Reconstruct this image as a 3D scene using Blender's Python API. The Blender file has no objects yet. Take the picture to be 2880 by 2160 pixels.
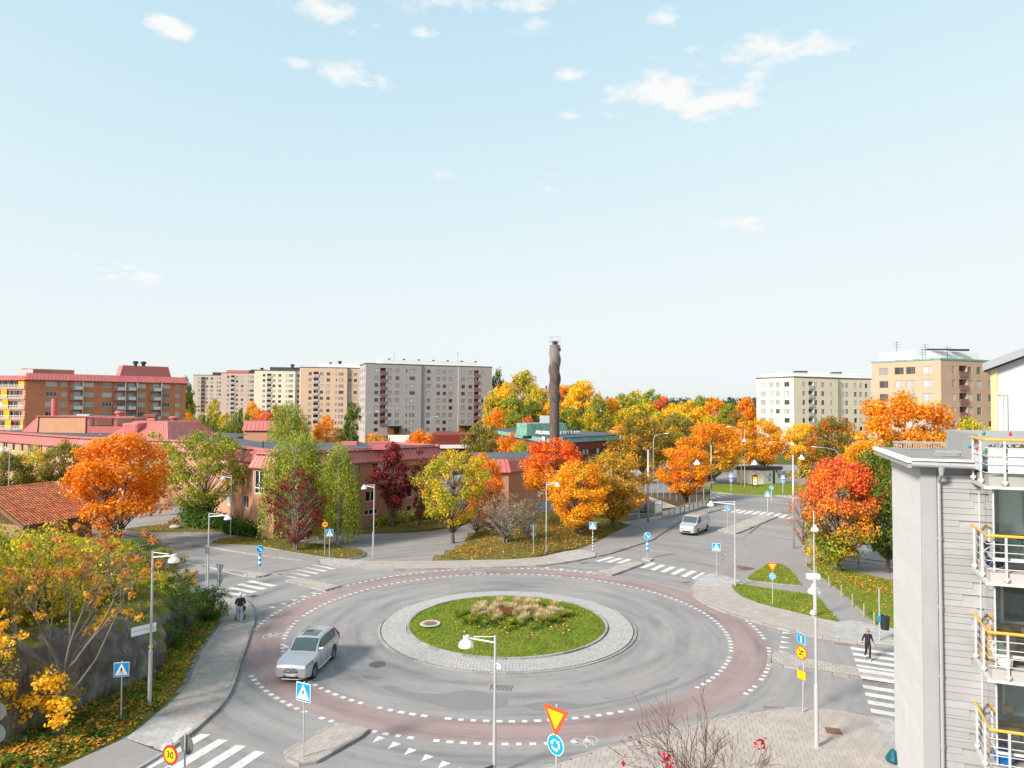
import bpy,bmesh,math,random
import numpy as np
from mathutils import Vector,Matrix

SC = bpy.context.scene
COL = SC.collection
R = math.radians
PI = math.pi

# ------------------------------------------------------------------ camera
CAM_H = 14.0
FPX = 1959.5                 # focal length in pixels of the 2880 px wide photograph
PITCH = R(1.884)
ROLL = R(0.35)
cam_data = bpy.data.cameras.new('camera')
cam = bpy.data.objects.new('camera',cam_data)
COL.objects.link(cam)
cam.location = (0,0,CAM_H)
CAM_ROT = Matrix.Rotation(PI / 2 + PITCH,3,'X') @ Matrix.Rotation(ROLL,3,'Z')
cam.rotation_euler = CAM_ROT.to_euler()
cam_data.sensor_width = 36.0
cam_data.lens = 36.0 * FPX / 2880.0
cam_data.clip_start = 0.3
cam_data.clip_end = 6000
SC.camera = cam

# ------------------------------------------------------------------ sky and sun
SUN_EL,SUN_AZ = R(31),R(232)     # azimuth clockwise from +Y: the sun stands behind the camera to the left
world = bpy.data.worlds.new('World')
SC.world = world
world.use_nodes = True
wn,wl = world.node_tree.nodes,world.node_tree.links
wn.clear()
w_out = wn.new('ShaderNodeOutputWorld')
w_bg = wn.new('ShaderNodeBackground')
sky = wn.new('ShaderNodeTexSky')
sky.sky_type = 'NISHITA'
sky.sun_disc = False
sky.sun_elevation = SUN_EL
sky.sun_rotation = SUN_AZ
sky.altitude = 0
sky.air_density = 1.0
sky.dust_density = 1.6
sky.ozone_density = 1.2
w_bg.inputs['Strength'].default_value = 0.15
wl.new(w_bg.outputs[0],w_out.inputs['Surface'])

sun_data = bpy.data.lights.new('sun','SUN')
sun_data.energy = 2.1
sun_data.angle = R(11.0)
sun_data.color = (1.0,0.93,0.84)
sun = bpy.data.objects.new('sun',sun_data)
COL.objects.link(sun)
sd = Vector((math.sin(SUN_AZ) * math.cos(SUN_EL),math.cos(SUN_AZ) * math.cos(SUN_EL),math.sin(SUN_EL)))
sun.location = sd * 200
sun.rotation_euler = sd.to_track_quat('Z','Y').to_euler()

SC.view_settings.view_transform = 'Standard'
SC.view_settings.look = 'None'
SC.view_settings.exposure = 1.75
SC.view_settings.gamma = 1.0
SC.view_settings.use_curve_mapping = False
SC.render.engine = 'CYCLES'
SC.cycles.max_bounces = 8
SC.cycles.diffuse_bounces = 5
SC.cycles.transparent_max_bounces = 8

# ------------------------------------------------------------------ measuring: photograph pixel -> point of the place
def ray(px,py):
 v = Vector(((px - 1440) / FPX,-(py - 1080) / FPX,-1.0))
 return CAM_ROT @ v
def G(px,py,z=0.0):
 d = ray(px,py)
 t = (z - CAM_H) / d.z
 return Vector((d.x * t,d.y * t,z))
def P(px,py,Y):
 d = ray(px,py)
 t = Y / d.y
 return Vector((d.x * t,Y,CAM_H + d.z * t))
def zl(ox,oy,s):
 return lambda *pts: [(ox + x * s,oy + y * s) for x,y in pts]
q5 = zl(0,1500,.39779); q6 = zl(720,1500,.39779); q7 = zl(1440,1500,.39779); q8 = zl(2160,1500,.39779)
q1 = zl(0,960,.3255); q2 = zl(720,960,.3255); q3 = zl(1440,920,.3255); q4 = zl(2160,960,.3255)
def GG(pts,z=0.0):
 return [G(x,y,z) for x,y in pts]
def on_line(px,A,B):
 """fraction along the ground line A-B that stands at picture column px (taken at the horizon)"""
 r = (px - 1440) / FPX
 ax,ay,bx,by = A[0],A[1],B[0],B[1]
 dx,dy = bx - ax,by - ay
 return (r * ay - ax) / (dx - r * dy)

# clouds and sky colour, all by direction
def mnode(tree,op,a,b=None,c=None,clamp=False):
 n = tree.nodes.new('ShaderNodeMath'); n.operation = op; n.use_clamp = clamp
 for i,v in enumerate((a,b,c)):
  if v is None: continue
  if isinstance(v,(int,float)): n.inputs[i].default_value = v
  else: tree.links.new(v,n.inputs[i])
 return n.outputs[0]
def build_clouds():
 T = world.node_tree
 tc = wn.new('ShaderNodeTexCoord')
 sep = wn.new('ShaderNodeSeparateXYZ'); wl.new(tc.outputs['Generated'],sep.inputs[0])
 # a flat cloud layer: direction divided by its height
 zz = mnode(T,'MAXIMUM',mnode(T,'ADD',sep.outputs[2],0.10),0.03)
 comb = wn.new('ShaderNodeCombineXYZ')
 wl.new(mnode(T,'DIVIDE',sep.outputs[0],zz),comb.inputs[0])
 wl.new(mnode(T,'DIVIDE',sep.outputs[1],zz),comb.inputs[1])
 n1 = wn.new('ShaderNodeTexNoise'); n1.inputs['Scale'].default_value = 7.0
 n1.inputs['Detail'].default_value = 7; n1.inputs['Roughness'].default_value = 0.62
 wl.new(comb.outputs[0],n1.inputs['Vector'])
 n2 = wn.new('ShaderNodeTexNoise'); n2.inputs['Scale'].default_value = 1.1
 n2.inputs['Detail'].default_value = 3
 wl.new(comb.outputs[0],n2.inputs['Vector'])
 groups = [(385,62,62,20,1),(700,18,100,30,1),(770,172,78,26,1),(905,70,40,15,.8),(1080,6,150,22,1),(1160,55,48,22,.9),
     (1420,45,34,24,.9),(1488,112,26,22,.9),(1440,198,120,44,1.1),(1560,215,90,34,1.1),(1640,150,75,62,1.1),(1745,105,80,30,1),
     (1240,243,28,13,.9),(1228,162,34,13,.8),(300,592,72,22,.8),(165,548,18,9,.7),(955,385,44,13,.7),(1190,397,34,22,.55),
     (1620,488,52,28,.7),(1745,500,18,18,.6),(640,140,50,16,.6),(800,65,50,20,.7)]
 acc = None
 for (x,y,rx,ry,s) in groups:
  d0 = ray(x * 1.302,y * 1.302).normalized()
  du = (ray((x + rx) * 1.302,y * 1.302).normalized() - d0)
  dv = (ray(x * 1.302,(y - ry) * 1.302).normalized() - d0)
  lu,lv = du.length,dv.length
  sub = wn.new('ShaderNodeVectorMath'); sub.operation = 'SUBTRACT'
  wl.new(tc.outputs['Generated'],sub.inputs[0]); sub.inputs[1].default_value = d0
  def dot(v):
   n = wn.new('ShaderNodeVectorMath'); n.operation = 'DOT_PRODUCT'
   wl.new(sub.outputs[0],n.inputs[0]); n.inputs[1].default_value = v
   return n.outputs['Value']
  a = dot(du / (lu * lu)); b = dot(dv / (lv * lv))
  r2 = mnode(T,'ADD',mnode(T,'MULTIPLY',a,a),mnode(T,'MULTIPLY',b,b))
  g = mnode(T,'MULTIPLY',mnode(T,'EXPONENT',mnode(T,'MULTIPLY',r2,-0.65)),s)
  acc = g if acc is None else mnode(T,'MAXIMUM',acc,g)
 # sparse wisps everywhere else in the sky
 wisps = mnode(T,'MULTIPLY',mnode(T,'SUBTRACT',n2.outputs[0],0.60),2.2,clamp=True)
 body = mnode(T,'MAXIMUM',acc,mnode(T,'MULTIPLY',wisps,0.5))
 dens = mnode(T,'SUBTRACT',mnode(T,'ADD',mnode(T,'MULTIPLY',body,0.46),mnode(T,'MULTIPLY',n1.outputs[0],1.9)),1.18)
 dens = mnode(T,'MULTIPLY',dens,3.4,clamp=True)
 dens = mnode(T,'MULTIPLY',dens,mnode(T,'MULTIPLY',body,2.2,clamp=True))
 dens = mnode(T,'MULTIPLY',dens,0.95)
 return dens
cloud = build_clouds()
mixc = wn.new('ShaderNodeMix'); mixc.data_type = 'RGBA'
wl.new(cloud,mixc.inputs[0])
# thin high haze over the whole sky: each channel saturates softly instead of running on to white at the horizon
sepc = wn.new('ShaderNodeSeparateColor'); wl.new(sky.outputs[0],sepc.inputs[0])
comc = wn.new('ShaderNodeCombineColor')
SKY_E = 0.15 * 2 ** SC.view_settings.exposure
for i,(a,top) in enumerate(((1.75,0.905),(2.0,0.94),(1.95,0.965))):
 e = mnode(world.node_tree,'EXPONENT',mnode(world.node_tree,'MULTIPLY',sepc.outputs[i],-a * SKY_E))
 v = mnode(world.node_tree,'MULTIPLY',mnode(world.node_tree,'SUBTRACT',1.0,e),top / SKY_E)
 wl.new(v,comc.inputs[i])
wl.new(comc.outputs[0],mixc.inputs[6])
mixc.inputs[7].default_value = (0.98 / SKY_E,0.97 / SKY_E,0.965 / SKY_E,1)
wl.new(mixc.outputs[2],w_bg.inputs['Color'])
world.cycles.sampling_method = 'MANUAL'
world.cycles.sample_map_resolution = 256

# ------------------------------------------------------------------ helpers
rng = random.Random(7)
nrg = np.random.default_rng(11)
def tag(o,label=None,cat=None,group=None,kind=None):
 if label: o['label'] = label
 if cat: o['category'] = cat
 if group: o['group'] = group
 if kind: o['kind'] = kind
 return o
def empty(name,loc=(0,0,0),label=None,cat=None,group=None,rz=0.0):
 o = bpy.data.objects.new(name,None); COL.objects.link(o)
 o.location = loc; o.rotation_euler = (0,0,rz); o.empty_display_size = 0.3
 return tag(o,label,cat,group)
def origin(o):
 v = Vector((0,0,0))
 while o is not None:
  v += o.location; o = o.parent
 return v
def link(name,me,mat=None,parent=None):
 o = bpy.data.objects.new(name,me); COL.objects.link(o)
 if mat is not None and not me.materials:
  for m in (mat if isinstance(mat,(list,tuple)) else [mat]): me.materials.append(m)
 if parent is not None: o.parent = parent
 return o
def copy_tree(o,parent=None):
 c = o.copy(); COL.objects.link(c); c.parent = parent
 for ch in list(o.children): copy_tree(ch,c)
 return c
def perp(d):
 d = d.normalized()
 a = Vector((0,0,1)) if abs(d.z) < .9 else Vector((1,0,0))
 u = d.cross(a).normalized(); return u,d.cross(u).normalized()
class MB:
 def __init__(self): self.v = []; self.f = []; self.m = []; self.cm = 0
 def mat(self,i): self.cm = i; return self
 def add(self,vs,fs):
  b = len(self.v); self.v += [tuple(p) for p in vs]
  for f in fs: self.f.append([b + i for i in f]); self.m.append(self.cm)
  return self
 def box(self,x0,x1,y0,y1,z0,z1):
  return self.add([(x0,y0,z0),(x1,y0,z0),(x1,y1,z0),(x0,y1,z0),(x0,y0,z1),(x1,y0,z1),(x1,y1,z1),(x0,y1,z1)],
      [(3,2,1,0),(4,5,6,7),(0,1,5,4),(1,2,6,5),(2,3,7,6),(3,0,4,7)])
 def frame_box(self,o,u,v,w,a0,a1,b0,b1,c0,c1):
  """box in a local frame: o + a*u + b*v + c*w"""
  o,u,v,w = Vector(o),Vector(u),Vector(v),Vector(w)
  p = lambda a,b,c: o + u * a + v * b + w * c
  return self.add([p(a0,b0,c0),p(a1,b0,c0),p(a1,b1,c0),p(a0,b1,c0),p(a0,b0,c1),p(a1,b0,c1),p(a1,b1,c1),p(a0,b1,c1)],
      [(3,2,1,0),(4,5,6,7),(0,1,5,4),(1,2,6,5),(2,3,7,6),(3,0,4,7)])
 def tube(self,p0,p1,r0,r1=None,n=8,cap=True):
  p0,p1 = Vector(p0),Vector(p1); r1 = r0 if r1 is None else r1
  u,w = perp(p1 - p0)
  vs = []
  for p,r in ((p0,r0),(p1,r1)):
   for i in range(n):
    a = 2 * PI * i / n; vs.append(p + u * (r * math.cos(a)) + w * (r * math.sin(a)))
  fs = [(i,(i + 1) % n,n + (i + 1) % n,n + i) for i in range(n)]
  if cap: fs += [tuple(range(n - 1,-1,-1)),tuple(range(n,2 * n))]
  return self.add(vs,fs)
 def path(self,pts,r,n=8,cap=True):
  pts = [Vector(p) for p in pts]
  rs = r if isinstance(r,(list,tuple)) else [r] * len(pts)
  b = len(self.v); u = None
  for k,p in enumerate(pts):
   d = (pts[min(k + 1,len(pts) - 1)] - pts[max(k - 1,0)]).normalized()
   if u is None: u,w = perp(d)
   else:
    u = (u - d * u.dot(d)).normalized(); w = d.cross(u)
   for i in range(n):
    a = 2 * PI * i / n; self.v.append(tuple(p + u * (rs[k] * math.cos(a)) + w * (rs[k] * math.sin(a))))
  for k in range(len(pts) - 1):
   for i in range(n):
    j = (i + 1) % n
    self.f.append([b + k*n + i,b + k*n + j,b + (k+1)*n + j,b + (k+1)*n + i]); self.m.append(self.cm)
  if cap:
   self.f.append([b + i for i in range(n - 1,-1,-1)]); self.m.append(self.cm)
   e = b + (len(pts) - 1) * n
   self.f.append([e + i for i in range(n)]); self.m.append(self.cm)
  return self
 def lathe(self,prof,n=20,c=(0,0,0)):
  vs = []; fs = []
  for r,z in prof:
   for i in range(n):
    a = 2 * PI * i / n; vs.append((c[0] + r * math.cos(a),c[1] + r * math.sin(a),c[2] + z))
  for k in range(len(prof) - 1):
   for i in range(n):
    j = (i + 1) % n; fs.append((k*n + i,k*n + j,(k+1)*n + j,(k+1)*n + i))
  return self.add(vs,fs)
 def disc(self,c,r,z=None,n=24):
  vs = [(c[0] + r * math.cos(2*PI*i/n),c[1] + r * math.sin(2*PI*i/n),c[2]) for i in range(n)]
  return self.add(vs,[tuple(range(n))])
 def poly(self,pts): return self.add(pts,[tuple(range(len(pts)))])
 def prism(self,pts,z0,z1,bottom=False):
  n = len(pts); area = sum(pts[i][0]*pts[(i+1)%n][1] - pts[(i+1)%n][0]*pts[i][1] for i in range(n))
  if area < 0: pts = pts[::-1]
  vs = [(p[0],p[1],z0) for p in pts] + [(p[0],p[1],z1) for p in pts]
  fs = [(i,(i+1) % n,n + (i+1) % n,n + i) for i in range(n)] + [tuple(range(n,2*n))]
  if bottom: fs.append(tuple(range(n - 1,-1,-1)))
  return self.add(vs,fs)
 def mesh(self,name='mesh',off=None,smooth=False):
  me = bpy.data.meshes.new(name)
  vs = self.v if off is None else [(a - off[0],b - off[1],c - off[2]) for a,b,c in self.v]
  me.from_pydata(vs,[],self.f)
  if any(self.m): me.polygons.foreach_set('material_index',self.m)
  if smooth: me.polygons.foreach_set('use_smooth',[True] * len(me.polygons))
  me.update(); return me
 def build(self,name,mat,parent=None,world=False,smooth=False):
  off = origin(parent) if (world and parent is not None) else None
  return link(name,self.mesh(name,off,smooth),mat,parent)
def smooth_by_angle(o,ang=40):
 o.data.polygons.foreach_set('use_smooth',[True] * len(o.data.polygons))
 bm = bmesh.new(); bm.from_mesh(o.data)
 for e in bm.edges:
  if len(e.link_faces) == 2 and e.calc_face_angle(0) > R(ang): e.smooth = False
 bm.to_mesh(o.data); bm.free()
 return o
def bevel(o,w=0.02,seg=2):
 m = o.modifiers.new('bevel','BEVEL'); m.width = w; m.segments = seg; m.limit_method = 'ANGLE'; m.angle_limit = R(35)
 return o

# ------------------------------------------------------------------ materials
def new_mat(name):
 m = bpy.data.materials.new(name); m.use_nodes = True
 nt = m.node_tree; b = nt.nodes['Principled BSDF']
 return m,nt,b
def noise(nt,scale,detail=4,rough=.55,coord='Object',vec=None,dist=0):
 n = nt.nodes.new('ShaderNodeTexNoise'); n.inputs['Scale'].default_value = scale
 n.inputs['Detail'].default_value = detail; n.inputs['Roughness'].default_value = rough; n.inputs['Distortion'].default_value = dist
 if vec is None:
  tc = nt.nodes.new('ShaderNodeTexCoord'); vec = tc.outputs[coord]
 nt.links.new(vec,n.inputs['Vector'])
 return n.outputs[0]
def ramp(nt,fac,stops):
 r = nt.nodes.new('ShaderNodeValToRGB'); e = r.color_ramp.elements
 while len(e) < len(stops): e.new(.5)
 for k,(p,c) in enumerate(stops):
  e[k].position = p; e[k].color = (*c,1) if len(c) == 3 else c
 nt.links.new(fac,r.inputs[0]); return r.outputs[0]
def mix(nt,fac,a,b,mode='MIX'):
 n = nt.nodes.new('ShaderNodeMix'); n.data_type = 'RGBA'; n.blend_type = mode
 for s,v in ((n.inputs[0],fac),(n.inputs[6],a),(n.inputs[7],b)):
  if isinstance(v,(int,float)): s.default_value = v
  elif isinstance(v,(tuple,list)): s.default_value = (*v,1) if len(v) == 3 else v
  else: nt.links.new(v,s)
 return n.outputs[2]
def bump(nt,b,h,dist=.01,strength=.6):
 n = nt.nodes.new('ShaderNodeBump'); n.inputs['Strength'].default_value = strength; n.inputs['Distance'].default_value = dist
 nt.links.new(h,n.inputs['Height']); nt.links.new(n.outputs[0],b.inputs['Normal'])
def world_pos(nt):
 g = nt.nodes.new('ShaderNodeNewGeometry'); return g.outputs['Position']
def sc3(c,k): return tuple(min(1,x * k) for x in c)
def surf(name,col,var=.18,scale=3.0,rough=.8,fine=60,bumpd=.004,metal=0,spec=.3,stain=None,island=0.0):
 """a plain procedural surface: colour with broad and fine variation, optional stains, optional tint per piece"""
 m,nt,b = new_mat(name)
 wp = world_pos(nt)
 n1 = noise(nt,scale,5,.6,vec=wp); n2 = noise(nt,fine,3,.6,vec=wp)
 c = ramp(nt,n1,[(.30,sc3(col,1 - var)),(.70,sc3(col,1 + var))])
 c = mix(nt,.35,c,ramp(nt,n2,[(.3,sc3(col,1 - var * 1.3)),(.7,sc3(col,1 + var * 1.3))]))
 if stain:
  n3 = noise(nt,stain[1],6,.65,vec=wp)
  c = mix(nt,ramp(nt,n3,[(stain[2],(0,0,0)),(stain[2] + .12,(stain[3],) * 3)]),c,stain[0])
 if island:
  g = nt.nodes.new('ShaderNodeNewGeometry'); oi = nt.nodes.new('ShaderNodeObjectInfo')
  rr = mnode(nt,'FRACT',mnode(nt,'ADD',g.outputs['Random Per Island'],oi.outputs['Random']))
  c = mix(nt,1.0,c,ramp(nt,rr,[(0,(1 - island,) * 3),(1,(1 + island * .6,) * 3)]),'MULTIPLY')
 nt.links.new(c,b.inputs['Base Color'])
 b.inputs['Roughness'].default_value = rough; b.inputs['Metallic'].default_value = metal
 b.inputs['Specular IOR Level'].default_value = spec
 if bumpd: bump(nt,b,n2,bumpd)
 return m
def plain(name,col,rough=.5,metal=0,spec=.5,emit=None):
 m,nt,b = new_mat(name)
 b.inputs['Base Color'].default_value = (*col,1); b.inputs['Roughness'].default_value = rough
 b.inputs['Metallic'].default_value = metal; b.inputs['Specular IOR Level'].default_value = spec
 return m
def asphalt(name,col,patch=(.75,1.25),worn=False):
 m,nt,b = new_mat(name)
 wp = world_pos(nt)
 big = noise(nt,.10,4,.6,vec=wp,dist=.6); mid = noise(nt,.9,5,.65,vec=wp); fine = noise(nt,38,3,.7,vec=wp); grit = noise(nt,140,2,.5,vec=wp)
 c = ramp(nt,big,[(.30,sc3(col,patch[0])),(.5,col),(.72,sc3(col,patch[1]))])
 c = mix(nt,.45,c,ramp(nt,mid,[(.3,sc3(col,.78)),(.7,sc3(col,1.22))]))
 c = mix(nt,.5,c,ramp(nt,fine,[(.25,sc3(col,.66)),(.75,sc3(col,1.34))]))
 if worn:                                                # tyre-polished tracks that follow the roundabout
  ce = nt.nodes.new('ShaderNodeVectorMath'); ce.operation = 'SUBTRACT'; nt.links.new(wp,ce.inputs[0]); ce.inputs[1].default_value = (-.2,45.2,0)
  sx = nt.nodes.new('ShaderNodeSeparateXYZ'); nt.links.new(ce.outputs[0],sx.inputs[0])
  rr = mnode(nt,'SQRT',mnode(nt,'ADD',mnode(nt,'MULTIPLY',sx.outputs[0],sx.outputs[0]),mnode(nt,'MULTIPLY',sx.outputs[1],sx.outputs[1])))
  cv = nt.nodes.new('ShaderNodeCombineXYZ'); nt.links.new(mnode(nt,'MULTIPLY',rr,1.1),cv.inputs[0]); nt.links.new(mnode(nt,'MULTIPLY',mnode(nt,'ARCTAN2',sx.outputs[1],sx.outputs[0]),1.6),cv.inputs[1])
  tr = noise(nt,1.0,5,.6,vec=cv.outputs[0])
  c = mix(nt,1.0,c,ramp(nt,tr,[(.28,(.68,.68,.69)),(.48,(1,1,1)),(.70,(1.20,1.18,1.16))]),'MULTIPLY')
 st = noise(nt,1.7,6,.7,vec=wp,dist=1.2)
 c = mix(nt,ramp(nt,st,[(.57,(0,0,0)),(.72,(.5,.5,.5))]),c,sc3(col,.62))
 # hairline cracks and dark seams
 vo = nt.nodes.new('ShaderNodeTexVoronoi'); vo.feature = 'DISTANCE_TO_EDGE'; vo.inputs['Scale'].default_value = .16
 nd = nt.nodes.new('ShaderNodeTexNoise'); nd.inputs['Scale'].default_value = .8; nd.inputs['Detail'].default_value = 4
 nt.links.new(wp,nd.inputs['Vector'])
 va = nt.nodes.new('ShaderNodeVectorMath'); va.operation = 'MULTIPLY_ADD'
 nt.links.new(nd.outputs['Color'],va.inputs[0]); va.inputs[1].default_value = (2.2,2.2,0); nt.links.new(wp,va.inputs[2])
 nt.links.new(va.outputs[0],vo.inputs['Vector'])
 ck = mnode(nt,'LESS_THAN',vo.outputs['Distance'],.0024)
 gate = ramp(nt,noise(nt,.07,2,.5,vec=wp),[(.5,(0,0,0)),(.56,(.55,.55,.55))])
 ck = mnode(nt,'MULTIPLY',ck,gate)
 c = mix(nt,ck,c,sc3(col,.62))
 nt.links.new(c,b.inputs['Base Color'])
 b.inputs['Roughness'].default_value = .86; b.inputs['Specular IOR Level'].default_value = .25
 bump(nt,b,grit,.006,.7)
 return m
M = {}
M['asphalt'] = asphalt('road_asphalt',(.262,.245,.238),worn=True)
M['asphalt_old'] = asphalt('worn_asphalt',(.26,.25,.245))
M['asphalt_dark'] = asphalt('patched_asphalt',(.205,.198,.196))
M['bike'] = asphalt('red_asphalt',(.285,.212,.202),worn=True)
M['foot'] = asphalt('footpath_asphalt',(.275,.256,.246))
M['paint'] = surf('road_paint',(.60,.575,.55),.10,1.5,.75,25,.001,stain=((.27,.255,.248),4.5,.56,.75))
M['kerb'] = surf('granite_kerb',(.30,.285,.265),.15,2,.85,40,.006,island=.25)
M['slab'] = surf('concrete_slab',(.385,.335,.30),.10,.7,.88,45,.003,island=.10,stain=((.20,.18,.165),.8,.62,.4))
M['slab_grey'] = surf('grey_concrete_slab',(.37,.32,.285),.10,.7,.88,45,.003,island=.12,stain=((.16,.15,.138),.9,.58,.5))
M['slab_light'] = surf('pale_concrete_slab',(.40,.38,.365),.08,1,.85,55,.004,island=.14)
M['slab_white'] = surf('white_concrete_slab',(.55,.53,.51),.08,1,.8,45,.003,island=.10)
M['sett'] = surf('granite_sett',(.40,.385,.372),.08,4,.8,30,.003,island=.14)
M['joint'] = surf('sandy_joint',(.095,.088,.08),.2,2,.95,30,.004)
M['soil'] = surf('leaf_mould',(.075,.055,.035),.3,1.2,.95,14,.02)
M['iron'] = surf('cast_iron',(.15,.135,.125),.25,6,.6,60,.004,metal=.3)
M['rust'] = surf('rusty_iron',(.20,.11,.08),.3,6,.8,60,.004)
M['stone'] = surf('pale_stone',(.40,.38,.34),.15,3,.9,30,.01)
def grass_ground(name,a=(.085,.125,.02),b_=(.15,.17,.035),leaves=.0):
 m,nt,b = new_mat(name)
 wp = world_pos(nt)
 c = ramp(nt,noise(nt,.6,5,.6,vec=wp),[(.3,a),(.7,b_)])
 c = mix(nt,.5,c,ramp(nt,noise(nt,30,3,.6,vec=wp),[(.3,sc3(a,.6)),(.7,sc3(b_,1.25))]))
 nt.links.new(c,b.inputs['Base Color']); b.inputs['Roughness'].default_value = .95; b.inputs['Specular IOR Level'].default_value = .1
 bump(nt,b,noise(nt,25,3,.6,vec=wp),.04,.7)
 return m
M['turf'] = grass_ground('turf')
M['turf_bright'] = grass_ground('bright_turf',(.135,.185,.02),(.20,.24,.038))
M['rough_turf'] = grass_ground('rough_turf',(.10,.10,.028),(.19,.16,.045))
M['meadow'] = grass_ground('meadow_ground',(.06,.075,.02),(.12,.12,.035))

# ------------------------------------------------------------------ polygons
def clip_half(poly,n,d):
 out = []
 for i in range(len(poly)):
  a,b = poly[i],poly[(i + 1) % len(poly)]
  da,db = a[0]*n[0] + a[1]*n[1] - d,b[0]*n[0] + b[1]*n[1] - d
  if da <= 0: out.append(a)
  if (da < 0 < db) or (db < 0 < da):
   t = da / (da - db); out.append((a[0] + (b[0]-a[0])*t,a[1] + (b[1]-a[1])*t))
 return out
def clip_rect(poly,u0,u1,v0,v1,ca,sa):
 for n,d in (((ca,sa),u1),((-ca,-sa),-u0),((-sa,ca),v1),((sa,-ca),-v0)):
  poly = clip_half(poly,n,d)
  if len(poly) < 3: return []
 return poly
def area2(p): return .5 * sum(p[i][0]*p[(i+1) % len(p)][1] - p[(i+1) % len(p)][0]*p[i][1] for i in range(len(p)))
def inside(p,poly):
 x,y = p[0],p[1]; c = False; j = len(poly) - 1
 for i in range(len(poly)):
  xi,yi,xj,yj = poly[i][0],poly[i][1],poly[j][0],poly[j][1]
  if (yi > y) != (yj > y) and x < (xj - xi) * (y - yi) / (yj - yi) + xi: c = not c
  j = i
 return c
def smooth_line(pts,closed=False,sub=4):
 """Catmull-Rom through the points"""
 pts = [Vector((p[0],p[1],0)) for p in pts]; n = len(pts); out = []
 for i in range(n if closed else n - 1):
  p0 = pts[(i-1) % n] if closed or i > 0 else pts[0]
  p1,p2 = pts[i],pts[(i+1) % n]
  p3 = pts[(i+2) % n] if closed or i + 2 < n else pts[-1]
  for k in range(sub):
   t = k / sub
   out.append(.5 * ((2*p1) + (p2-p0)*t + (2*p0 - 5*p1 + 4*p2 - p3)*t*t + (3*p1 - p0 - 3*p2 + p3)*t**3))
 if not closed: out.append(pts[-1])
 return [(p.x,p.y) for p in out]
def tri_poly(pts,z):
 """a flat concave polygon as triangles"""
 from mathutils.geometry import tessellate_polygon
 vs = [Vector((p[0],p[1],z)) for p in pts]
 return vs,[t for t in tessellate_polygon([vs])]
def sheet(name,pts,z,mat,parent=None,kind='structure',z0=None):
 mb = MB(); vs,fs = tri_poly(pts,z)
 if area2(pts) < 0: fs = [f[::-1] for f in fs]
 up = []
 for f in fs:
  a,b,c = (vs[i] for i in f)
  up.append(f if (b - a).cross(c - a).z > 0 else f[::-1])
 mb.add(vs,up)
 if z0 is not None:
  p = pts if area2(pts) > 0 else pts[::-1]
  n = len(p); mb.add([(q[0],q[1],z0) for q in p] + [(q[0],q[1],z) for q in p],[(i,(i+1) % n,n + (i+1) % n,n + i) for i in range(n)])
 o = mb.build(name,mat,parent,world=parent is not None)
 if kind and parent is None: o['kind'] = kind
 return o
def screen_size(p,s):
 return s / max(p[1],1)
def offset_line(pts,d):
 out = []
 for i,p in enumerate(pts):
  a,b = pts[max(i-1,0)],pts[min(i+1,len(pts)-1)]
  t = Vector((b[0]-a[0],b[1]-a[1])).normalized(); out.append((p[0] - t.y * d,p[1] + t.x * d))
 return out
def kerb(pts,w=.16,h=.13,side=1,parent=None,L=.95,name='kerb',z0=-.05):
 """a row of granite kerb stones along a ground line"""
 root = parent
 if root is None:
  root = empty(name,(pts[0][0],pts[0][1],0)); root['kind'] = 'structure'
 # resample
 seg = [Vector(p[:2]) for p in pts]; out = [seg[0]]; acc = 0
 for a,b in zip(seg,seg[1:]):
  l = (b - a).length; t = 0
  while acc + (l - t) >= L:
   t += L - acc; acc = 0; out.append(a + (b - a) * (t / l))
  acc += l - t
 if (out[-1] - seg[-1]).length > .2: out.append(seg[-1])
 o2 = [(p.x,p.y) for p in out]; off = offset_line(o2,w * side)
 items = []
 for i in range(len(o2) - 1):
  g = .012
  a,b,c,d = Vector(o2[i]),Vector(o2[i+1]),Vector(off[i+1]),Vector(off[i])
  t = (b - a).normalized() * g; k = rng.uniform(-.006,.006)
  items.append([a + t,b - t,c - t,d + t,h + k])
 items.sort(key=lambda q: q[0].y)
 rest = MB()
 for k,(a,b,c,d,hh) in enumerate(items):
  if k < 60 and a.y < 62:
   mb = MB(); mb.prism([a,b,c,d],z0,hh); mb.build('kerb_stone',M['kerb'],root,world=True)
  else: rest.prism([a,b,c,d],z0,hh)
 if rest.v:
  o = rest.build('far_kerb_stones',M['kerb'],root,world=True); o['kind'] = 'stuff'
 return root
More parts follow.
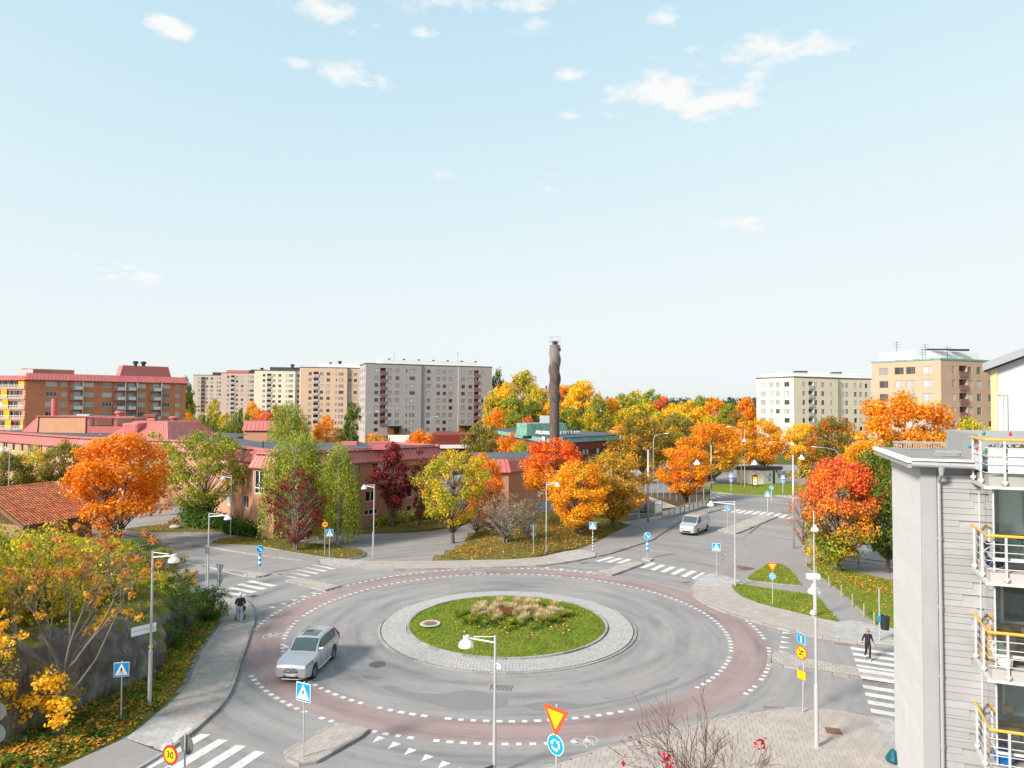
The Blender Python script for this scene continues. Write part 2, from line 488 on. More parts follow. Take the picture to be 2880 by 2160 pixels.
def paving(name,poly,z,size,ang,mat,stagger=.5,gap=.012,nmax=300,bed='joint',special=(),piece='paving_slab',h0=-.02):
 """a pavement: a sandy bed and slabs cut to its outline; the slabs that show largest are pieces of their own"""
 root = sheet(name,poly,z - .022,M[bed],z0=h0)
 ca,sa = math.cos(ang),math.sin(ang); su,sv = size
 us = [p[0]*ca + p[1]*sa for p in poly]; vs = [-p[0]*sa + p[1]*ca for p in poly]
 items = []
 j0,j1 = math.floor(min(vs)/sv),math.ceil(max(vs)/sv)
 for j in range(j0,j1):
  sh = (j % 2) * stagger * su
  rowp = clip_half(clip_half(list(poly),(-sa,ca),(j+1)*sv - gap/2),(sa,-ca),-(j*sv + gap/2))
  if len(rowp) < 3: continue
  ru = [p[0]*ca + p[1]*sa for p in rowp]
  for i in range(math.floor((min(ru) - sh)/su),math.ceil((max(ru) - sh)/su)):
   u0 = i*su + sh + gap/2; u1 = u0 + su - gap
   pc = clip_half(clip_half(rowp,(ca,sa),u1),(-ca,-sa),-u0)
   if len(pc) < 3 or abs(area2(pc)) < .12 * su * sv: continue
   cx = sum(p[0] for p in pc)/len(pc); cy = sum(p[1] for p in pc)/len(pc)
   mm = mat
   for sp,spm in special:
    if inside((cx,cy),sp): mm = spm
   items.append((cy * cy + cx * cx * .3,pc,mm))
 items.sort(key=lambda t: t[0])
 rest = {}
 for k,(_,pc,mm) in enumerate(items):
  zz = z + rng.uniform(-.003,.003)
  if k < nmax:
   MB().prism(pc,z - .03,zz).build(piece,M[mm],root)
  else:
   rest.setdefault(mm,MB()).prism(pc,z - .03,zz)
 for mm,mb in rest.items():
  o = mb.build('farther_' + piece + 's',M[mm],root); o['kind'] = 'stuff'
 return root

# ------------------------------------------------------------------ ground and road
def flat_ground():
 n = 90; ext = 3000
 xs = np.linspace(-1,1,n); xs = np.sign(xs) * np.abs(xs) ** 2.2 * ext
 ys = (np.linspace(0,1,n) ** 2.2) * 4000 - 60
 return xs,ys
HILLS = [(20,320,26,50,13),(55,360,45,60,8),(150,460,120,90,5),(300,1500,900,350,17),(-500,1500,500,350,16),(900,1400,500,300,15),(28,225,20,25,3)]
def hill_z(x,y):
 z = 0.0
 for cx,cy,sx,sy,h in HILLS: z += h * math.exp(-((x-cx)/sx)**2 - ((y-cy)/sy)**2)
 f = min(1,max(0,(y - 175) / 45)); return z * f * f * (3 - 2*f) - .06
def make_ground():
 xs,ys = flat_ground(); mb = MB(); n = len(xs)
 vs = [(x,y,hill_z(x,y) - (1.2 if -150 < x < 270 and 170 < y < 506 else 0)) for y in ys for x in xs]
 mb.add(vs,[(j*n+i,j*n+i+1,(j+1)*n+i+1,(j+1)*n+i) for j in range(n-1) for i in range(n-1)])
 o = mb.build('ground',M['meadow'],smooth=True); o['kind'] = 'structure'
make_ground()
# fine terrain over the wooded hill, so that it is round there
def make_hillside():
 mb = MB(); nx,ny = 70,50
 vs = [(-150 + 420*i/nx,176 + 330*j/ny,hill_z(-150 + 420*i/nx,176 + 330*j/ny) + .01) for j in range(ny+1) for i in range(nx+1)]
 w = nx + 1
 mb.add(vs,[(j*w+i,j*w+i+1,(j+1)*w+i+1,(j+1)*w+i) for j in range(ny) for i in range(nx)])
 o = mb.build('hillside',M['meadow'],smooth=True); o['kind'] = 'structure'
make_hillside()
road_poly = [(-95,-20),(70,-20),(75,60),(95,100),(140,150),(140,172),(40,176),(-20,160),(-30,118),(-14,100),(-8,95),(-30,90),(-60,105),(-100,110)]
ROAD = sheet('road',road_poly,0,M['asphalt'])
CX,CY = -0.20,45.2          # centre of the roundabout
R_IN,R_APRON,R_B0,R_B1 = 6.3,8.2,13.75,15.75
def ring_pts(r,n,a0=0,a1=2*PI): return [(CX + r*math.cos(a0 + (a1-a0)*i/n),CY + r*math.sin(a0 + (a1-a0)*i/n)) for i in range(n)]
def annulus(name,r0,r1,z,mat,n=180,parent=None):
 mb = MB()
 vs = [(x,y,z) for x,y in ring_pts(r0,n)] + [(x,y,z) for x,y in ring_pts(r1,n)]
 mb.add(vs,[(i,n + i,n + (i+1) % n,(i+1) % n) for i in range(n)])
 o = mb.build(name,mat,parent)
 if parent is None: o['kind'] = 'structure'
 return o
annulus('cycle_lane',R_B0,R_B1,.004,M['bike'])

# ------------------------------------------------------------------ pavements, kerbs, islands
def seg_ext(a,b,t): return (a[0] + (b[0]-a[0])*t,a[1] + (b[1]-a[1])*t)
xy = lambda pts: [(p[0],p[1]) for p in pts]
KL = smooth_line(xy(GG(q5((1590,462),(1735,480),(1800,560),(1800,640),(1770,720),(1740,820),(1710,900),(1690,980),(1665,1050),(1640,1120),(1600,1190),(1530,1270),(1440,1350),(1340,1440),(1180,1560)))),sub=3)
left_edge = xy(GG(q5((890,1465),(1000,1390),(1100,1300),(1240,1190),(1330,1080),(1380,960),(1420,850),(1500,740),(1560,650),(1620,600),(1600,500))))
ramp_l = xy(GG(q5((880,1470),(1105,1292),(1400,1375),(1150,1575))))
white_l = xy(GG(q5((1100,1548),(1330,1378),(1400,1385),(1160,1575))))
kl_in = offset_line(KL,-.15)
paving('left_pavement',kl_in + left_edge,.12,(.35,.35),R(-12),'slab_grey',special=[(ramp_l,'slab_light'),(white_l,'slab_white')])
kerb(KL,side=-1,h=.125)
sheet('left_footpath',[(-16.05,29.5),(-13.85,28.3),(-14.35,26.5),(-17,18),(-20.5,18),(-17.3,26.9)],.105,M['foot'],z0=-.02)
kerb([(-13.82,28.3),(-14.35,26.5),(-16.9,18)],side=-1,h=.11)

KT = smooth_line([(-17.0,62.35),(-16.26,61.9),(-14.69,60.75),(-12.12,60.08),(-9.68,59.94),(-6.09,60.29),(-2.47,60.75),(0.1,61.1),(2.58,61.7),(5.19,63.15),(8.03,65.58)],sub=3)
pav_back = [(8.2,67.3),(6.6,68.6),(5.15,67.6),(2.72,65.1),(.1,64.0),(-7.65,63.1),(-12.7,62.95),(-16.0,64.0),(-17.4,63.4)]
ramp_t1 = [(-17.8,62.2),(-14.3,60.0),(-12.8,63.2),(-16.5,64.5)]; ramp_t2 = [(5.3,62.8),(8.6,65.4),(7.0,69),(4.0,66.8)]
paving('top_pavement',offset_line(KT,.15) + pav_back,.12,(.35,.35),R(3),'slab',nmax=220,special=[(ramp_t1,'slab_light'),(ramp_t2,'slab_light')])
kerb(KT,side=1,h=.125)
# asphalt footway that leaves it along both roads
sheet('north_footway',[(-17.15,62.55),(-17.4,63.4),(-16.0,64.0),(-20.5,66.5),(-24.2,69.1),(-31.5,73.0),(-37.5,75.6),(-60,86),(-60,83.2),(-36.46,72.9),(-31.08,69.7),(-23.82,65.6)],.115,M['foot'],z0=-.02)
kerb([(-17.1,62.45),(-23.8,65.5),(-31.05,69.6),(-36.4,72.8),(-60,83)],side=-1,h=.12)
sheet('bridge_footway',[(8.2,67.3),(6.6,68.6),(9.0,72.5),(11.2,77.5),(14.5,83.5),(20.2,91.0),(27.5,99.2),(29.6,97.4),(22,88.8),(16.1,77.0),(14.7,74.0),(9.2,66.7),(8.03,65.6)],.115,M['foot'],z0=-.02)
kerb([(8.1,65.6),(9.4,66.8),(14.9,73.9),(16.3,76.9),(22.2,88.6),(29.8,97.3)],side=1,h=.13)

KN = smooth_line([(15.9,58.6),(15.45,57.9),(14.72,56.5),(13.98,54.56),(13.6,52.8),(13.6,51.2),(14.0,49.5),(14.59,48.1),(15.4,46.8),(16.5,45.3),(18.0,43.6),(20.1,42.25),(21.8,41.5),(26,40),(34,37)],sub=3)
ne_back = [(36,41),(27,44.2),(24.1,44.6),(22.6,46.4),(21.3,45.9),(18.14,49.55),(17.4,50.75),(17.0,52.6),(17.35,55.3),(18.6,56.6),(17.2,59.4)]
ramp_n1 = [(13.9,55.2),(16.2,59.5),(19.0,56.8),(17.3,54.6)]; ramp_n2 = [(19.6,42.3),(20.9,46.9),(24.5,45),(24.2,40.5)]
white_n2 = [(19.6,41.9),(19.75,42.75),(25,40.6),(25,40)]
sheet('northeast_path',[(15.9,58.6)] + [(13.75,52),(14.9,47.9),(18.2,43.8),(34,37.4),(45,45),(45,66),(36,66),(30,72),(26.5,78),(22.5,71.5),(17.5,60.6)],.08,M['foot'],z0=-.02)
paving('right_pavement',offset_line(KN,.15) + ne_back,.12,(.35,.35),R(-22),'slab',nmax=260,special=[(ramp_n1,'slab_light'),(ramp_n2,'slab_light'),(white_n2,'slab_white')])
kerb(KN,side=1,h=.125)
kerb([(16.1,58.9),(17.6,60.8),(22.6,71.7),(26.4,78.2),(34,92)],side=-1,h=.10)

KS = smooth_line([(-2,24.6),(1.35,27.45),(2.34,28.1),(3.8,28.95),(5.21,29.75),(6.49,30.45),(7.89,31.15),(9.3,31.75),(10.43,32.25),(11.9,32.7),(12.87,32.88),(14.16,32.85),(15.18,32.6),(16.49,32.1),(17.3,31.7),(24,28.6)],sub=3)
ramp_s = xy(GG(q8((735,1290),(900,1330),(900,1560),(830,1540))))
paving('corner_pavement',offset_line(KS,-.15) + [(24,24),(24,14),(-6,14),(-6,22)],.12,(.35,.35),R(-14),'slab',nmax=300,special=[(ramp_s,'slab_light')])
kerb(KS,side=-1,h=.125)

ISLANDS = []
def island(name,pts,ang,mat='slab',hh=.13,size=(.35,.35),special=()):
 if area2(pts) < 0: pts = pts[::-1]
 n = len(pts)
 c = Vector((sum(p[0] for p in pts)/n,sum(p[1] for p in pts)/n))
 inn = [tuple(c + (Vector(p) - c) * (1 - .2 / max(.4,(Vector(p) - c).length))) for p in pts]
 r = paving(name,inn,hh - .005,size,ang,mat,special=special,nmax=120)
 kerb(pts + [pts[0]],side=1,h=hh,w=.17,L=.8,name='island_kerb')
 return r
island('splitter_island',[(-7.63,31.2),(-5.96,30.4),(-6.15,29.95),(-7.66,27.5),(-8.0,27.35),(-9.17,28.15),(-9.1,28.5)],R(-32))
island('splitter_island',[(-18.07,56.0),(-17.34,56.95),(-13.07,54.4),(-14.0,52.95)],R(-30))
island('sign_island',[(-22.3,58.4),(-21.34,58.9),(-19.84,58.3),(-20.3,57.0),(-21.5,57.3)],R(-30))
island('splitter_island',[(7.01,59.15),(8.54,58.3),(12.1,63.05),(10.73,63.6)],R(52))
island('sign_island',[(11.67,64.9),(12.41,65.7),(13.35,64.85),(12.65,63.95)],R(52))
island('long_island',[(23.47,79.85),(25.15,77.95),(34.36,90.25),(32.55,91.85)],R(52),size=(.7,.7))
E_ISL = [(14.86,40.55),(18.83,37.95),(24,35.6),(23.4,33.9),(18.21,36.5),(14.05,38.5)]
island('splitter_island',E_ISL,R(-25))

# ------------------------------------------------------------------ markings: every stripe, tooth and dash is a piece of the road
def mark(name,pts,z=.009,mat='paint'):
 p = list(pts)
 if area2(p) < 0: p = p[::-1]
 return MB().poly([(q[0],q[1],z) for q in p]).build(name,M[mat],ROAD)
def crosswalk(q0,q1,n,z=.009,skip=()):
 """stripes between a first and a last one (four ground corners each)"""
 for k in range(n):
  if k in skip: continue
  t = k / (n - 1)
  zz = z if not callable(z) else z(k)
  mark('crosswalk_stripe',[seg_ext(a,b,t) for a,b in zip(q0,q1)],zz)
def dirq(p,d,L,wvec):
 p,d,w = Vector(p),Vector(d).normalized(),Vector(wvec)
 return [tuple(p),tuple(p + d*L),tuple(p + d*L + w),tuple(p + w)]
# south-west arm
crosswalk(dirq((-13.19,30.15),(-.36,-.93),3.0,(.48,-.05)),dirq((-10.33,28.72),(-.36,-.93),3.0,(.46,-.12)),4)
crosswalk(dirq((-5.3,27.0),(-.42,-.9),3.0,(.45,-.16)),dirq((-2.2,25.6),(-.42,-.9),3.0,(.45,-.16)),4)
# north-west arm
crosswalk([(-17.72,61.95),(-17.2,61.75),(-15.0,60.45),(-15.3,60.1)],[(-19.85,58.65),(-19.5,58.3),(-16.94,57.1),(-17.2,56.75)],5)
crosswalk([(-20.75,56.25),(-20.95,55.75),(-18.5,54.3),(-18.15,54.7)],[(-21.95,53.2),(-22.15,52.75),(-19.75,51.55),(-19.5,51.95)],4)
# north-east arm
crosswalk([(9.35,65.95),(9.75,65.65),(8.05,63.75),(7.65,64.0)],[(10.8,65.0),(11.15,64.7),(9.85,63.0),(9.5,63.3)],3)
crosswalk([(12.7,63.5),(13.1,63.25),(11.65,61.2),(11.3,61.5)],[(16.3,59.85),(16.7,59.5),(15.15,57.35),(14.8,57.7)],6)
# east arm
ed = Vector((.90,-.43)).normalized()
def east(k):
 a = Vector((20.02,41.5)); b = Vector((16.84,33.08)); p = a + (b - a) * (k / 9.0)
 return [tuple(p),tuple(p + ed*4.2),tuple(p + ed*4.2 + Vector((-.18,-.46))),tuple(p + Vector((-.18,-.46)))]
for k in range(10): mark('crosswalk_stripe',east(k),.009 if k not in (4,5) else .134)
# give-way teeth
def teeth(a0,a1,n,d,w=.42,L=.62):
 d = Vector(d).normalized(); s = Vector((-d.y,d.x))
 for k in range(n):
  p = Vector(seg_ext(a0,a1,k / (n - 1)))
  mark('give_way_tooth',[tuple(p + s*w*.5),tuple(p - s*w*.5),tuple(p + d*L)])
teeth((-5.42,29.97),(-1.75,27.4),6,(-.5,-.87))
teeth((-16.35,48.75),(-14.5,52.4),5,(-.85,.45),.4,.6)
teeth((3.0,61.0),(6.6,59.6),4,(.55,.83),.4,.65)
teeth((17.0,44.05),(15.45,40.55),5,(.85,-.4),.38,.62)
# dashes on both edges of the cycle lane
def dashes(r,n,w,skip):
 for k in range(n):
  a = 2*PI*k/n
  deg = math.degrees(a) % 360
  if any(lo <= deg <= hi for lo,hi in skip) or rng.random() < .07: continue
  h = .30 / r * .5 * rng.uniform(.7,1.1)
  q = [(CX + rr*math.cos(a + s*h),CY + rr*math.sin(a + s*h)) for rr,s in ((r - w/2,-1),(r + w/2,-1),(r + w/2,1),(r - w/2,1))]
  mark('lane_dash',q)
dashes(R_B0 - .05,150,.24,[(296,312)])
dashes(R_B1 + .05,172,.24,[(20,58),(186,212),(283,318)])
# lines of the left road and the far junction
def line(pts,w=.12,z=.009,name='lane_line'):
 l = offset_line(pts,w/2); r = offset_line(pts,-w/2)
 for i in range(len(pts) - 1): mark(name,[l[i],l[i+1],r[i+1],r[i]],z)
gl = lambda *p: xy(GG(q5(*p)))
line(gl((1320,210),(1560,255),(1810,275)),.14); line(gl((1400,222),(1735,308)),.14)
line(xy(GG([(300*1.302,1186*1.302),(392*1.302,1220*1.302)])),.14)
q9 = zl(1960,1240,.16275)
g9 = lambda *p: xy(GG(q9(*p)))
for a in ((700,1185,780,1190,640,1240,560,1235),(800,1200,880,1205,750,1255,675,1250),(920,1205,1000,1210,880,1265,790,1260),(1040,1215,1120,1220,1000,1275,915,1270),(1150,1225,1230,1230,1130,1282,1050,1278),(1270,1235,1350,1240,1250,1292,1165,1288),
    (1400,1250,1480,1255,1360,1310,1280,1305),(1520,1265,1600,1272,1490,1335,1400,1328),(1600,1310,1650,1318,1600,1350,1535,1345)):
 mark('crosswalk_stripe',g9(*[(a[i],a[i+1]) for i in (0,2,4,6)]))
for k in range(6):
 y = 845 + k*23; x0,x1 = 470 - k*38,860 - k*105
 mark('crosswalk_stripe',g9((x0,y),(x1 - 10,y + 33),(x1 - 60,y + 42),(x0 - 40,y + 9)))
for k in range(6):
 y = 890 + k*20; x0,x1 = 1090 + k*95,1500 + k*90
 mark('crosswalk_stripe',g9((x0,y),(x1,y + 28),(x1 + 40,y + 38),(x0 + 40,y + 9)))
mark('crosswalk_stripe',g9((300,1165),(340,1148),(520,1180),(490,1215)))
line(g9((690,845),(890,850),(1230,870)),.5)
# bicycle symbols
def bicycle_symbol(c,ang,s=1.0):
 ca,sa = math.cos(ang),math.sin(ang)
 T = lambda u,v: (c[0] + (u*ca - v*sa)*s,c[1] + (u*sa + v*ca)*s)
 mb = MB(); z = .010
 def stroke(pts,w=.045):
  l = offset_line(pts,w/2); r = offset_line(pts,-w/2)
  for i in range(len(pts) - 1):
   mb.poly([(*T(*r[i]),z),(*T(*r[i+1]),z),(*T(*l[i+1]),z),(*T(*l[i]),z)])
 for cx in (-.38,.38):
  stroke([(cx + .26*math.cos(2*PI*k/16),.26 + .36*math.sin(2*PI*k/16)) for k in range(17)])
 for s_ in ([(-.38,.26),(-.2,.72),(.2,.74),(.0,.24),(-.38,.26)],[(.0,.24),(-.22,.8)],[(-.3,.82),(-.12,.82)],[(.38,.26),(.18,.86),(.3,.95)]):
  stroke(s_)
 mb.build('bicycle_symbol',M['paint'],ROAD)
bicycle_symbol(xy(GG(q6((122,735))))[0],R(20),.95)
bicycle_symbol(xy(GG(q7((500,1450))))[0],R(200),.85)
bicycle_symbol(xy(GG(q6((1575,272))))[0],R(180),.9)
# covers, grates and patches let into the road
def cover(c,r,mat='iron',parent=ROAD):
 mb = MB(); mb.disc((c[0],c[1],.007),r,n=28); mb.lathe([(r*.86,.009),(r*.94,.009)],28,(c[0],c[1],0))
 for k in range(5): mb.add(*[[(c[0]-r*.6,c[1]+(k-2)*r*.28-.015,.009),(c[0]+r*.6,c[1]+(k-2)*r*.28-.015,.009),(c[0]+r*.6,c[1]+(k-2)*r*.28+.015,.009),(c[0]-r*.6,c[1]+(k-2)*r*.28+.015,.009)],[(0,1,2,3)]])
 mb.build('manhole_cover',M[mat],parent)
def grate(c,w,h,ang,z=.006,mat='rust',parent=ROAD):
 ca,sa = math.cos(ang),math.sin(ang); u = (ca,sa,0); v = (-sa,ca,0)
 mb = MB(); mb.frame_box((c[0],c[1],z - .02),u,v,(0,0,1),-w/2,w/2,-h/2,h/2,0,.012)
 n = 9
 for k in range(n):
  a = -w/2 + w*(k + .5)/n
  mb.frame_box((c[0],c[1],z - .02),u,v,(0,0,1),a - w*.025,a + w*.025,-h*.46,h*.46,.012,.026)
 mb.build('drain_grate',M[mat],parent)
cover(xy(GG(q6((858,928))))[0],.46); cover(xy(GG(q5((1380,90))))[0],.35); cover(xy(GG(q5((1200,72))))[0],.35)
grate(xy(GG(q6((1735,1092))))[0],1.15,.75,R(-10),mat='iron'); grate(xy(GG(q8((530,786))))[0],.95,.35,R(-20)); grate(xy(GG(q8((45,1236))))[0],1.0,.4,R(-8))
grate(xy(GG(q8((463,1418))))[0],.62,.62,R(-14),z=.135); grate(xy(GG(q7((508,211))))[0],.9,.5,R(30),mat='iron'); grate(xy(GG(q7((1235,346))))[0],.9,.5,R(20),mat='iron')
grate(xy(GG(q7((1638,250))))[0],1.0,1.6,R(40),z=.12); grate(xy(GG(q5((1790,445))))[0],.6,.6,R(-30),mat='iron')
def patch(pts,mat='asphalt_dark',z=.003):
 p = smooth_line(xy(GG(pts)),closed=True,sub=3)
 sheet('asphalt_patch',p,z,M[mat],ROAD)
patch(q6((885,1085),(960,1075),(1100,1120),(1290,1135),(1480,1110),(1640,1130),(1760,1165),(1785,1195),(1720,1235),(1600,1250),(1430,1245),(1280,1215),(1100,1170),(960,1125)))
patch(q7((90,1225),(180,1195),(340,1185),(415,1200),(520,1205),(700,1185),(860,1150),(960,1100),(1060,1060),(1175,1020),(1180,1028),(1120,1070),(1000,1105),(900,1150),(740,1190),(560,1225),(380,1250),(200,1253)))
patch(q6((750,1008),(830,1003),(905,1018),(860,1033),(780,1030)))
patch(q5((1100,90),(1420,120),(1580,140),(1450,165),(1200,150),(1060,118)))
patch(q6((560,930),(640,950),(700,965),(640,985),(560,965)),z=.0035)

# ------------------------------------------------------------------ the planted middle of the roundabout
def apron():
 root = annulus('apron_bed',R_IN - .1,R_APRON,.03,M['joint'])
 k = MB(); n = 56
 for i in range(n):
  a0,a1 = 2*PI*i/n + .0012,2*PI*(i+1)/n - .0012
  q = [(CX + r*math.cos(a),CY + r*math.sin(a)) for r,a in ((R_APRON - .16,a0),(R_APRON,a0),(R_APRON,a1),(R_APRON - .16,a1))]
  MB().prism(q,-.03,.05 + rng.uniform(-.004,.004)).build('kerb_stone',M['kerb'],root)
 setts = MB(); r = R_IN + .13
 while r < R_APRON - .25:
  m = int(2*PI*r / .19); ph = rng.random()
  for i in range(m):
   a0,a1 = 2*PI*(i + ph)/m,2*PI*(i + ph + .90)/m
   if math.sin(a0) * 8 > 6 and rng.random() < 0: continue
   zz = .055 + (R_APRON - r) * .035 + rng.uniform(-.0025,.0025)
   q = [(CX + rr*math.cos(a),CY + rr*math.sin(a)) for rr,a in ((r,a0),(r + .105,a0),(r + .105,a1),(r,a1))]
   setts.prism(q,.02,zz)
  r += .118
 o = setts.build('granite_setts',M['sett'],root); o['kind'] = 'stuff'
 n = 48
 for i in range(n):
  a0,a1 = 2*PI*i/n + .0018,2*PI*(i+1)/n - .0018
  q = [(CX + r*math.cos(a),CY + r*math.sin(a)) for r,a in ((R_IN - .06,a0),(R_IN + .1,a0),(R_IN + .1,a1),(R_IN - .06,a1))]
  MB().prism(q,0,.20 + rng.uniform(-.006,.006)).build('edge_stone',M['kerb'],root)
apron()
def isl_z(x,y):
 r2 = ((x - CX)**2 + (y - CY)**2) / R_IN**2
 return .14 + .42 * max(0,1 - r2) + .03 * math.sin(x*1.7) * math.sin(y*1.3)
def island_turf():
 mb = MB(); rings,n = 16,72
 vs = [(CX,CY,isl_z(CX,CY))]
 for k in range(1,rings + 1):
  r = (R_IN - .05) * k / rings
  for i in range(n):
   x,y = CX + r*math.cos(2*PI*i/n),CY + r*math.sin(2*PI*i/n); vs.append((x,y,isl_z(x,y)))
 fs = [(0,1 + i,1 + (i+1) % n) for i in range(n)]
 for k in range(rings - 1):
  for i in range(n):
   j = (i+1) % n; a = 1 + k*n; b = a + n; fs.append((a+i,b+i,b+j,a+j))
 o = mb.add(vs,fs).build('island_lawn',M['turf_bright'],smooth=True); o['kind'] = 'structure'
 c = G(*q6((1233,640))[0],.4)
 mb = MB(); mb.lathe([(.40,.03),(.62,.06),(.66,.02)],24,(c.x,c.y,c.z)); mb.build('manhole_ring',M['stone'],o)
 mb = MB(); mb.disc((c.x,c.y,c.z + .045),.40); mb.build('manhole_cover',M['rust'],o)
island_turf()
# lawns beside the paths
LAWNS = {}
def lawn(name,pts,z,mat='turf_bright',border=True):
 p = smooth_line(pts,closed=True,sub=3)
 LAWNS[name] = (p,z)
 o = sheet(name,p,z,M[mat],z0=-.02)
 if border: kerb(p + [p[0]],side=-1 if area2(p) > 0 else 1,h=z - .005,w=.09,L=.4,name='lawn_edging')
 return o
lawn('triangle_lawn',[(19.3,57.4),(22.6,62.2),(23.3,62.9),(24.0,62.6),(24.1,61.0),(23.2,56.4),(22.75,55.35),(22.0,55.45),(20.4,56.25)],.14)
lawn('corner_lawn',[(17.4,55.2),(18.4,55.2),(20,54.2),(22.4,52.5),(22.6,51.6),(22.0,48.6),(21.4,46.1),(20.0,47.3),(18.15,49.5),(17.4,50.8),(17.05,52.6)],.14)
lawn('park_lawn',[(26.2,62.3),(26.9,62.9),(29.0,60.6),(31,56.8),(36,50),(33,43),(26.5,44.0),(24.2,44.7),(23.6,45.4),(24.4,49.5),(25.15,54.0)],.14)
lawn('kiosk_lawn',[(31.5,119),(34.5,124),(40,129),(52,130),(62,126),(60,120.5),(54,115.5),(46,113.2),(38,114)],.14,border=False)
birch_strip = xy(GG(q5((1500,80),(1600,40),(1810,35)) + q6((130,50),(400,80),(700,115),(765,150),(720,178),(560,187),(300,150),(0,97))))
lawn('birch_strip',birch_strip,.16,'rough_turf')
lawn('hedge_lawn',[(-43,77.5),(-40.5,81.5),(-36,82.5),(-25,76.5),(-25.3,74.6),(-31,77.0),(-37,76.2)],.15,'rough_turf')
lawn('wall_lawn',[(-17.6,77.5),(-12.5,84.5),(-6.5,91.0),(-5.0,88.0),(-5.8,82.5),(-9.5,78.6),(-14.5,77.0)],.25,'rough_turf',border=False)
# the leafy bank between the two roads
BANK = [(-6.9,64.0),(-4.9,70.2),(-4.3,73.5),(-3.5,84),(2,90),(12,90),(13.8,83.5),(10.9,78.0),(8.6,73),(6.2,69.0),(4.8,67.8),(2.5,65.4),(0,64.25),(-4,63.7)]
def bank_z(x,y):
 if not inside((x,y),BANK): return .02
 d = 1e9; p = Vector((x,y))
 for i in range(len(BANK)):
  a,b = Vector(BANK[i]),Vector(BANK[(i+1) % len(BANK)])
  t = max(0,min(1,(p - a).dot(b - a) / (b - a).length_squared)); d = min(d,(p - (a + (b - a)*t)).length)
 return .14 + 1.3 * min(1,d / 6) ** 1.1 + .08 * math.sin(x*1.9) * math.sin(y*1.4)
def bank():
 mb = MB(); st = .8; cells = {}; idx = {}
 sm = BANK
 xs = np.arange(-8,16,st); ys = np.arange(62,92,st)
 def vid(i,j):
  if (i,j) not in idx:
   idx[(i,j)] = len(mb.v); x,y = xs[i],ys[j]; mb.v.append((x,y,bank_z(x,y)))
  return idx[(i,j)]
 for i in range(len(xs) - 1):
  for j in range(len(ys) - 1):
   if any(inside((xs[a],ys[b]),sm) for a in (i,i+1) for b in (j,j+1)):
    mb.f.append([vid(i,j),vid(i+1,j),vid(i+1,j+1),vid(i,j+1)]); mb.m.append(0)
 o = mb.build('leafy_bank',M['rough_turf'],smooth=True); o['kind'] = 'structure'
 sheet('bank_foot',sm,.13,M['rough_turf'],z0=-.02)
 kerb([(-6.9,64.0),(-4.95,70.2),(-4.4,73.3)],side=-1,h=.14)
bank()

# ------------------------------------------------------------------ building materials
def glass_mat(name,dark=(.02,.028,.032),pale=(.50,.53,.55),share=.5,rough=.06):
 m,nt,b = new_mat(name)
 oi = nt.nodes.new('ShaderNodeObjectInfo')
 c = ramp(nt,oi.outputs['Random'],[(0,dark),(1 - share,sc3(dark,2.2)),(min(1,1 - share + .03),sc3(pale,.45)),(1,pale)])
 nt.links.new(c,b.inputs['Base Color']); b.inputs['Roughness'].default_value = rough; b.inputs['Specular IOR Level'].default_value = .9
 return m
M['pane'] = glass_mat('window_glass',share=.68)
M['pane_dark'] = glass_mat('dark_window_glass',(.012,.017,.02),share=.2)
def clear_glass(name,tint=(.80,.88,.88),fac=.16):
 m,nt,b = new_mat(name)
 nt.nodes.remove(b)
 tr = nt.nodes.new('ShaderNodeBsdfTransparent'); tr.inputs[0].default_value = (*tint,1)
 gl = nt.nodes.new('ShaderNodeBsdfGlossy'); gl.inputs['Roughness'].default_value = .03
 fr = nt.nodes.new('ShaderNodeFresnel'); fr.inputs[0].default_value = 1.5
 mx = nt.nodes.new('ShaderNodeMixShader')
 nt.links.new(mnode(nt,'MULTIPLY_ADD',fr.outputs[0],1.0,fac),mx.inputs[0]); nt.links.new(tr.outputs[0],mx.inputs[1]); nt.links.new(gl.outputs[0],mx.inputs[2])
 nt.links.new(mx.outputs[0],nt.nodes['Material Output'].inputs['Surface'])
 return m
M['clear'] = clear_glass('clear_glass',(.86,.92,.92),.04)
M['screen_glass'] = clear_glass('noise_screen_glass',(.50,.55,.52),.16)
def wallmat(name,col,var=.08,stain=.30): return surf(name,col,var,.35,.9,6,.004,stain=(sc3(col,.62),.25,.60,stain))
M['w_grey'] = wallmat('grey_brick',(.37,.332,.332)); M['w_peach'] = wallmat('peach_brick',(.60,.42,.30)); M['w_cream'] = wallmat('cream_render',(.74,.64,.50))
M['w_pink'] = wallmat('pinkish_brick',(.54,.41,.34)); M['w_beige'] = wallmat('beige_brick',(.52,.43,.37)); M['w_creamr'] = wallmat('pale_cream_render',(.70,.60,.46)); M['w_brown'] = wallmat('tan_render',(.48,.325,.225))
M['w_red'] = wallmat('red_brick',(.60,.23,.125),.10); M['w_orange'] = wallmat('orange_brick',(.48,.25,.155),.10); M['w_orange2'] = wallmat('light_orange_brick',(.50,.275,.16),.1)
M['w_tile'] = wallmat('dark_red_tile',(.20,.04,.028),.14); M['white'] = surf('white_paint',(.72,.72,.70),.05,2,.5,20,0); M['trim_white'] = plain('white_frame',(.70,.70,.68),.45)
M['trim_brown'] = plain('brown_frame',(.09,.06,.045),.5); M['trim_tan'] = plain('tan_frame',(.36,.20,.11),.5); M['cornice'] = plain('brown_cornice',(.10,.062,.05),.6)
M['roof_red'] = surf('red_sheet_roof',(.46,.125,.115),.10,.5,.45,12,.002,spec=.5,island=.10)
M['roof_pale'] = surf('pale_red_sheet_roof',(.53,.165,.145),.10,.5,.45,12,.002,spec=.5,island=.10)
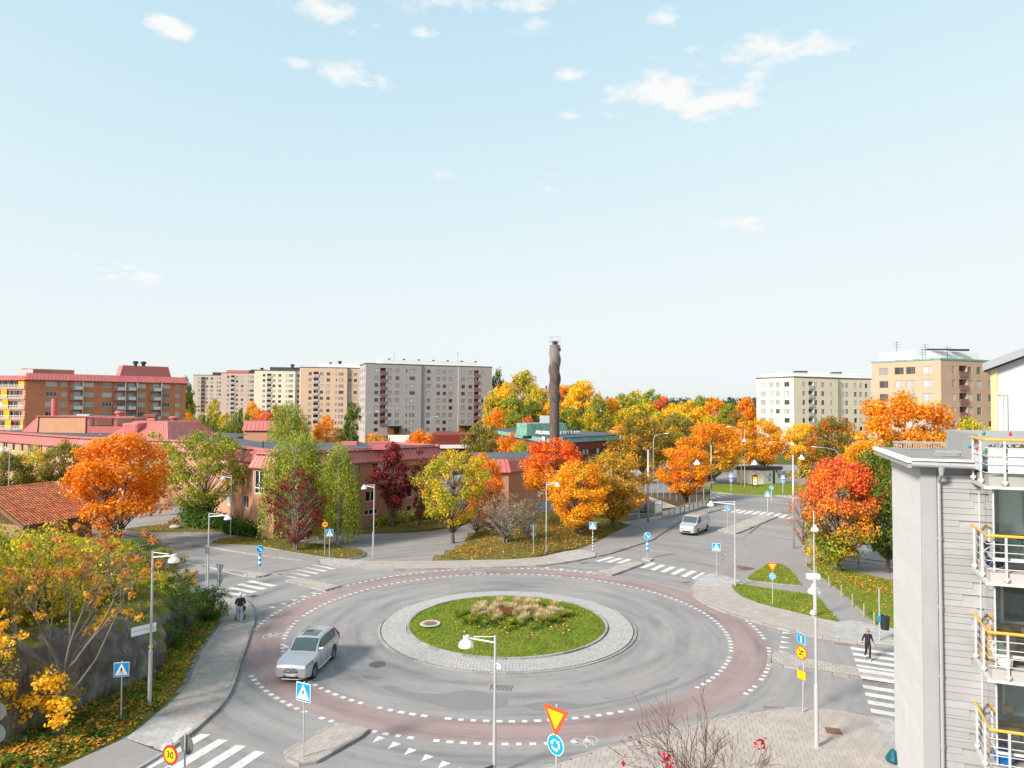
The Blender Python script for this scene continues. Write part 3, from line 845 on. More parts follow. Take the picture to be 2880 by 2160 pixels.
M['felt'] = surf('roofing_felt',(.088,.094,.108),.22,.25,.9,8,.004,stain=((.13,.13,.14),.12,.55,.6)); M['felt_pale'] = surf('pale_roof_sheet',(.62,.63,.63),.06,.3,.6,8,0)
M['dark'] = plain('dark_metal',(.028,.028,.030),.5); M['yellow'] = surf('yellow_panel',(.72,.36,.01),.05,1,.5,10,0); M['copper'] = surf('green_copper',(.17,.33,.28),.3,.8,.6,5,.003,stain=((.09,.15,.13),1.5,.5,.6))
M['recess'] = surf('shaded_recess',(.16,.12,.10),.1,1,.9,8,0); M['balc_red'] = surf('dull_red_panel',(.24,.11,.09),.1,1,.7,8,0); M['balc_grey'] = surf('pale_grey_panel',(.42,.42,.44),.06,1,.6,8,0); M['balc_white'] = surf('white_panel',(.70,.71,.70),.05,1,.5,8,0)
M['concrete'] = surf('concrete',(.33,.315,.29),.12,1,.88,25,.004,stain=((.18,.165,.14),1.2,.55,.5)); M['wood_brown'] = surf('brown_wood',(.20,.10,.055),.2,2,.7,20,.003); M['wood_red'] = surf('stained_wood',(.26,.10,.03),.2,2,.6,20,.003)
M['wood_planter'] = surf('red_planter_wood',(.16,.05,.025),.2,3,.7,20,0); M['green_wire'] = plain('green_wire',(.06,.12,.10),.5)
M['red_door'] = plain('red_door',(.22,.012,.015),.4)
M['roof_tilefar'] = surf('far_tile_roof',(.40,.17,.09),.15,1,.8,8,0); M['roof_brown'] = surf('brown_tile_roof',(.26,.14,.09),.15,1,.8,8,0)
M['graphite'] = surf('graphite_sheet',(.05,.052,.058),.1,1,.6,10,0)

# ------------------------------------------------------------------ facades: walls with real openings
_WIN = {}
def window_meshes(w,h,panes,transom,style):
 """shared meshes of one window size: frame and pane, in a frame with x along the wall, -y outwards"""
 key = (round(w,2),round(h,2),panes,transom,style)
 if key in _WIN: return _WIN[key]
 t = min(.07,w * .08) if style != 'big' else .10
 f = MB(); y0,y1 = -.03,.05
 f.box(-w/2,w/2,y0,y1,-h/2,-h/2 + t); f.box(-w/2,w/2,y0,y1,h/2 - t,h/2)
 f.box(-w/2,-w/2 + t,y0,y1,-h/2 + t,h/2 - t); f.box(w/2 - t,w/2,y0,y1,-h/2 + t,h/2 - t)
 xs = []
 if panes == 'a': xs = [w * .18]                       # one wide light and one narrow
 elif panes == 'b': xs = [w * .10,w * .30]
 else: xs = [-w/2 + w * k / panes for k in range(1,panes)]
 for x in xs: f.box(x - t/2,x + t/2,y0 + .003,y1,-h/2 + t,h/2 - t)
 if transom: f.box(-w/2 + t,w/2 - t,y0 + .005,y1,-h/2 + h*transom - t/2,-h/2 + h*transom + t/2)
 p = MB().box(-w/2 + t*.5,w/2 - t*.5,.012,.03,-h/2 + t*.5,h/2 - t*.5)
 _WIN[key] = (f.mesh('window'),p.mesh('pane')); return _WIN[key]
class Face:
 """one flat wall of a building from ground point A to B (left to right as seen from outside)"""
 def __init__(s,root,A,B,z0,z1,mat,depth=.14):
  s.root,s.A,s.B,s.z0,s.z1,s.mat = root,Vector(A[:2]),Vector(B[:2]),z0,z1,mat
  s.u = (s.B - s.A).normalized(); s.L = (s.B - s.A).length; s.n = Vector((s.u.y,-s.u.x)); s.depth = depth
  s.holes = []; s.wins = []; s.o = origin(root); s.deep = []
 def pt(s,u,z,out=0.0):
  p = s.A + s.u * u + s.n * out; return (p.x,p.y,z)
 def upx(s,px): return on_line(px,s.A,s.B) * s.L
 def zpx(s,px,py):
  p = s.A + s.u * s.upx(px); return P(px,py,p.y).z
 def window(s,u,z,w,h,panes=2,transom=0,frame='trim_brown',pane='pane',style='',sill=None):
  if u - w/2 < .05 or u + w/2 > s.L - .05: return
  s.holes.append((u - w/2,u + w/2,z - h/2,z + h/2,s.depth)); s.wins.append((u,z,w,h,panes,transom,frame,pane,style,sill))
 def window_px(s,x0,x1,y0,y1,**k):
  u0,u1 = s.upx(x0),s.upx(x1); xm = (x0 + x1)/2
  za,zb = s.zpx(xm,y1),s.zpx(xm,y0); s.window((u0+u1)/2,(za+zb)/2,u1-u0,zb-za,**k)
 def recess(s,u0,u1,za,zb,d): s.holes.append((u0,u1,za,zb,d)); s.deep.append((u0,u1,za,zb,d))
 def boxu(s,mb,u0,u1,o0,o1,za,zb):
  return mb.frame_box((s.A.x,s.A.y,0),(s.u.x,s.u.y,0),(s.n.x,s.n.y,0),(0,0,1),u0,u1,o0,o1,za,zb)
 def build(s):
  us = sorted({0,s.L} | {v for h in s.holes for v in h[:2]}); zs = sorted({s.z0,s.z1} | {v for h in s.holes for v in h[2:4]})
  us = [u for u in us if 0 <= u <= s.L]; zs = [z for z in zs if s.z0 <= z <= s.z1]
  w = MB()
  for i in range(len(us) - 1):
   run = None
   for j in range(len(zs) - 1):
    cu,cz = (us[i]+us[i+1])/2,(zs[j]+zs[j+1])/2
    hole = any(h[0] < cu < h[1] and h[2] < cz < h[3] for h in s.holes)
    if not hole:
     if run is None: run = zs[j]
    if hole or j == len(zs) - 2:
     if run is not None:
      zt = zs[j] if hole else zs[j+1]
      w.poly([s.pt(us[i],run),s.pt(us[i+1],run),s.pt(us[i+1],zt),s.pt(us[i],zt)])
     run = None
  for (u0,u1,za,zb,d) in s.holes:
   a,b,c,e = s.pt(u0,za),s.pt(u1,za),s.pt(u1,zb),s.pt(u0,zb); A,B,C,E = s.pt(u0,za,-d),s.pt(u1,za,-d),s.pt(u1,zb,-d),s.pt(u0,zb,-d)
   w.add([a,b,c,e,A,B,C,E],[(0,1,5,4),(1,2,6,5),(2,3,7,6),(3,0,4,7)])
  w.build('wall',M[s.mat],s.root,world=True)
  ang = math.atan2(s.u.y,s.u.x)
  for (u,z,ww,hh,panes,tr,fr,pn,st,sill) in s.wins:
   fm,pm = window_meshes(ww,hh,panes,tr,st)
   p = s.pt(u,z,-s.depth + .05)
   f = bpy.data.objects.new('window',fm); COL.objects.link(f); f.parent = s.root
   f.location = Vector(p) - s.o; f.rotation_euler = (0,0,ang)
   g = bpy.data.objects.new('pane',pm); COL.objects.link(g); g.parent = f
   for ob,mm in ((f,fr),(g,pn)):
    if not ob.data.materials: ob.data.materials.append(None)
    ob.material_slots[0].link = 'OBJECT'; ob.material_slots[0].material = M[mm]
   if sill: s.boxu(MB(),u - ww/2 - .04,u + ww/2 + .04,.0,.06,z - hh/2 - .07,z - hh/2).build('window_sill',M[sill],s.root,world=True)
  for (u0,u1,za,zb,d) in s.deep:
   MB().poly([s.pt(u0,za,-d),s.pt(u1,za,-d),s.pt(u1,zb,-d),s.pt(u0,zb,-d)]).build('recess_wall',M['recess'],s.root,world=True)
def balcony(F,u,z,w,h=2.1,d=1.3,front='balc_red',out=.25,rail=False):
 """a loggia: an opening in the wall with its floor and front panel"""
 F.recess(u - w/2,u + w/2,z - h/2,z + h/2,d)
 b = F.boxu(MB(),u - w/2 - .1,u + w/2 + .1,out - .12,out,z - h/2 - .25,z - h/2 + .85)
 b2 = b.build('balcony_front',M[front],F.root,world=True)
 F.boxu(MB(),u - w/2 - .06,u + w/2 + .06,.002,out - .12,z - h/2 - .2,z - h/2 - .02).build('balcony_floor',M['concrete'],F.root,world=True)
 if rng.random() < .7:
  k = MB(); F.boxu(k,u - .1*w,u + .28*w,-d + .02,-d + .06,z - h/2 + .1,z + h/2 - .2); k.build('balcony_door',M['pane_dark'],F.root,world=True)
def roof_slab(root,pts,z,mat,edge=None,t=.35,over=.15):
 c = Vector((sum(p[0] for p in pts)/len(pts),sum(p[1] for p in pts)/len(pts)))
 big = [tuple(Vector(p[:2]) + (Vector(p[:2]) - c).normalized() * over) for p in pts]
 MB().prism(big,z - .02,z + t,True).build('cornice',M[edge or 'cornice'],root,world=True)
 sm = [tuple(Vector(p[:2]) + (c - Vector(p[:2])).normalized() * .3) for p in pts]
 MB().prism(sm,z + t - .05,z + t + .04).build('roof',M[mat],root,world=True)
def roof_box(root,pts,z,h,mat,name='roof_storey',inset=.0):
 c = Vector((sum(p[0] for p in pts)/len(pts),sum(p[1] for p in pts)/len(pts)))
 mb = MB(); n = len(pts)
 if area2(pts) < 0: pts = pts[::-1]
 top = [tuple(Vector(p) + (c - Vector(p)).normalized() * inset) for p in pts]
 mb.add([(p[0],p[1],z) for p in pts] + [(p[0],p[1],z + h) for p in top],[(i,(i+1) % n,n + (i+1) % n,n + i) for i in range(n)] + [tuple(range(n,2*n))])
 return mb.build(name,M[mat],root,world=True)
def vent(root,p,r=.5,h=.8,mat='dark',name='roof_vent'):
 mb = MB(); mb.lathe([(r*.6,0),(r*.6,h*.5),(r,h*.55),(r,h*.8),(r*.7,h),(.01,h)],12,p); return mb.build(name,M[mat],root,world=True)
def s2(x): return 720 + x * .3255
def s1(x): return x * .3255
def s4(x): return 2160 + x * .3255
def s3(x): return 1440 + x * .3255
def tower(name,label,pts,z0,z1,mat,faces,rows,pitch,top,frame='trim_brown',balc='balc_red',group=None,ww=1.5,wh=1.4,back=14,roof='felt_pale',edge='cornice',side=False):
 """pts: visible corners left to right; faces[k] = list of columns (kind, picture column, width)"""
 c = pts[len(pts)//2]
 root = empty(name,(c[0],c[1],0),label,'building',group)
 for k in range(len(pts) - 1):
  F = Face(root,pts[k],pts[k+1],z0,z1,mat)
  for col in faces[k]:
   kind,px = col[0],col[1]; w = col[2] if len(col) > 2 else ww; u = F.upx(px)
   r0,r1 = (col[3] if len(col) > 3 else (0,rows))
   for r in range(r0,r1):
    z = top - pitch * r
    if z - wh/2 < z0 + .3: continue
    if kind == 'w': F.window(u,z,w,wh,'a' if w > 1.2 else 1,frame=frame)
    elif kind == 'd': F.window(u,z,w,wh,'b',frame=frame)
    elif kind == 'n': F.window(u,z,w,wh * .95,1,frame=frame)
    elif kind == 'b' and r < r1: balcony(F,u,z - .1,w,front=balc)
  F.build()
 A,B = Vector(pts[0]),Vector(pts[-1]); n = Vector((-(B - A).y,(B - A).x)).normalized()
 if n.y < 0: n = -n
 bv = Vector(pts[0]) - Vector(pts[1]) if side else n * back
 ring = [tuple(Vector(p)) for p in pts] + [tuple(B + bv)] + ([] if side else [tuple(A + bv)])
 q = [ring[len(pts) - 1]] + ring[len(pts):] + [ring[0]]
 MB().add([(*p,z) for p in q for z in (z0,z1)],[(2*i,2*i + 2,2*i + 3,2*i + 1) for i in range(len(q) - 1)]).build('rear_wall',M[mat],root,world=True)
 roof_slab(root,ring,z1,roof,edge)
 return root,ring,n

# ------------------------------------------------------------------ the apartment towers
grey_pts = [(-60.4,276),(-55.1,262),(-35.2,270.3),(-34.9,270.9),(-21.4,276.7),(-21.2,276.2),(-8.1,282)]
gA = [('w',s2(1040),1.5),('b',s2(1097),2.2,(0,8)),('w',s2(1155)),('w',s2(1222)),('n',s2(1302),.5),('d',s2(1350),2.2)]
gB = [('w',s2(1438)),('w',s2(1492)),('w',s2(1576),1.45),('w',s2(1629),1.45),('w',s2(1682),1.45)]
gC = [('w',s2(1790)),('w',s2(1853)),('b',s2(1905),2.1,(0,8)),('w',s2(1957),1.1)]
gL = [('w',s2(905),1.4),('w',s2(920),1.4),('w',s2(935),1.4)]
root,ring,nn = tower('apartment_tower','long grey brick apartment tower with stepped front beyond the low red roofs',grey_pts,0,29.9,'w_grey',[gL,gA,[],gB,[],gC],9,2.83,27.6,side=True)
pl = Vector((-35,277)); roof_box(root,[(-50,268),(-14,283),(-18,292),(-54,277)],30.3,1.7,'felt_pale')
for k in range(7): vent(root,(-48 + k*5.5,271.5 + k*2.2,31.9),.6,.7)
mb = MB(); mb.tube((-46,271,32),(-46,271,35),.05); mb.tube((-22,281,32),(-22,281,36),.05); mb.tube((-23.2,281,35.6),(-20.8,281,35.6),.03); mb.build('antenna',M['dark'],root,world=True)
for x0,x1 in ((1142,1255),(1752,1870)):
 A,B = Vector(grey_pts[1]),Vector(grey_pts[-1]); a = A + (B - A) * on_line(s2(x0),A,B); b = A + (B - A) * on_line(s2(x1),A,B)
 F = Face(root,(a.x + .3,a.y - .75),(b.x + .3,b.y - .75),3.2,6.4,'wood_red'); mb = MB(); F.boxu(mb,0,F.L,-.3,.0,3.2,6.2); mb.build('entrance_screen',M['wood_red'],root,world=True)
 mb = MB(); F.boxu(mb,-.2,F.L + .2,-.3,.9,6.2,6.5); mb.build('entrance_canopy',M['dark'],root,world=True)
 mb = MB(); F.boxu(mb,F.L*.45,F.L*.85,-.2,.02,3.3,5.9); mb.build('entrance_door',M['pane_dark'],root,world=True)
pe = [(-96.9,318),(-96.0,316),(-75.6,319.3),(-75.5,320.4),(-68.5,322)]
pA = [('w',s2(467),1.35),('b',s2(518),2.2),('w',s2(565)),('w',s2(624)),('n',s2(693),.5),('d',s2(735),2.2)]
root,ring,nn = tower('apartment_tower','peach brick apartment tower left of the grey tower',pe,0,31.3,'w_peach',[[],pA,[],[('w',s2(810)),('w',s2(858))]],9,2.79,28.56,balc='balc_grey',back=15)
roof_box(root,[(-89,320),(-70.5,323.5),(-72,332),(-91,329)],31.7,1.6,'felt_pale'); vent(root,(-80,323,33.2),1.0,1.6); vent(root,(-84,322,33.2),.8,.9)
ce = [(-137.5,372),(-137,371),(-116.6,374.5),(-116.5,375.5),(-111,377)]
cA = [('w',s2(68),1.3),('b',s2(113),2.3),('w',s2(154)),('w',s2(205)),('n',s2(265),.5),('d',s2(300),2.3)]
root,ring,nn = tower('apartment_tower','cream apartment tower between the peach and the pinkish towers',ce,0,32.5,'w_cream',[[],cA,[],[('w',s2(364),1.3)]],9,2.80,30.1,balc='balc_grey',back=15)
roof_box(root,[(-130.5,375),(-113,378),(-115,387),(-132,384)],32.9,1.8,'graphite'); vent(root,(-119,377,34.6),1.2,1.8)
pk = [(-178.4,427),(-152,431)]
kA = [('w',s1(1970),1.3),('b',s1(2010),2.3),('w',s1(2047)),('w',s1(2092)),('n',s1(2145),.5),('d',s1(2176),2.3)]
root,ring,nn = tower('apartment_tower','pinkish brick apartment tower with orange roof boxes',pk,0,33.7,'w_pink',[kA],9,2.80,31.4,balc='balc_grey',back=16,roof='felt')
roof_box(root,[(-176,429),(-163,431),(-164,440),(-177,438)],34.1,1.6,'roof_pale'); roof_box(root,[(-162,431),(-153,433),(-154,441),(-163,439)],34.1,2.1,'graphite'); vent(root,(-156,434,36),1.2,1.4)
bg = [(-222.5,486),(-196,490)]
bA = [('w',s1(1720),1.5),('b',s1(1755),2.8),('w',s1(1788)),('w',s1(1829),1.8),('n',s1(1877),.7),('w',s1(1900),1.5)]
root,ring,nn = tower('apartment_tower','farthest beige apartment tower beside the wooded slope',bg,0,34.8,'w_beige',[bA],9,2.80,32.6,balc='balc_red',back=16,roof='felt')
roof_box(root,[(-210,488),(-198,491),(-199,499),(-211,496)],35.2,1.8,'graphite')
cr = [(80.05,228),(87.4,216),(104.4,223.1),(104.2,223.9),(118.4,229.5)]
rL = [('d',s3(2172),1.9),('w',s4(30),1.5),('w',s4(85),1.5),('d',s4(164),1.9)]
rA = [('w',s4(310),1.0),('b',s4(372),2.0),('w',s4(414),1.2),('w',s4(475),1.25),('n',s4(547),.45),('d',s4(590),1.7)]
rB = [('n',s4(650),.4),('w',s4(681),1.25),('w',s4(756),1.2),('w',s4(803),1.2),('w',s4(850),1.2)]
root,ring,nn = tower('apartment_block','pale cream apartment block behind the orange street trees',cr,0,23.7,'w_creamr',[rL,rA,[],rB],8,2.82,21.6,balc='balc_grey',side=True,wh=1.5)
roof_box(root,[(86.5,222),(117,232),(114,241),(84,234)],24.1,1.3,'felt_pale')
mb = MB()
for k in range(40): mb.tube((86.5 + 30.5*k/39,222 + 10*k/39,25.2),(86.5 + 30.5*k/39,222 + 10*k/39,25.75),.06,n=5)
mb.tube((86.5,222,25.7),(117,232,25.7),.05,n=5); mb.build('roof_railing',M['white'],root,world=True)
mb = MB(); mb.box(92,96,226,228,25.3,26.3); mb.box(106,109,230,232,25.3,26.2); mb.build('roof_hatch',M['dark'],root,world=True)
br = [(79.6,154),(87.5,142),(104.5,149.2)]
lA = [('d',s4(1003),1.95),('d',s4(1136),1.95),('d',s4(1236),1.95),('d',s4(1381),1.95)]
lB = [('w',s4(1607),1.0),('b',s4(1690),2.5),('w',s4(1747),1.35),('w',s4(1826),1.4),('w',s4(1921),1.2)]
root,ring,nn = tower('apartment_block','tall tan apartment block at the right with reddish balconies',br,0,24.2,'w_brown',[lA,lB],8,2.83,22.2,frame='trim_tan',balc='balc_red',side=True,edge='copper',wh=1.55,roof='felt_pale')
roof_box(root,[(86.5,150),(106,157),(103,166),(84,160)],24.55,2.3,'felt_pale',inset=.8)
mb = MB()
for x,y,h in ((83,150,4.2),(87,147.5,2.4),(92.5,147.8,3.0),(88.5,149,3.6)):
 mb.tube((x,y,24.4),(x,y,24.4 + h),.05,n=5)
 for k in range(3): mb.tube((x - .8,y,24.2 + h - k*.5),(x + .8,y,24.2 + h - k*.5),.025,n=4)
mb.build('antenna',M['dark'],root,world=True)
mb = MB(); mb.box(91,97,152,153,27.0,27.3); mb.box(97,101,153.5,154.5,27.0,27.4); mb.build('roof_hatch',M['dark'],root,world=True)

# ------------------------------------------------------------------ red-brick apartments at the left
def seam_roof(root,a0,b0,a1,b1,pw,mat,name='roof_panel',seam=.05):
 """standing-seam panels between an eave line a0-b0 and a top line a1-b1 (3-D points)"""
 a0,b0,a1,b1 = map(Vector,(a0,b0,a1,b1)); n = max(1,round((b0 - a0).length / pw))
 nrm = (b0 - a0).cross(a1 - a0).normalized()
 if nrm.z < 0: nrm = -nrm
 for k in range(n):
  t0,t1 = k / n,(k + 1) / n
  p = [a0 + (b0 - a0)*t0,a0 + (b0 - a0)*t1,a1 + (b1 - a1)*t1,a1 + (b1 - a1)*t0]
  j = rng.uniform(0,.006); mb = MB(); q = [v + nrm * (.03 + j) for v in p]
  mb.add(p + q,[(4,5,6,7),(0,1,5,4),(1,2,6,5),(2,3,7,6),(3,0,4,7)])
  e = (p[1] - p[0]).normalized() * seam * .5
  s = [p[1] - e,p[1] + e,p[2] + e,p[2] - e]; s2_ = [v + nrm * (.03 + j + .055) for v in s]
  mb.add(s + s2_,[(4,5,6,7),(0,1,5,4),(1,2,6,5),(2,3,7,6),(3,0,4,7)])
  mb.build(name,M[mat],root,world=True)
def red_apartments():
 A,B = (-129.3,185.2),(-98.5,210.5)
 root = empty('brick_apartments',(-114,198,0),'red brick apartment block with white balconies and red sheet roof','building')
 F = Face(root,A,B,0,20.6,'w_red'); top,pitch = 19.45,2.73
 for r in range(5):
  z = top - pitch*r
  for x,w,p in ((442,2.6,3),(552,1.4,2),(766,2.5,3),(926,2.4,3),(1221,2.35,3),(1433,2.3,3),(1535,1.2,1)):
   F.window(F.upx(s1(x)),z,w,1.25,p,frame='trim_white',pane='pane')
  for x,w in ((658,1.5),(1028,1.5),(1125,1.5),(1340,1.5)):
   F.window(F.upx(s1(x)) + .2,z - .35,w,2.0,2,frame='trim_white',pane='pane')
   u = F.upx(s1(x)); mb = MB(); F.boxu(mb,u - 1.35,u + 1.35,.02,1.3,z - 1.55,z - 1.38); mb.build('balcony_floor',M['concrete'],root,world=True)
   mb = MB(); F.boxu(mb,u - .55,u + 1.35,1.25,1.3,z - 1.5,z - .55); mb.build('balcony_panel',M['balc_white'],root,world=True)
   mb = MB()
   for k in range(5): F.boxu(mb,u - 1.35 + k*.2,u - 1.3 + k*.2,1.25,1.29,z - 1.38,z - .3)
   F.boxu(mb,u - 1.35,u + 1.35,1.24,1.3,z - .32,z - .26); F.boxu(mb,u - 1.35,u + 1.35,1.25,1.29,z - .5,z - .46)
   for uu in (u - 1.35,u + 1.31): F.boxu(mb,uu,uu + .04,.02,1.25,z - .32,z - .27); F.boxu(mb,uu,uu + .04,.02,1.25,z - .9,z - .86)
   mb.build('balcony_railing',M['balc_grey'],root,world=True)
 F.build()
 for x in (714,1080,1180,1390,600,978):
  u = F.upx(s1(x)); mb = MB(); F.boxu(mb,u - .07,u + .07,.02,1.45 if x in (714,1080,1180,1390) else .3,1,20.3); mb.build('balcony_fin',M['balc_grey'] if x > 700 and x != 978 else M['w_red'],root,world=True)
 a,b = F.pt(-.3,20.5,.9),F.pt(F.L + .3,20.5,.9); a1,b1 = F.pt(.2,22.3,-1.2),F.pt(F.L - .3,22.3,-1.2)
 seam_roof(root,a,b,a1,b1,.85,'roof_red')
 MB().add([F.pt(-.3,20.4,.9),F.pt(F.L+.3,20.4,.9),F.pt(F.L+.3,20.4,-.2),F.pt(-.3,20.4,-.2),F.pt(-.3,20.52,.9),F.pt(F.L+.3,20.52,.9)],[(3,2,1,0),(0,1,5,4)]).build('eave',M['roof_red'],root,world=True)
 n = F.n; bk = -14
 MB().add([F.pt(0,0,bk),F.pt(F.L,0,bk),F.pt(F.L,21,bk),F.pt(0,21,bk),F.pt(F.L,0),F.pt(F.L,21),F.pt(0,0),F.pt(0,21)],[(1,0,3,2),(4,1,2,5),(0,6,7,3)]).build('rear_wall',M['w_red'],root,world=True)
 MB().poly([F.pt(.2,22.3,-1.2),F.pt(F.L-.3,22.3,-1.2),F.pt(F.L-.3,22.3,bk),F.pt(.2,22.3,bk)]).build('roof',M['felt'],root,world=True)
 # roof storeys
 u0,u1 = F.upx(s1(1050)),F.upx(s1(1500))
 q = [F.pt(u0,22.3,-3)[:2],F.pt(u1,22.3,-3)[:2],F.pt(u1,22.3,-10)[:2],F.pt(u0,22.3,-10)[:2]]
 roof_box(root,q,22.25,3.2,'roof_red',inset=.9)
 for x in (1198,1268): vent(root,F.pt(F.upx(s1(x)),25.4,-5),.8,1.5)
 u0,u1 = F.upx(s1(215)),F.upx(s1(680))
 roof_box(root,[F.pt(u0,22,-9)[:2],F.pt(u1,22,-9)[:2],F.pt(u1,22,-15)[:2],F.pt(u0,22,-15)[:2]],22.2,1.6,'w_red')
red_apartments()
def yellow_block():
 A,B = (-140.0,187.6),(-129.5,185.4)
 root = empty('balcony_block',(-134,186,0),'block with glazed balconies and yellow panels at the left edge','building')
 F = Face(root,A,B,0,20.4,'w_red',depth=.3)
 for r in range(6):
  z = 19.4 - 2.73*r
  c0 = F.L * .36 + (r % 2) * 1.6 - .3
  for k in range(5): F.window(1.0 + k*1.95,z,1.9,1.75,2,frame='trim_white',pane='pane_dark')
  mb = MB(); F.boxu(mb,0,F.L,.0,.25,z - 1.5,z - 1.25); mb.build('balcony_floor',M['concrete'],root,world=True)
  for u0,w in (((.3,1.5),(F.L - 2.1,1.9)) if r in (0,) else ((2.5 + r*.55,1.9),(F.L - 1.1,.9) if r > 3 else (.1,.4))):
   mb = MB(); F.boxu(mb,u0,u0 + w,.05,.2,z - 1.22,z + 1.2); mb.build('yellow_panel',M['yellow'],root,world=True)
  mb = MB()
  for k in range(22): F.boxu(mb,k*F.L/22 + .1,k*F.L/22 + .2,.2,.24,z - 1.25,z - .35)
  F.boxu(mb,.05,F.L - .1,.2,.25,z - .4,z - .3); mb.build('balcony_railing',M['balc_white'],root,world=True)
 F.build()
 seam_roof(root,F.pt(-.3,20.3,.6),F.pt(F.L + .3,20.3,.6),F.pt(-.3,21.6,-1),F.pt(F.L + .3,21.6,-1),.9,'roof_red')
 MB().add([F.pt(F.L,0),F.pt(F.L,20.4),F.pt(F.L,20.4,-12),F.pt(F.L,0,-12)],[(0,1,2,3)]).build('side_wall',M['w_red'],root,world=True)
 MB().poly([F.pt(0,21.6,-1),F.pt(F.L,21.6,-1),F.pt(F.L,21.6,-12),F.pt(0,21.6,-12)]).build('roof',M['felt'],root,world=True)
 roof_box(root,[F.pt(F.L*.5,0,-2)[:2],F.pt(F.L,0,-2)[:2],F.pt(F.L,0,-9)[:2],F.pt(F.L*.5,0,-9)[:2]],21.5,1.9,'roof_red',inset=.8)
yellow_block()

# ------------------------------------------------------------------ the low brick complex with red mansards
def low_complex():
 F1,RT,RB = (-24.7,72.9),(-9.2,91.3),(-17.6,98.3)
 F2 = (-27.5,74.4); F3 = (-26.0,76.7); L1 = (-45.6,97.7); W1,W0 = (-66,106),(-96,127.5)
 root = empty('brick_clinic',(-40,92,0),'low brick complex with red sheet mansards and dark flat roofs','building')
 ZE,ZT = 7.45,8.95
 front = Face(root,F1,RT,-.2,ZE + .1,'w_orange')
 fw = dict(frame='trim_white',pane='pane_dark',style='big')
 for (x0,x1,y0,y1,pn,tr) in ((790,862,1058,1165,2,0),(1008,1120,1045,1155,2,0),(955,1050,1290,1385,2,0),(948,1068,1448,1500,3,0),(1308,1362,1250,1350,1,0),(1310,1355,1415,1470,1,0),(560,640,1090,1200,2,.3),(700,760,1320,1400,2,0),(500,570,1330,1410,2,0),(1170,1300,1060,1190,3,0)):
  (sx0,sy0),(sx1,sy1) = q2((x0,y0),(x1,y1)); front.window_px(sx0,sx1,sy0,sy1,panes=pn,transom=tr,**fw)
 front.build()
 (sx0,sy0),(sx1,sy1) = q2((832,1470),(880,1625)); u0,u1 = front.upx(sx0),front.upx(sx1)
 mb = MB(); front.boxu(mb,u0,u1,.02,.10,.05,2.95); d = mb.build('door',M['red_door'],root,world=True); mb = MB(); front.boxu(mb,u0 + .1,u0 + .16,.10,.16,1.0,1.3); mb.build('handle',M['dark'],d,world=True)
 u = front.upx(s2(765)); mb = MB(); front.boxu(mb,u - .6,u + .6,.02,.07,.05,2.5); mb.build('door',M['pane_dark'],root,world=True)
 (sx0,sy0),(sx1,sy1) = q2((1062,1050),(1125,1155)); mb = MB(); front.boxu(mb,front.upx(sx0),front.upx(sx1),.02,.06,front.zpx(sx0,sy1),front.zpx(sx0,sy0)); mb.build('white_panel',M['balc_white'],root,world=True)
 ub0,ub1 = front.upx(s2(1140)),front.upx(s2(1325)); mb = MB(); front.boxu(mb,ub0,ub1,.02,1.3,4.0,4.18); mb.build('balcony_floor',M['concrete'],root,world=True)
 mb = MB(); n = 22
 for k in range(n + 1): uu = ub0 + (ub1 - ub0)*k/n; front.boxu(mb,uu - .03,uu + .03,1.22,1.27,4.18,5.15)
 front.boxu(mb,ub0 - .04,ub1 + .04,1.20,1.30,5.12,5.2)
 for uu in (ub0,ub1): front.boxu(mb,uu - .03,uu + .03,.02,1.2,5.1,5.18)
 mb.build('balcony_railing',M['white'],root,world=True)
 mb = MB(); uu = front.upx(s2(900)); mb.tube(front.pt(uu,0,.1),front.pt(uu,7.3,.1),.06); mb.build('downpipe',M['roof_red'],root,world=True)
 corner = Face(root,F2,F1,-.2,ZE + .1,'w_orange')
 (sx0,sy0),(sx1,sy1) = q2((0,1095),(118,1235)); corner.window(1.25,5.9,2.1,2.5,3,.25,'trim_white','pane_dark','big'); corner.window(1.3,2.0,1.2,1.4,2,0,'trim_white','pane_dark','big'); corner.build()
 left = Face(root,L1,F3,-.2,ZE + .1,'w_orange')
 for (x0,x1,y0,y1,pn) in ((1520,1562,1258,1336,1),(1650,1742,1285,1372,3),(1972,2016,1318,1420,1),(2115,2166,1330,1442,2),(1600,1660,1060,1130,2),(1800,1850,1075,1150,2),(2030,2090,1095,1180,2),(1440,1480,1040,1100,1)):
  (sx0,sy0),(sx1,sy1) = q1((x0,y0),(x1,y1)); left.window_px(sx0,sx1,sy0,sy1,panes=pn,**fw)
 left.build()
 wing = Face(root,W0,W1,-.2,ZE + .1,'w_orange2')
 for (x0,x1,y0,y1,pn) in ((38,78,865,940,2),(118,142,870,945,1),(192,217,877,955,1),(252,303,885,965,3),(325,378,890,965,3),(473,497,905,962,1)):
  (sx0,sy0),(sx1,sy1) = q1((x0,y0),(x1,y1)); wing.window_px(sx0,sx1,sy0,sy1,panes=pn,**fw)
 wing.build()
 end = Face(root,RT,RB,-.2,ZE + .1,'w_orange'); end.build()
 link_ = Face(root,W1,L1,-.2,ZE + .1,'w_orange'); link_.build()
 MB().add([(*F3,-.2),(*F2,-.2),(*F2,ZE),(*F3,ZE)],[(0,1,2,3)]).build('return_wall',M['w_orange'],root,world=True)
 back = [RB,(-36,99.5),(-44,111),(-47,125),(-70,145),(-100,150)]
 ring = [F1,RT] + back + [W0,W1,L1,F3,F2]
 vs,fs = tri_poly(ring,ZT - .12); mb = MB(); mb.add(vs,[f if (Vector(vs[f[1]]) - vs[f[0]]).cross(Vector(vs[f[2]]) - vs[f[0]]).z > 0 else f[::-1] for f in fs]); mb.build('flat_roof',M['felt'],root,world=True)
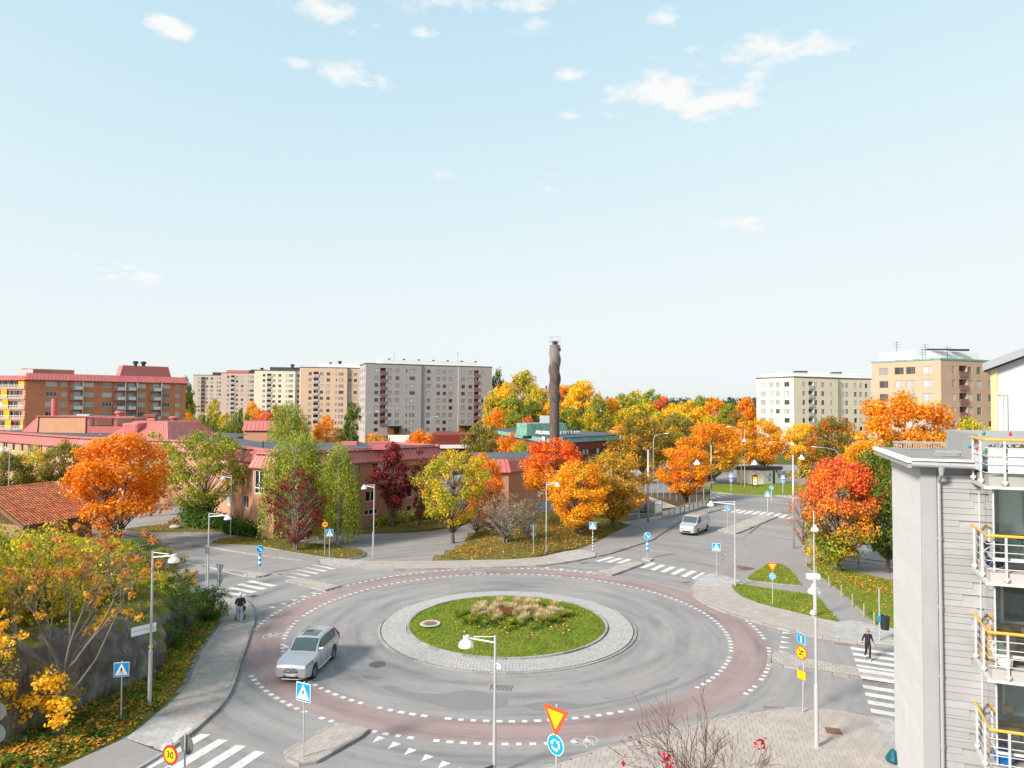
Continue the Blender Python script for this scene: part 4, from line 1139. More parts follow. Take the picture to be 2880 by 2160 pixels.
 for F,pw,mat in ((front,.62,'roof_pale'),(corner,.62,'roof_pale'),(left,.62,'roof_pale'),(wing,.7,'roof_pale'),(end,.7,'roof_pale'),(link_,.7,'roof_pale')):
  seam_roof(root,F.pt(-.25,ZE,.38),F.pt(F.L + .25,ZE,.38),F.pt(.2,ZT,-.45),F.pt(F.L - .2,ZT,-.45),pw,mat)
  mb = MB(); F.boxu(mb,-.2,F.L + .2,-.75,-.42,ZT - .15,ZT + .12); mb.build('parapet_cap',M['roof_red'],root,world=True)
  mb = MB(); F.boxu(mb,-.25,F.L + .25,-.1,.38,ZE - .1,ZE - .01); mb.build('eave',M['roof_red'],root,world=True)
 for x,y,w,h,dd in ((1085,888,1.5,.35,1.0),(815,888,1.0,.35,.8),(1090,925,1.1,.3,.6),(100,955,1.5,.12,1.2)):
  p = G(*q2((x,y))[0],ZT); mb = MB(); mb.box(p.x - w,p.x + w,p.y - dd,p.y + dd,ZT - .13,ZT + h); mb.build('roof_hatch',M['roof_red'],root,world=True)
 mb = MB()
 for x,y in ((60,920),(1035,885),(1150,885)): p = G(*q2((x,y))[0],ZT - .1); mb.tube((p.x,p.y,ZT - .12),(p.x,p.y,ZT + .75),.07)
 mb.build('vent_pipe',M['dark'],root,world=True)
 # brick roof house with a sheet-clad slope, and its louvred neighbour
 zt = 11.75
 a,b,c,d = (-86.5,127.5),(-77.0,126.0),(-75.5,133),(-86,135)
 roof_box(root,[a,b,c,d],ZT - .12,zt - ZT,'w_orange','roof_house')
 seam_roof(root,(-90.2,128.5,ZT - .1),(-86.6,127.4,ZT - .1),(-86.8,129.0,zt + .05),(-86.4,127.4,zt + .05),.9,'roof_pale')
 MB().add([(-90.2,128.5,ZT - .1),(-89.8,135.5,ZT - .1),(-86.3,134.9,zt),(-86.7,127.5,zt)],[(0,3,2,1)]).build('roof_slope',M['roof_pale'],root,world=True)
 MB().add([(-90.2,128.45,ZT - .1),(-86.6,127.4,ZT - .1),(-86.6,127.45,zt)],[(0,1,2)]).build('roof_slope_end',M['roof_pale'],root,world=True)
 roof_box(root,[(-86.8,127.2),(-76.8,125.8),(-75.2,133.2),(-86.2,135.2)],zt - .02,.14,'roof_red','roof_cap')
 roof_box(root,[(-76.9,126.2),(-68.5,126.5),(-68,132),(-75.4,133)],ZT - .12,zt - ZT - .1,'roof_red','plant_room')
 Fp = Face(root,(-76.9,126.1),(-68.5,126.4),ZT,zt,'roof_red')
 for u0,u1 in ((.4,1.3),(1.5,4.6),(5.2,8.2)):
  for k in range(7): mb = MB(); Fp.boxu(mb,u0,u1,.05,.14,10.3 + k*.18,10.4 + k*.18); mb.build('louvre',M['balc_red'],root,world=True)
 mb = MB(); Fp.boxu(mb,-.2,Fp.L + .2,-.3,.25,zt - .1,zt + .1); mb.build('roof_cap',M['roof_red'],root,world=True)
 mb = MB(); mb.tube((-84.6,129,zt),(-84.6,129,15.0),.55,n=12); mb.build('flue',M['roof_red'],root,world=True)
 vent(root,(-72.5,129,zt),.9,1.1,'roof_red'); mb = MB(); mb.box(-79.9,-77.6,128,129.5,zt,zt + .45); mb.build('roof_hatch',M['balc_grey'],root,world=True)
 # the hipped skylight storey
 base = [(-60.8,104.2),(-50.0,101.6),(-47.0,113.0),(-61.5,117)]; top = [(-57.8,107),(-52.0,105.4),(-50.2,111.5),(-58.4,114)]
 for k in range(4):
  j = (k + 1) % 4; seam_roof(root,(*base[k],ZT - .1),(*base[j],ZT - .1),(*top[k],11.5),(*top[j],11.5),.55,'roof_pale')
 MB().poly([(*p,11.52) for p in top]).build('roof_top',M['felt'],root,world=True)
 mb = MB(); mb.add([(-58.20,104.40,9.6),(-55.80,104.00,9.6),(-55.80,104.00,11.2),(-58.20,104.40,11.2),(-57.50,107.10,11.3),(-55.20,106.70,11.3)],[(0,1,2,3),(3,2,5,4),(1,5,2),(0,3,4)]); mb.build('dormer',M['roof_pale'],root,world=True)
 mb = MB(); mb.add([(-58.00,104.30,9.75),(-56.00,103.96,9.75),(-56.00,103.96,11.0),(-58.00,104.30,11.0)],[(0,1,2,3)]); mb.build('dormer_shutter',M['roof_red'],root,world=True)
 mb = MB(); mb.box(-57.2,-56.0,109.3,110.5,11.5,12.1); mb.add([(-57.40,109.10,12.1),(-55.80,109.10,12.1),(-55.80,110.70,12.1),(-57.40,110.70,12.1),(-57.60,108.90,12.5),(-55.60,108.90,12.5),(-55.60,110.90,12.5),(-57.60,110.90,12.5)],[(0,1,5,4),(1,2,6,5),(2,3,7,6),(3,0,4,7),(4,5,6,7)]); mb.build('roof_fan',M['roof_pale'],root,world=True)
 vent(root,(-53,109.5,11.5),.8,.7,'roof_red')
low_complex()
def wing_building():
 root = empty('brick_annex',(0,92,0),'small brick annex with red sheet eaves behind the bank of trees','building')
 A,B,C = (-4.6,88.5),(-.35,89.3),(3.6,95)
 z1 = 5.75; f = Face(root,A,B,0,z1,'w_orange2'); f.window(1.2,3.6,.9,1.3,1,0,'trim_white','pane_dark','big'); f.build(); g = Face(root,B,C,0,z1,'w_orange'); g.build()
 zt = 7.3
 for F in (f,g):
  seam_roof(root,F.pt(-.2,z1 - .1,.35),F.pt(F.L + .2,z1 - .1,.35),F.pt(.1,zt,-.4),F.pt(F.L - .1,zt,-.4),.6,'roof_pale')
 MB().prism([(-4.7,89),(-.5,89.9),(3.3,95.3),(2,104),(-6,102)],zt - .1,zt + .03).build('flat_roof',M['felt'],root,world=True)
 MB().prism([(-4.2,89.4),(-.6,90.2),(3.1,95.5),(1.8,103.5),(-5.5,101.5)],0,zt - .1).build('rear_wall',M['w_orange'],root,world=True)
 r2 = empty('garden_pavilion',(-56,88,0),'low red sheet roof half hidden between the bushes at left','building')
 zt = 3.6; mb = MB(); mb.prism([(-62,86.5),(-54.2,84),(-52,92),(-60,94)],0,zt - .9); mb.build('wall',M['w_orange'],r2,world=True)
 seam_roof(r2,(-62.3,86.2,zt - 1.0),(-54.0,83.7,zt - 1.0),(-61.6,87.4,zt + .2),(-54.2,85.2,zt + .2),.6,'roof_pale')
 MB().poly([(-61.6,87.4,zt + .2),(-54.2,85.2,zt + .2),(-52.2,91.8,zt + .2),(-60,94,zt + .2)]).build('flat_roof',M['felt'],r2,world=True)
 r3 = empty('garden_pavilion',(-46,140,0),'red roofed brick corner showing between willow and birch','building')
 a = P(*q2((0,760))[0],138); mb = MB(); mb.prism([(-53,138),(-44.6,138),(-44,146),(-53,146)],0,9.2); mb.build('wall',M['w_orange'],r3,world=True)
 seam_roof(r3,(-53.2,137.6,9.0),(-44.2,137.6,9.0),(-53.2,138.9,10.9),(-44.8,138.9,10.9),.8,'roof_red')
 MB().poly([(-53.2,138.9,10.9),(-44.8,138.9,10.9),(-44.2,146,10.9),(-53.2,146,10.9)]).build('flat_roof',M['felt'],r3,world=True)
wing_building()

# ------------------------------------------------------------------ text
def text_mesh(s,size,depth=0.0,bold=0.0):
 cu = bpy.data.curves.new('letters','FONT'); cu.body = s; cu.size = size; cu.extrude = depth; cu.offset = bold; cu.align_x = 'CENTER'; cu.align_y = 'CENTER'; cu.resolution_u = 2
 o = bpy.data.objects.new('letters',cu); COL.objects.link(o)
 dg = bpy.context.evaluated_depsgraph_get(); me = bpy.data.meshes.new_from_object(o.evaluated_get(dg))
 bpy.data.objects.remove(o); bpy.data.curves.remove(cu); return me
def put_text(s,size,p,ux,up,mat,parent,name='lettering',depth=.002,bold=0.0):
 me = text_mesh(s,size,depth,bold); o = link(name,me,M[mat],parent)
 ux,up = Vector(ux).normalized(),Vector(up).normalized(); n = ux.cross(up)
 mt = Matrix((ux,up,n)).transposed().to_4x4(); mt.translation = Vector(p) - (origin(parent) if parent else Vector())
 o.matrix_local = mt; return o

# ------------------------------------------------------------------ shopping centre and chimney
def centre():
 C,Rr,L = (8.4,150),(27.8,174.6),(-1.0,190); L2 = (-10,226)
 root = empty('shopping_centre',(12,165,0),'dark red tiled shopping centre with green copper roof edge','building')
 H = 6.2
 fr = Face(root,C,Rr,0,H,'w_tile'); fl = Face(root,L,C,0,H,'w_tile'); fl2 = Face(root,L2,L,0,H,'w_tile')
 for F in (fr,fl):
  n = int(F.L / 1.55)
  for k in range(n): F.window(.9 + k*1.55,3.75,1.3,1.25,1,frame='trim_brown',pane='pane_dark' if k % 3 else 'pane')
 for F in (fr,fl,fl2):
  F.build()
  mb = MB(); n = int(F.L / .55)
  for k in range(n):
   u0,u1 = F.L*k/n,F.L*(k + .86)/n; d = .12 if rng.random() < .25 else .05
   p = [F.pt(u0,H - .05,.35),F.pt(u1,H - .05,.35),F.pt(u1,H + 1.1,-.25),F.pt(u0,H + 1.1,-.25)]; qv = [F.pt(u0,H - .05,.35 + d),F.pt(u1,H - .05,.35 + d),F.pt(u1,H + 1.1,-.25 + d),F.pt(u0,H + 1.1,-.25 + d)]
   mb.add(p + qv,[(4,5,6,7),(0,1,5,4),(1,2,6,5),(2,3,7,6),(3,0,4,7)])
  mb.add([F.pt(0,H - .05,.34),F.pt(F.L,H - .05,.34),F.pt(F.L,H + 1.1,-.26),F.pt(0,H + 1.1,-.26)],[(0,1,2,3)]); mb.build('copper_edge',M['copper'],root,world=True)
  for zz in (2.2,5.3): mb = MB(); F.boxu(mb,0,F.L,0,.06,zz,zz + .08); mb.build('tile_band',M['balc_red'],root,world=True)
 ring = [L2,L,C,Rr,(24,190),(14,215),(0,240)]
 MB().prism(ring,H + 1.0,H + 1.12).build('flat_roof',M['felt'],root,world=True)
 g = Face(root,Rr,(24,190),0,H,'w_tile'); g.build()
 b0 = [(1.0,172),(3.5,164.5),(13.5,170),(11.5,180)]
 roof_box(root,b0,7.2,2.9,'copper','roof_storey',.3); roof_box(root,[(7,173),(10,173),(10,175),(7,175)],10.0,1.9,'balc_grey','air_unit')
 mb = MB()
 for k in range(26): mb.tube((13.5 + k*.5,170 + k*.5,7.3),(13.5 + k*.5,170 + k*.5,7.9),.05,n=4)
 # shop signs on the facade
 (x0,y0),(x1,y1) = q3((278,968),(302,1008)); u0 = fl.upx(x0);
 for F,xx,yy,w,h,t in ((fl,291,990,2.2,2.2,'ICA'),(fr,405,995,2.0,2.2,'ICA'),(fr,556,1092,2.4,.9,'ICA')):
  (px,py),= q3((xx,yy)); u = F.upx(px); z = F.zpx(px,py); mb = MB(); F.boxu(mb,u - w/2,u + w/2,.40,.50,z - h/2,z + h/2); s = mb.build('sign_panel',M['white'],root,world=True)
  put_text(t,h * .5,F.pt(u,z,.512),(F.u.x,F.u.y,0),(0,0,1),'sign_red',s)
 (px,py),= q3((268,1058)); u = fl.upx(px); z = fl.zpx(px,py); mb = MB(); fl.boxu(mb,u - 4.2,u + 4.2,.40,.5,z - .5,z + .5); s = mb.build('sign_panel',M['sign_red'],root,world=True)
 # roof letters
 for word,a,b,F in (('AXELSBERGS',P(1507,1216,163),P(1553,1218.5,158),fl),('CENTRUM',P(1563,1219,158),P(1633,1216.5,163),fr)):
  sign = empty('rooftop_sign',(a.x,a.y,7.3),'white rooftop letters reading %s' % word,'sign','rooftop letters of the shopping centre')
  d = (b - a); d.z = 0; d.normalize()
  for wd,c in enumerate(word):
   p = a + (b - a) * ((wd + .5) / len(word)); put_text(c,1.12,p,d,(0,0,1),'sign_white',sign,'letter',.05,.012)
  mb = MB(); mb.tube(a + Vector((0,.3,-.45)),b + Vector((0,.3,-.45)),.05)
  for k in range(5): p = a + (b - a)*(k/4); mb.tube(p + Vector((0,.3,-.45)),(p.x,p.y + .3,7.1),.05)
  mb.build('sign_rail',M['dark'],sign,world=True)
 # the lower red parts to the left, with a glass balustrade
 r2 = empty('shopping_terrace',(-14,200,0),'dark red terrace wall with pale parapet in front of the grey tower','wall')
 mb = MB(); mb.prism([(-23.5,196),(-11.5,199),(-9,215),(-24,230)],0,6.0); mb.build('wall',M['w_tile'],r2,world=True)
 mb = MB(); mb.prism([(-24,195.4),(-11.2,198.5),(-11.0,198.9),(-24,195.9)],2.2,3.2); mb.build('parapet',M['white'],r2,world=True)
 mb = MB(); mb.prism([(-43,205),(-24,207),(-24,208),(-43,206)],0,5.2); mb.build('wall',M['w_tile'],r2,world=True); mb = MB(); mb.prism([(-36,203.5),(-30,204.5),(-30,205),(-36,204)],0,5.6); mb.build('parapet',M['white'],r2,world=True)
M['sign_red'] = plain('sign_red',(.62,.02,.03),.4); M['sign_white'] = plain('sign_white',(.82,.82,.82),.4); M['sign_yellow'] = plain('sign_yellow',(.85,.55,.0),.4); M['sign_blue'] = plain('sign_blue',(.0,.26,.60),.4); M['sign_black'] = plain('sign_black',(.012,.012,.013),.5); M['sign_grey'] = surf('sign_back',(.10,.115,.112),.1,3,.8,20,0)
M['sign_orange'] = plain('sign_orange_red',(.80,.075,.02),.4)
centre()
def corten():
 m,nt,b = new_mat('weathered_steel'); wp = world_pos(nt)
 mp = nt.nodes.new('ShaderNodeMapping'); mp.inputs['Scale'].default_value = (3,3,.25); nt.links.new(wp,mp.inputs[0])
 streak = noise(nt,1.5,6,.65,vec=mp.outputs[0])
 c = ramp(nt,streak,[(.3,(.07,.048,.042)),(.55,(.105,.075,.066)),(.75,(.15,.12,.105))])
 sp = nt.nodes.new('ShaderNodeSeparateXYZ'); nt.links.new(wp,sp.inputs[0])
 up = ramp(nt,mnode(nt,'MULTIPLY_ADD',streak,6.0,mnode(nt,'SUBTRACT',sp.outputs[2],24.5)),[(0,(0,0,0)),(1,(.65,.65,.65))])
 c = mix(nt,up,c,(.25,.235,.22))
 nt.links.new(c,b.inputs['Base Color']); b.inputs['Roughness'].default_value = .75; b.inputs['Metallic'].default_value = .1
 return m
M['corten'] = corten()
def chimney():
 Y = 130; bx = P(1559,1265,Y).x; zt = P(1561,971,Y).z; R0 = .93
 root = empty('district_chimney',(bx,Y,0),'rust brown steel chimney wrapped in spiral fins with open top ring','chimney')
 mb = MB(); mb.lathe([(R0*1.0,0),(R0,zt),(R0*.82,zt + .02),(R0*.82,zt - .6)],40); mb.build('shaft',M['corten'],root,smooth=False); smooth_by_angle(root.children[0],30)
 for ph in (0,2*PI/3,4*PI/3):
  mb = MB(); K = 120; prof_ = [(-.30,.0),(-.18,.13),(-.06,.24),(.06,.24),(.18,.13),(.30,.0)]; n = len(prof_)
  for k in range(K + 1):
   t = k/K; z = zt - .5 - t*10.4; a = ph + .6 + t*2*PI; e = min(1,10*t,10*(1 - t))
   for da,o in prof_: mb.v.append(((R0 - .02 + o*e)*math.cos(a + da),(R0 - .02 + o*e)*math.sin(a + da),z))
  mb.f = [[k*n + i,k*n + i + 1,(k+1)*n + i + 1,(k+1)*n + i] for k in range(K) for i in range(n - 1)]; mb.m = [0]*len(mb.f)
  mb.build('spiral_fin',M['corten'],root,smooth=True)
 for a,d in ((0,.38),(2.2,.42),(4.2,.42)):
  mb = MB(); c = (d*math.cos(a),d*math.sin(a),0); mb.lathe([(.30,zt - .5),(.30,zt + .75),(.24,zt + .75),(.24,zt)],20,c); mb.build('flue',M['sign_grey'],root)
 mb = MB()
 for zz in (zt - .05,zt + .75,zt + 1.55): mb.path([(1.02*math.cos(2*PI*k/32),1.02*math.sin(2*PI*k/32),zz) for k in range(33)],.035,6)
 for k in range(6): a = 2*PI*k/6; mb.tube((1.02*math.cos(a),1.02*math.sin(a),zt - .4),(1.02*math.cos(a),1.02*math.sin(a),zt + 1.55),.03,n=6)
 mb.build('top_ring',M['balc_grey'],root)
 mb = MB(); mb.box(.92,1.12,-.2,.1,zt - 1.1,zt - .5); mb.build('antenna_box',M['sign_grey'],root)
chimney()

# ------------------------------------------------------------------ vegetation
def leaf_mat(name,cols,patch=.45,zmix=None,trans=.42,bias=.5):
 """leaves: colour patches through the crown, every leaf a little different; zmix = (z0, z1, colours below)"""
 m,nt,b = new_mat(name)
 tc = nt.nodes.new('ShaderNodeTexCoord'); oi = nt.nodes.new('ShaderNodeObjectInfo'); g = nt.nodes.new('ShaderNodeNewGeometry')
 off = nt.nodes.new('ShaderNodeVectorMath'); off.operation = 'MULTIPLY_ADD'
 cmb = nt.nodes.new('ShaderNodeCombineXYZ'); nt.links.new(oi.outputs['Random'],cmb.inputs[0]); nt.links.new(oi.outputs['Random'],cmb.inputs[1])
 nt.links.new(cmb.outputs[0],off.inputs[0]); off.inputs[1].default_value = (37,23,0); nt.links.new(tc.outputs['Object'],off.inputs[2])
 n1 = noise(nt,patch,3,.6,vec=off.outputs[0])
 isl = g.outputs['Random Per Island']
 f = mnode(nt,'ADD',mnode(nt,'MULTIPLY',n1,1.5),mnode(nt,'MULTIPLY_ADD',isl,.44,-.22 - .75 + bias))
 k = len(cols); c = ramp(nt,f,[(.06 + .88 * i / max(1,k - 1),cols[i]) for i in range(k)])
 if zmix:
  z0,z1,low = zmix
  sp = nt.nodes.new('ShaderNodeSeparateXYZ'); nt.links.new(tc.outputs['Object'],sp.inputs[0])
  t = mnode(nt,'DIVIDE',mnode(nt,'SUBTRACT',mnode(nt,'ADD',sp.outputs[2],mnode(nt,'MULTIPLY_ADD',n1,9.0,-4.5)),z0),z1 - z0,clamp=True)
  lo = ramp(nt,f,[(.06 + .88 * i / max(1,len(low) - 1),low[i]) for i in range(len(low))])
  c = mix(nt,t,lo,c)
 v = mnode(nt,'MULTIPLY_ADD',isl,.55,.95)
 cc = nt.nodes.new('ShaderNodeVectorMath'); cc.operation = 'SCALE'; nt.links.new(c,cc.inputs[0]); nt.links.new(v,cc.inputs['Scale'])
 nt.links.new(cc.outputs[0],b.inputs['Base Color']); b.inputs['Roughness'].default_value = .55; b.inputs['Specular IOR Level'].default_value = .25
 tl = nt.nodes.new('ShaderNodeBsdfTranslucent'); nt.links.new(cc.outputs[0],tl.inputs[0])
 mx = nt.nodes.new('ShaderNodeMixShader'); mx.inputs[0].default_value = trans
 nt.links.new(b.outputs[0],mx.inputs[1]); nt.links.new(tl.outputs[0],mx.inputs[2]); nt.links.new(mx.outputs[0],nt.nodes['Material Output'].inputs['Surface'])
 return m
OR,DO,YE,GO,RE,PK,GR,DG,YG,OL,BR,DR,WN = (.72,.25,.014),(.60,.14,.012),(.76,.48,.025),(.70,.36,.018),(.68,.055,.028),(.74,.17,.06),(.135,.19,.024),(.07,.115,.018),(.38,.37,.03),(.23,.19,.035),(.20,.11,.045),(.135,.020,.022),(.20,.032,.026)
PAL = {
 'orange': [DO,OR,OR,GO],'orange_yellow': [OL,GO,OR,GO,YE,YG],'red_orange': [PK,OR,OR,GO,YE],'red': [RE,RE,PK,OR],'olive_orange': [DG,OL,OL,GO,OR],
 'olive_yellow': [OL,GO,OL,GO,OR],'olive': [DG,OL,OL,YG],'yellow': [GO,YE,YE,YG],'yellow_green': [GR,YG,YG,YE,OR],'light_green': [GR,(.20,.25,.03),YG,OL],'green': [DG,DG,GR,GR,OL],'birch': [GR,(.24,.28,.035),(.32,.34,.045),YG],
 'willow': [GR,(.16,.20,.035),YG],'dark_red': [DR,DR,WN,RE],'brown_red': [DR,BR,WN,OL],'green_orange': [DG,GR,OL,DO,OR],'rust': [BR,PK,OR],'pine': [(.03,.055,.018),(.045,.07,.02),(.06,.08,.025)],'hedge': [(.035,.085,.012),(.06,.13,.016),(.10,.17,.02)],
 'moss': [OL,(.22,.21,.02),(.28,.26,.02)],'mixed': [GR,YG,YE,OR],'dry': [(.30,.20,.09),(.38,.28,.14),(.25,.17,.08)]}
LM = {k: leaf_mat('leaves_' + k,v) for k,v in PAL.items()}
LM['red_over_green'] = leaf_mat('leaves_red_over_green',[RE,RE,PK,OR,GO],zmix=(2.8,7.0,[DG,GR,YG,GO]))
LM['orange_over_green'] = leaf_mat('leaves_orange_over_green',[DO,OR,OR,GO,YE],zmix=(2.0,7.5,[GR,YG,GO,GO]))
LM['yellow_under_red'] = leaf_mat('leaves_yellow_under_red',[RE,RE,OR,OR],zmix=(4.2,8.2,[GO,OR,GO,YE]))
M['bark'] = surf('bark',(.115,.09,.072),.3,3,.95,22,.02); M['bark_grey'] = surf('grey_bark',(.19,.165,.15),.25,3,.95,22,.015); M['bark_birch'] = surf('birch_bark',(.42,.40,.37),.3,5,.9,12,.01,stain=((.06,.05,.045),6,.58,.9)); M['twig_red'] = plain('red_twig',(.13,.055,.05),.8)

def leaves_mesh(cent,rad,n,size,seed,flat=.75,outward=None,droop=0.0,name='crown'):
 """n leaf-sized rhombs spread round clump centres (numpy)"""
 r = np.random.default_rng(seed); cent = np.asarray(cent,float); rad = np.asarray(rad,float)
 w = rad ** 2; w /= w.sum(); idx = r.choice(len(cent),n,p=w)
 d = r.normal(size=(n,3)); d /= np.linalg.norm(d,axis=1)[:,None]; q = r.random(n) ** .45 * (1 + .45 * r.random(n) ** 5)
 pos = cent[idx] + d * (rad[idx] * q)[:,None] * np.array([1,1,flat])
 nrm = d * .8 + r.normal(size=(n,3)) * .55 + np.array([0,0,.45]); nrm /= np.linalg.norm(nrm,axis=1)[:,None]
 t = r.normal(size=(n,3)); t[:,2] -= droop * 3; t -= nrm * (t * nrm).sum(1)[:,None]; t /= np.linalg.norm(t,axis=1)[:,None]; b = np.cross(nrm,t)
 s = size * r.uniform(.45,1.45,n)[:,None]
 v = np.stack([pos - t*s*.6,pos + b*s*.42 + nrm*s*.12,pos + t*s*.6,pos - b*s*.42 + nrm*s*.12],1).reshape(-1,3)
 return quads_mesh(v,name)
def quads_mesh(v,name):
 n = len(v) // 4; me = bpy.data.meshes.new(name)
 me.vertices.add(len(v)); me.vertices.foreach_set('co',v.astype(np.float32).ravel()); me.loops.add(4*n); me.polygons.add(n)
 me.loops.foreach_set('vertex_index',np.arange(4*n,dtype=np.int32)); me.polygons.foreach_set('loop_start',np.arange(0,4*n,4,dtype=np.int32)); me.polygons.foreach_set('loop_total',np.full(n,4,dtype=np.int32))
 me.update(calc_edges=True); me.validate(); return me
def limb(mb,a,b,r0,r1,rnd,sag=.12,n=5,seg=4):
 a,b = Vector(a),Vector(b); L = (b - a).length; pts = []; rs = []
 m = Vector((rnd.uniform(-1,1),rnd.uniform(-1,1),rnd.uniform(-.3,1))) * L * sag
 for k in range(seg + 1):
  t = k / seg; pts.append(a + (b - a)*t + m * (4*t*(1-t)) * .5); rs.append(r0 + (r1 - r0)*t)
 mb.path(pts,rs,n,cap=False); return pts
def tree_variant(seed,H=10.0,W=8.0,zlow=2.2,nclump=60,nleaf=6000,leaf=.24,shape='round',rc=1.0,stems=1,open_=.0,trunk_r=.22):
 """trunk and crown meshes of one tree about 10 m high"""
 rnd = random.Random(seed); wood = MB(); cl = []; rr = []
 zc = (H + zlow) / 2; rz = (H - zlow) / 2
 tops = []
 for s in range(stems):
  a = 2*PI*s/stems + rnd.random(); lean = (.0 if stems == 1 else .12*W)
  top = Vector((math.cos(a)*lean + rnd.uniform(-.3,.3),math.sin(a)*lean + rnd.uniform(-.3,.3),H*.80)); st = Vector((math.cos(a)*.18,math.sin(a)*.18,-.15)) if stems > 1 else Vector((0,0,-.15))
  tr = trunk_r / (1 if stems == 1 else 1.4); pts = []; rs = []
  for k in range(8):
   t = k/7; pts.append(st + (top - st)*t + Vector((math.sin(t*5 + seed)*.12,math.cos(t*4 + seed)*.12,0))*t); rs.append(tr*(1 - .85*t) * (1.35 if k == 0 else 1))
  wood.path(pts,rs,7,cap=False); tops.append(pts)
 tries = 0
 while len(cl) < nclump and tries < 9000:
  tries += 1
  th = rnd.uniform(0,2*PI); cz = rnd.uniform(-1,1); rad = rnd.uniform(.35,1) ** .6
  if shape == 'round': prof = math.sqrt(max(0,1 - cz*cz)); prof = prof if cz > 0 else max(prof,.75 * (1 + cz*.75))
  elif shape == 'slim': prof = max(.15,1 - abs(cz)**1.6)
  else: prof = max(.12,(1 - cz) * .52)
  wob = .70 + .44 * (math.sin(th*3 + seed) * math.cos(cz*4 + seed*2) * .5 + .5) + rnd.uniform(-.08,.08)
  p = Vector((math.cos(th)*W/2*prof*rad*wob,math.sin(th)*W/2*prof*rad*wob,zc + rz*cz*.94))
  r = rc * rnd.uniform(.5,1.35)
  if any((p - Vector(q)).length < .52 * (r + r2) for q,r2 in zip(cl,rr)): continue
  cl.append(tuple(p)); rr.append(r)
 for p,r in zip(cl,rr):
  pts = rnd.choice(tops); k = max(1,min(6,int(7 * max(.12,(p[2] - 1.6 - .25*math.hypot(p[0],p[1])) / (H*.8)))))
  limb(wood,pts[k],p,trunk_r*.33*(1 - k/9),.02,rnd)
  for _ in range(2):
   q = Vector(p) + Vector((rnd.gauss(0,1),rnd.gauss(0,1),rnd.gauss(0,.7))) * r * .6; limb(wood,p,q,.025,.008,rnd,n=3,seg=2)
 keep = [(c,r) for c,r in zip(cl,rr) if rnd.random() > open_]
 cr = leaves_mesh([c for c,_ in keep],[r for _,r in keep],nleaf,leaf,seed + 5)
 return wood.mesh('trunk',smooth=True),cr
def weeping_variant(seed,H=10.0,W=6.5,nstr=200,leaf=.155,top=.0,per=68):
 rnd = random.Random(seed); r = np.random.default_rng(seed); wood = MB(); P_ = []
 pts = [Vector((math.sin(k*.9 + seed)*.12*k/7,math.cos(k*.8 + seed)*.12*k/7,-.15 + H*.93*k/9)) for k in range(10)]; wood.path(pts,[.20*(1 - .9*k/9) for k in range(10)],7,cap=False)
 for s in range(nstr):
  th = rnd.uniform(0,2*PI); hz = rnd.random() ** .8; z = H*(.36 + .61*hz)
  R_ = W/2 * (1 - ((hz - .12) / .9)**2) ** .5 * rnd.uniform(.35,1.0) if hz < .95 else .4
  p = Vector((math.cos(th)*R_,math.sin(th)*R_,z)); k = min(8,max(2,int((z/H - .12)*9)))
  if s % 2 == 0: limb(wood,pts[k],p,.032,.008,rnd,n=3,seg=3)
  L = rnd.uniform(.22,.52) * H * (.55 + .5*(1 - hz) + .2); L = min(L,z - .6)
  n = int(per * L / 3); t = r.random(n); jit = r.normal(size=(n,3)) * np.array([.16,.16,.1])
  out = np.array([math.cos(th),math.sin(th),0]) * .25
  q = np.array(p)[None] + np.stack([out[0]*t,out[1]*t,-L*t],1) + jit; P_.append(q)
 pos = np.concatenate(P_); n = len(pos); nrm = r.normal(size=(n,3)); nrm[:,2] *= .4; nrm /= np.linalg.norm(nrm,axis=1)[:,None]
 t = r.normal(size=(n,3)) * .4; t[:,2] -= 1; t -= nrm*(t*nrm).sum(1)[:,None]; t /= np.linalg.norm(t,axis=1)[:,None]; b = np.cross(nrm,t); s = leaf * r.uniform(.7,1.3,n)[:,None]
 v = np.stack([pos - t*s*.6,pos + b*s*.36,pos + t*s*.6,pos - b*s*.36],1).reshape(-1,3)
 return wood.mesh('trunk',smooth=True),quads_mesh(v,'crown')
def twiggy(seed,H,W,levels=4,nleaf=0,leaf=.12,r0=.09,stems=3,spread=.55,n0=5,leafbias=None,up=.25):
 """a bare or nearly bare tree of real twigs; leaves sit at chosen twig ends"""
 rnd = random.Random(seed); wood = MB(); tips = []
 def go(p,d,L,r,lv):
  seg = 4 if lv < 2 else 3; pts = [p]; rs = [r]; q = p.copy(); dd = d.copy()
  for k in range(seg):
   dd = (dd + Vector((rnd.gauss(0,.13),rnd.gauss(0,.13),rnd.gauss(0,.08) + up*.12))).normalized(); q = q + dd * (L/seg); pts.append(q.copy()); rs.append(r*(1 - .62*(k+1)/seg))
  wood.path(pts,[max(.0065,q_) for q_ in rs],5 if lv < 2 else 3,cap=False)
  if lv >= levels: tips.append((q,dd)); return
  for c in range(n0 if lv else n0 + 1):
   k = rnd.randint(1,seg); a = rnd.uniform(0,2*PI); u,w = perp(dd); nd = (dd + (u*math.cos(a) + w*math.sin(a)) * spread * rnd.uniform(.6,1.4)).normalized()
   go(pts[k],nd,L * rnd.uniform(.50,.78),rs[k]*.62,lv + 1)
  tips.append((q,dd))
 for s in range(stems):
  a = 2*PI*s/stems + rnd.random()*.6; go(Vector((math.cos(a)*.08,math.sin(a)*.08,-.1)),Vector((math.cos(a)*.30*W/H*2,math.sin(a)*.30*W/H*2,1)).normalized(),H*.42,r0,1)
 crown = None
 if nleaf:
  ts = [t for t,d in tips if leafbias is None or leafbias(t,rnd)]
  if ts: crown = leaves_mesh(ts,[leaf*2.2]*len(ts),nleaf,leaf,seed + 3)
 return wood.mesh('trunk',smooth=True),crown
V = {}
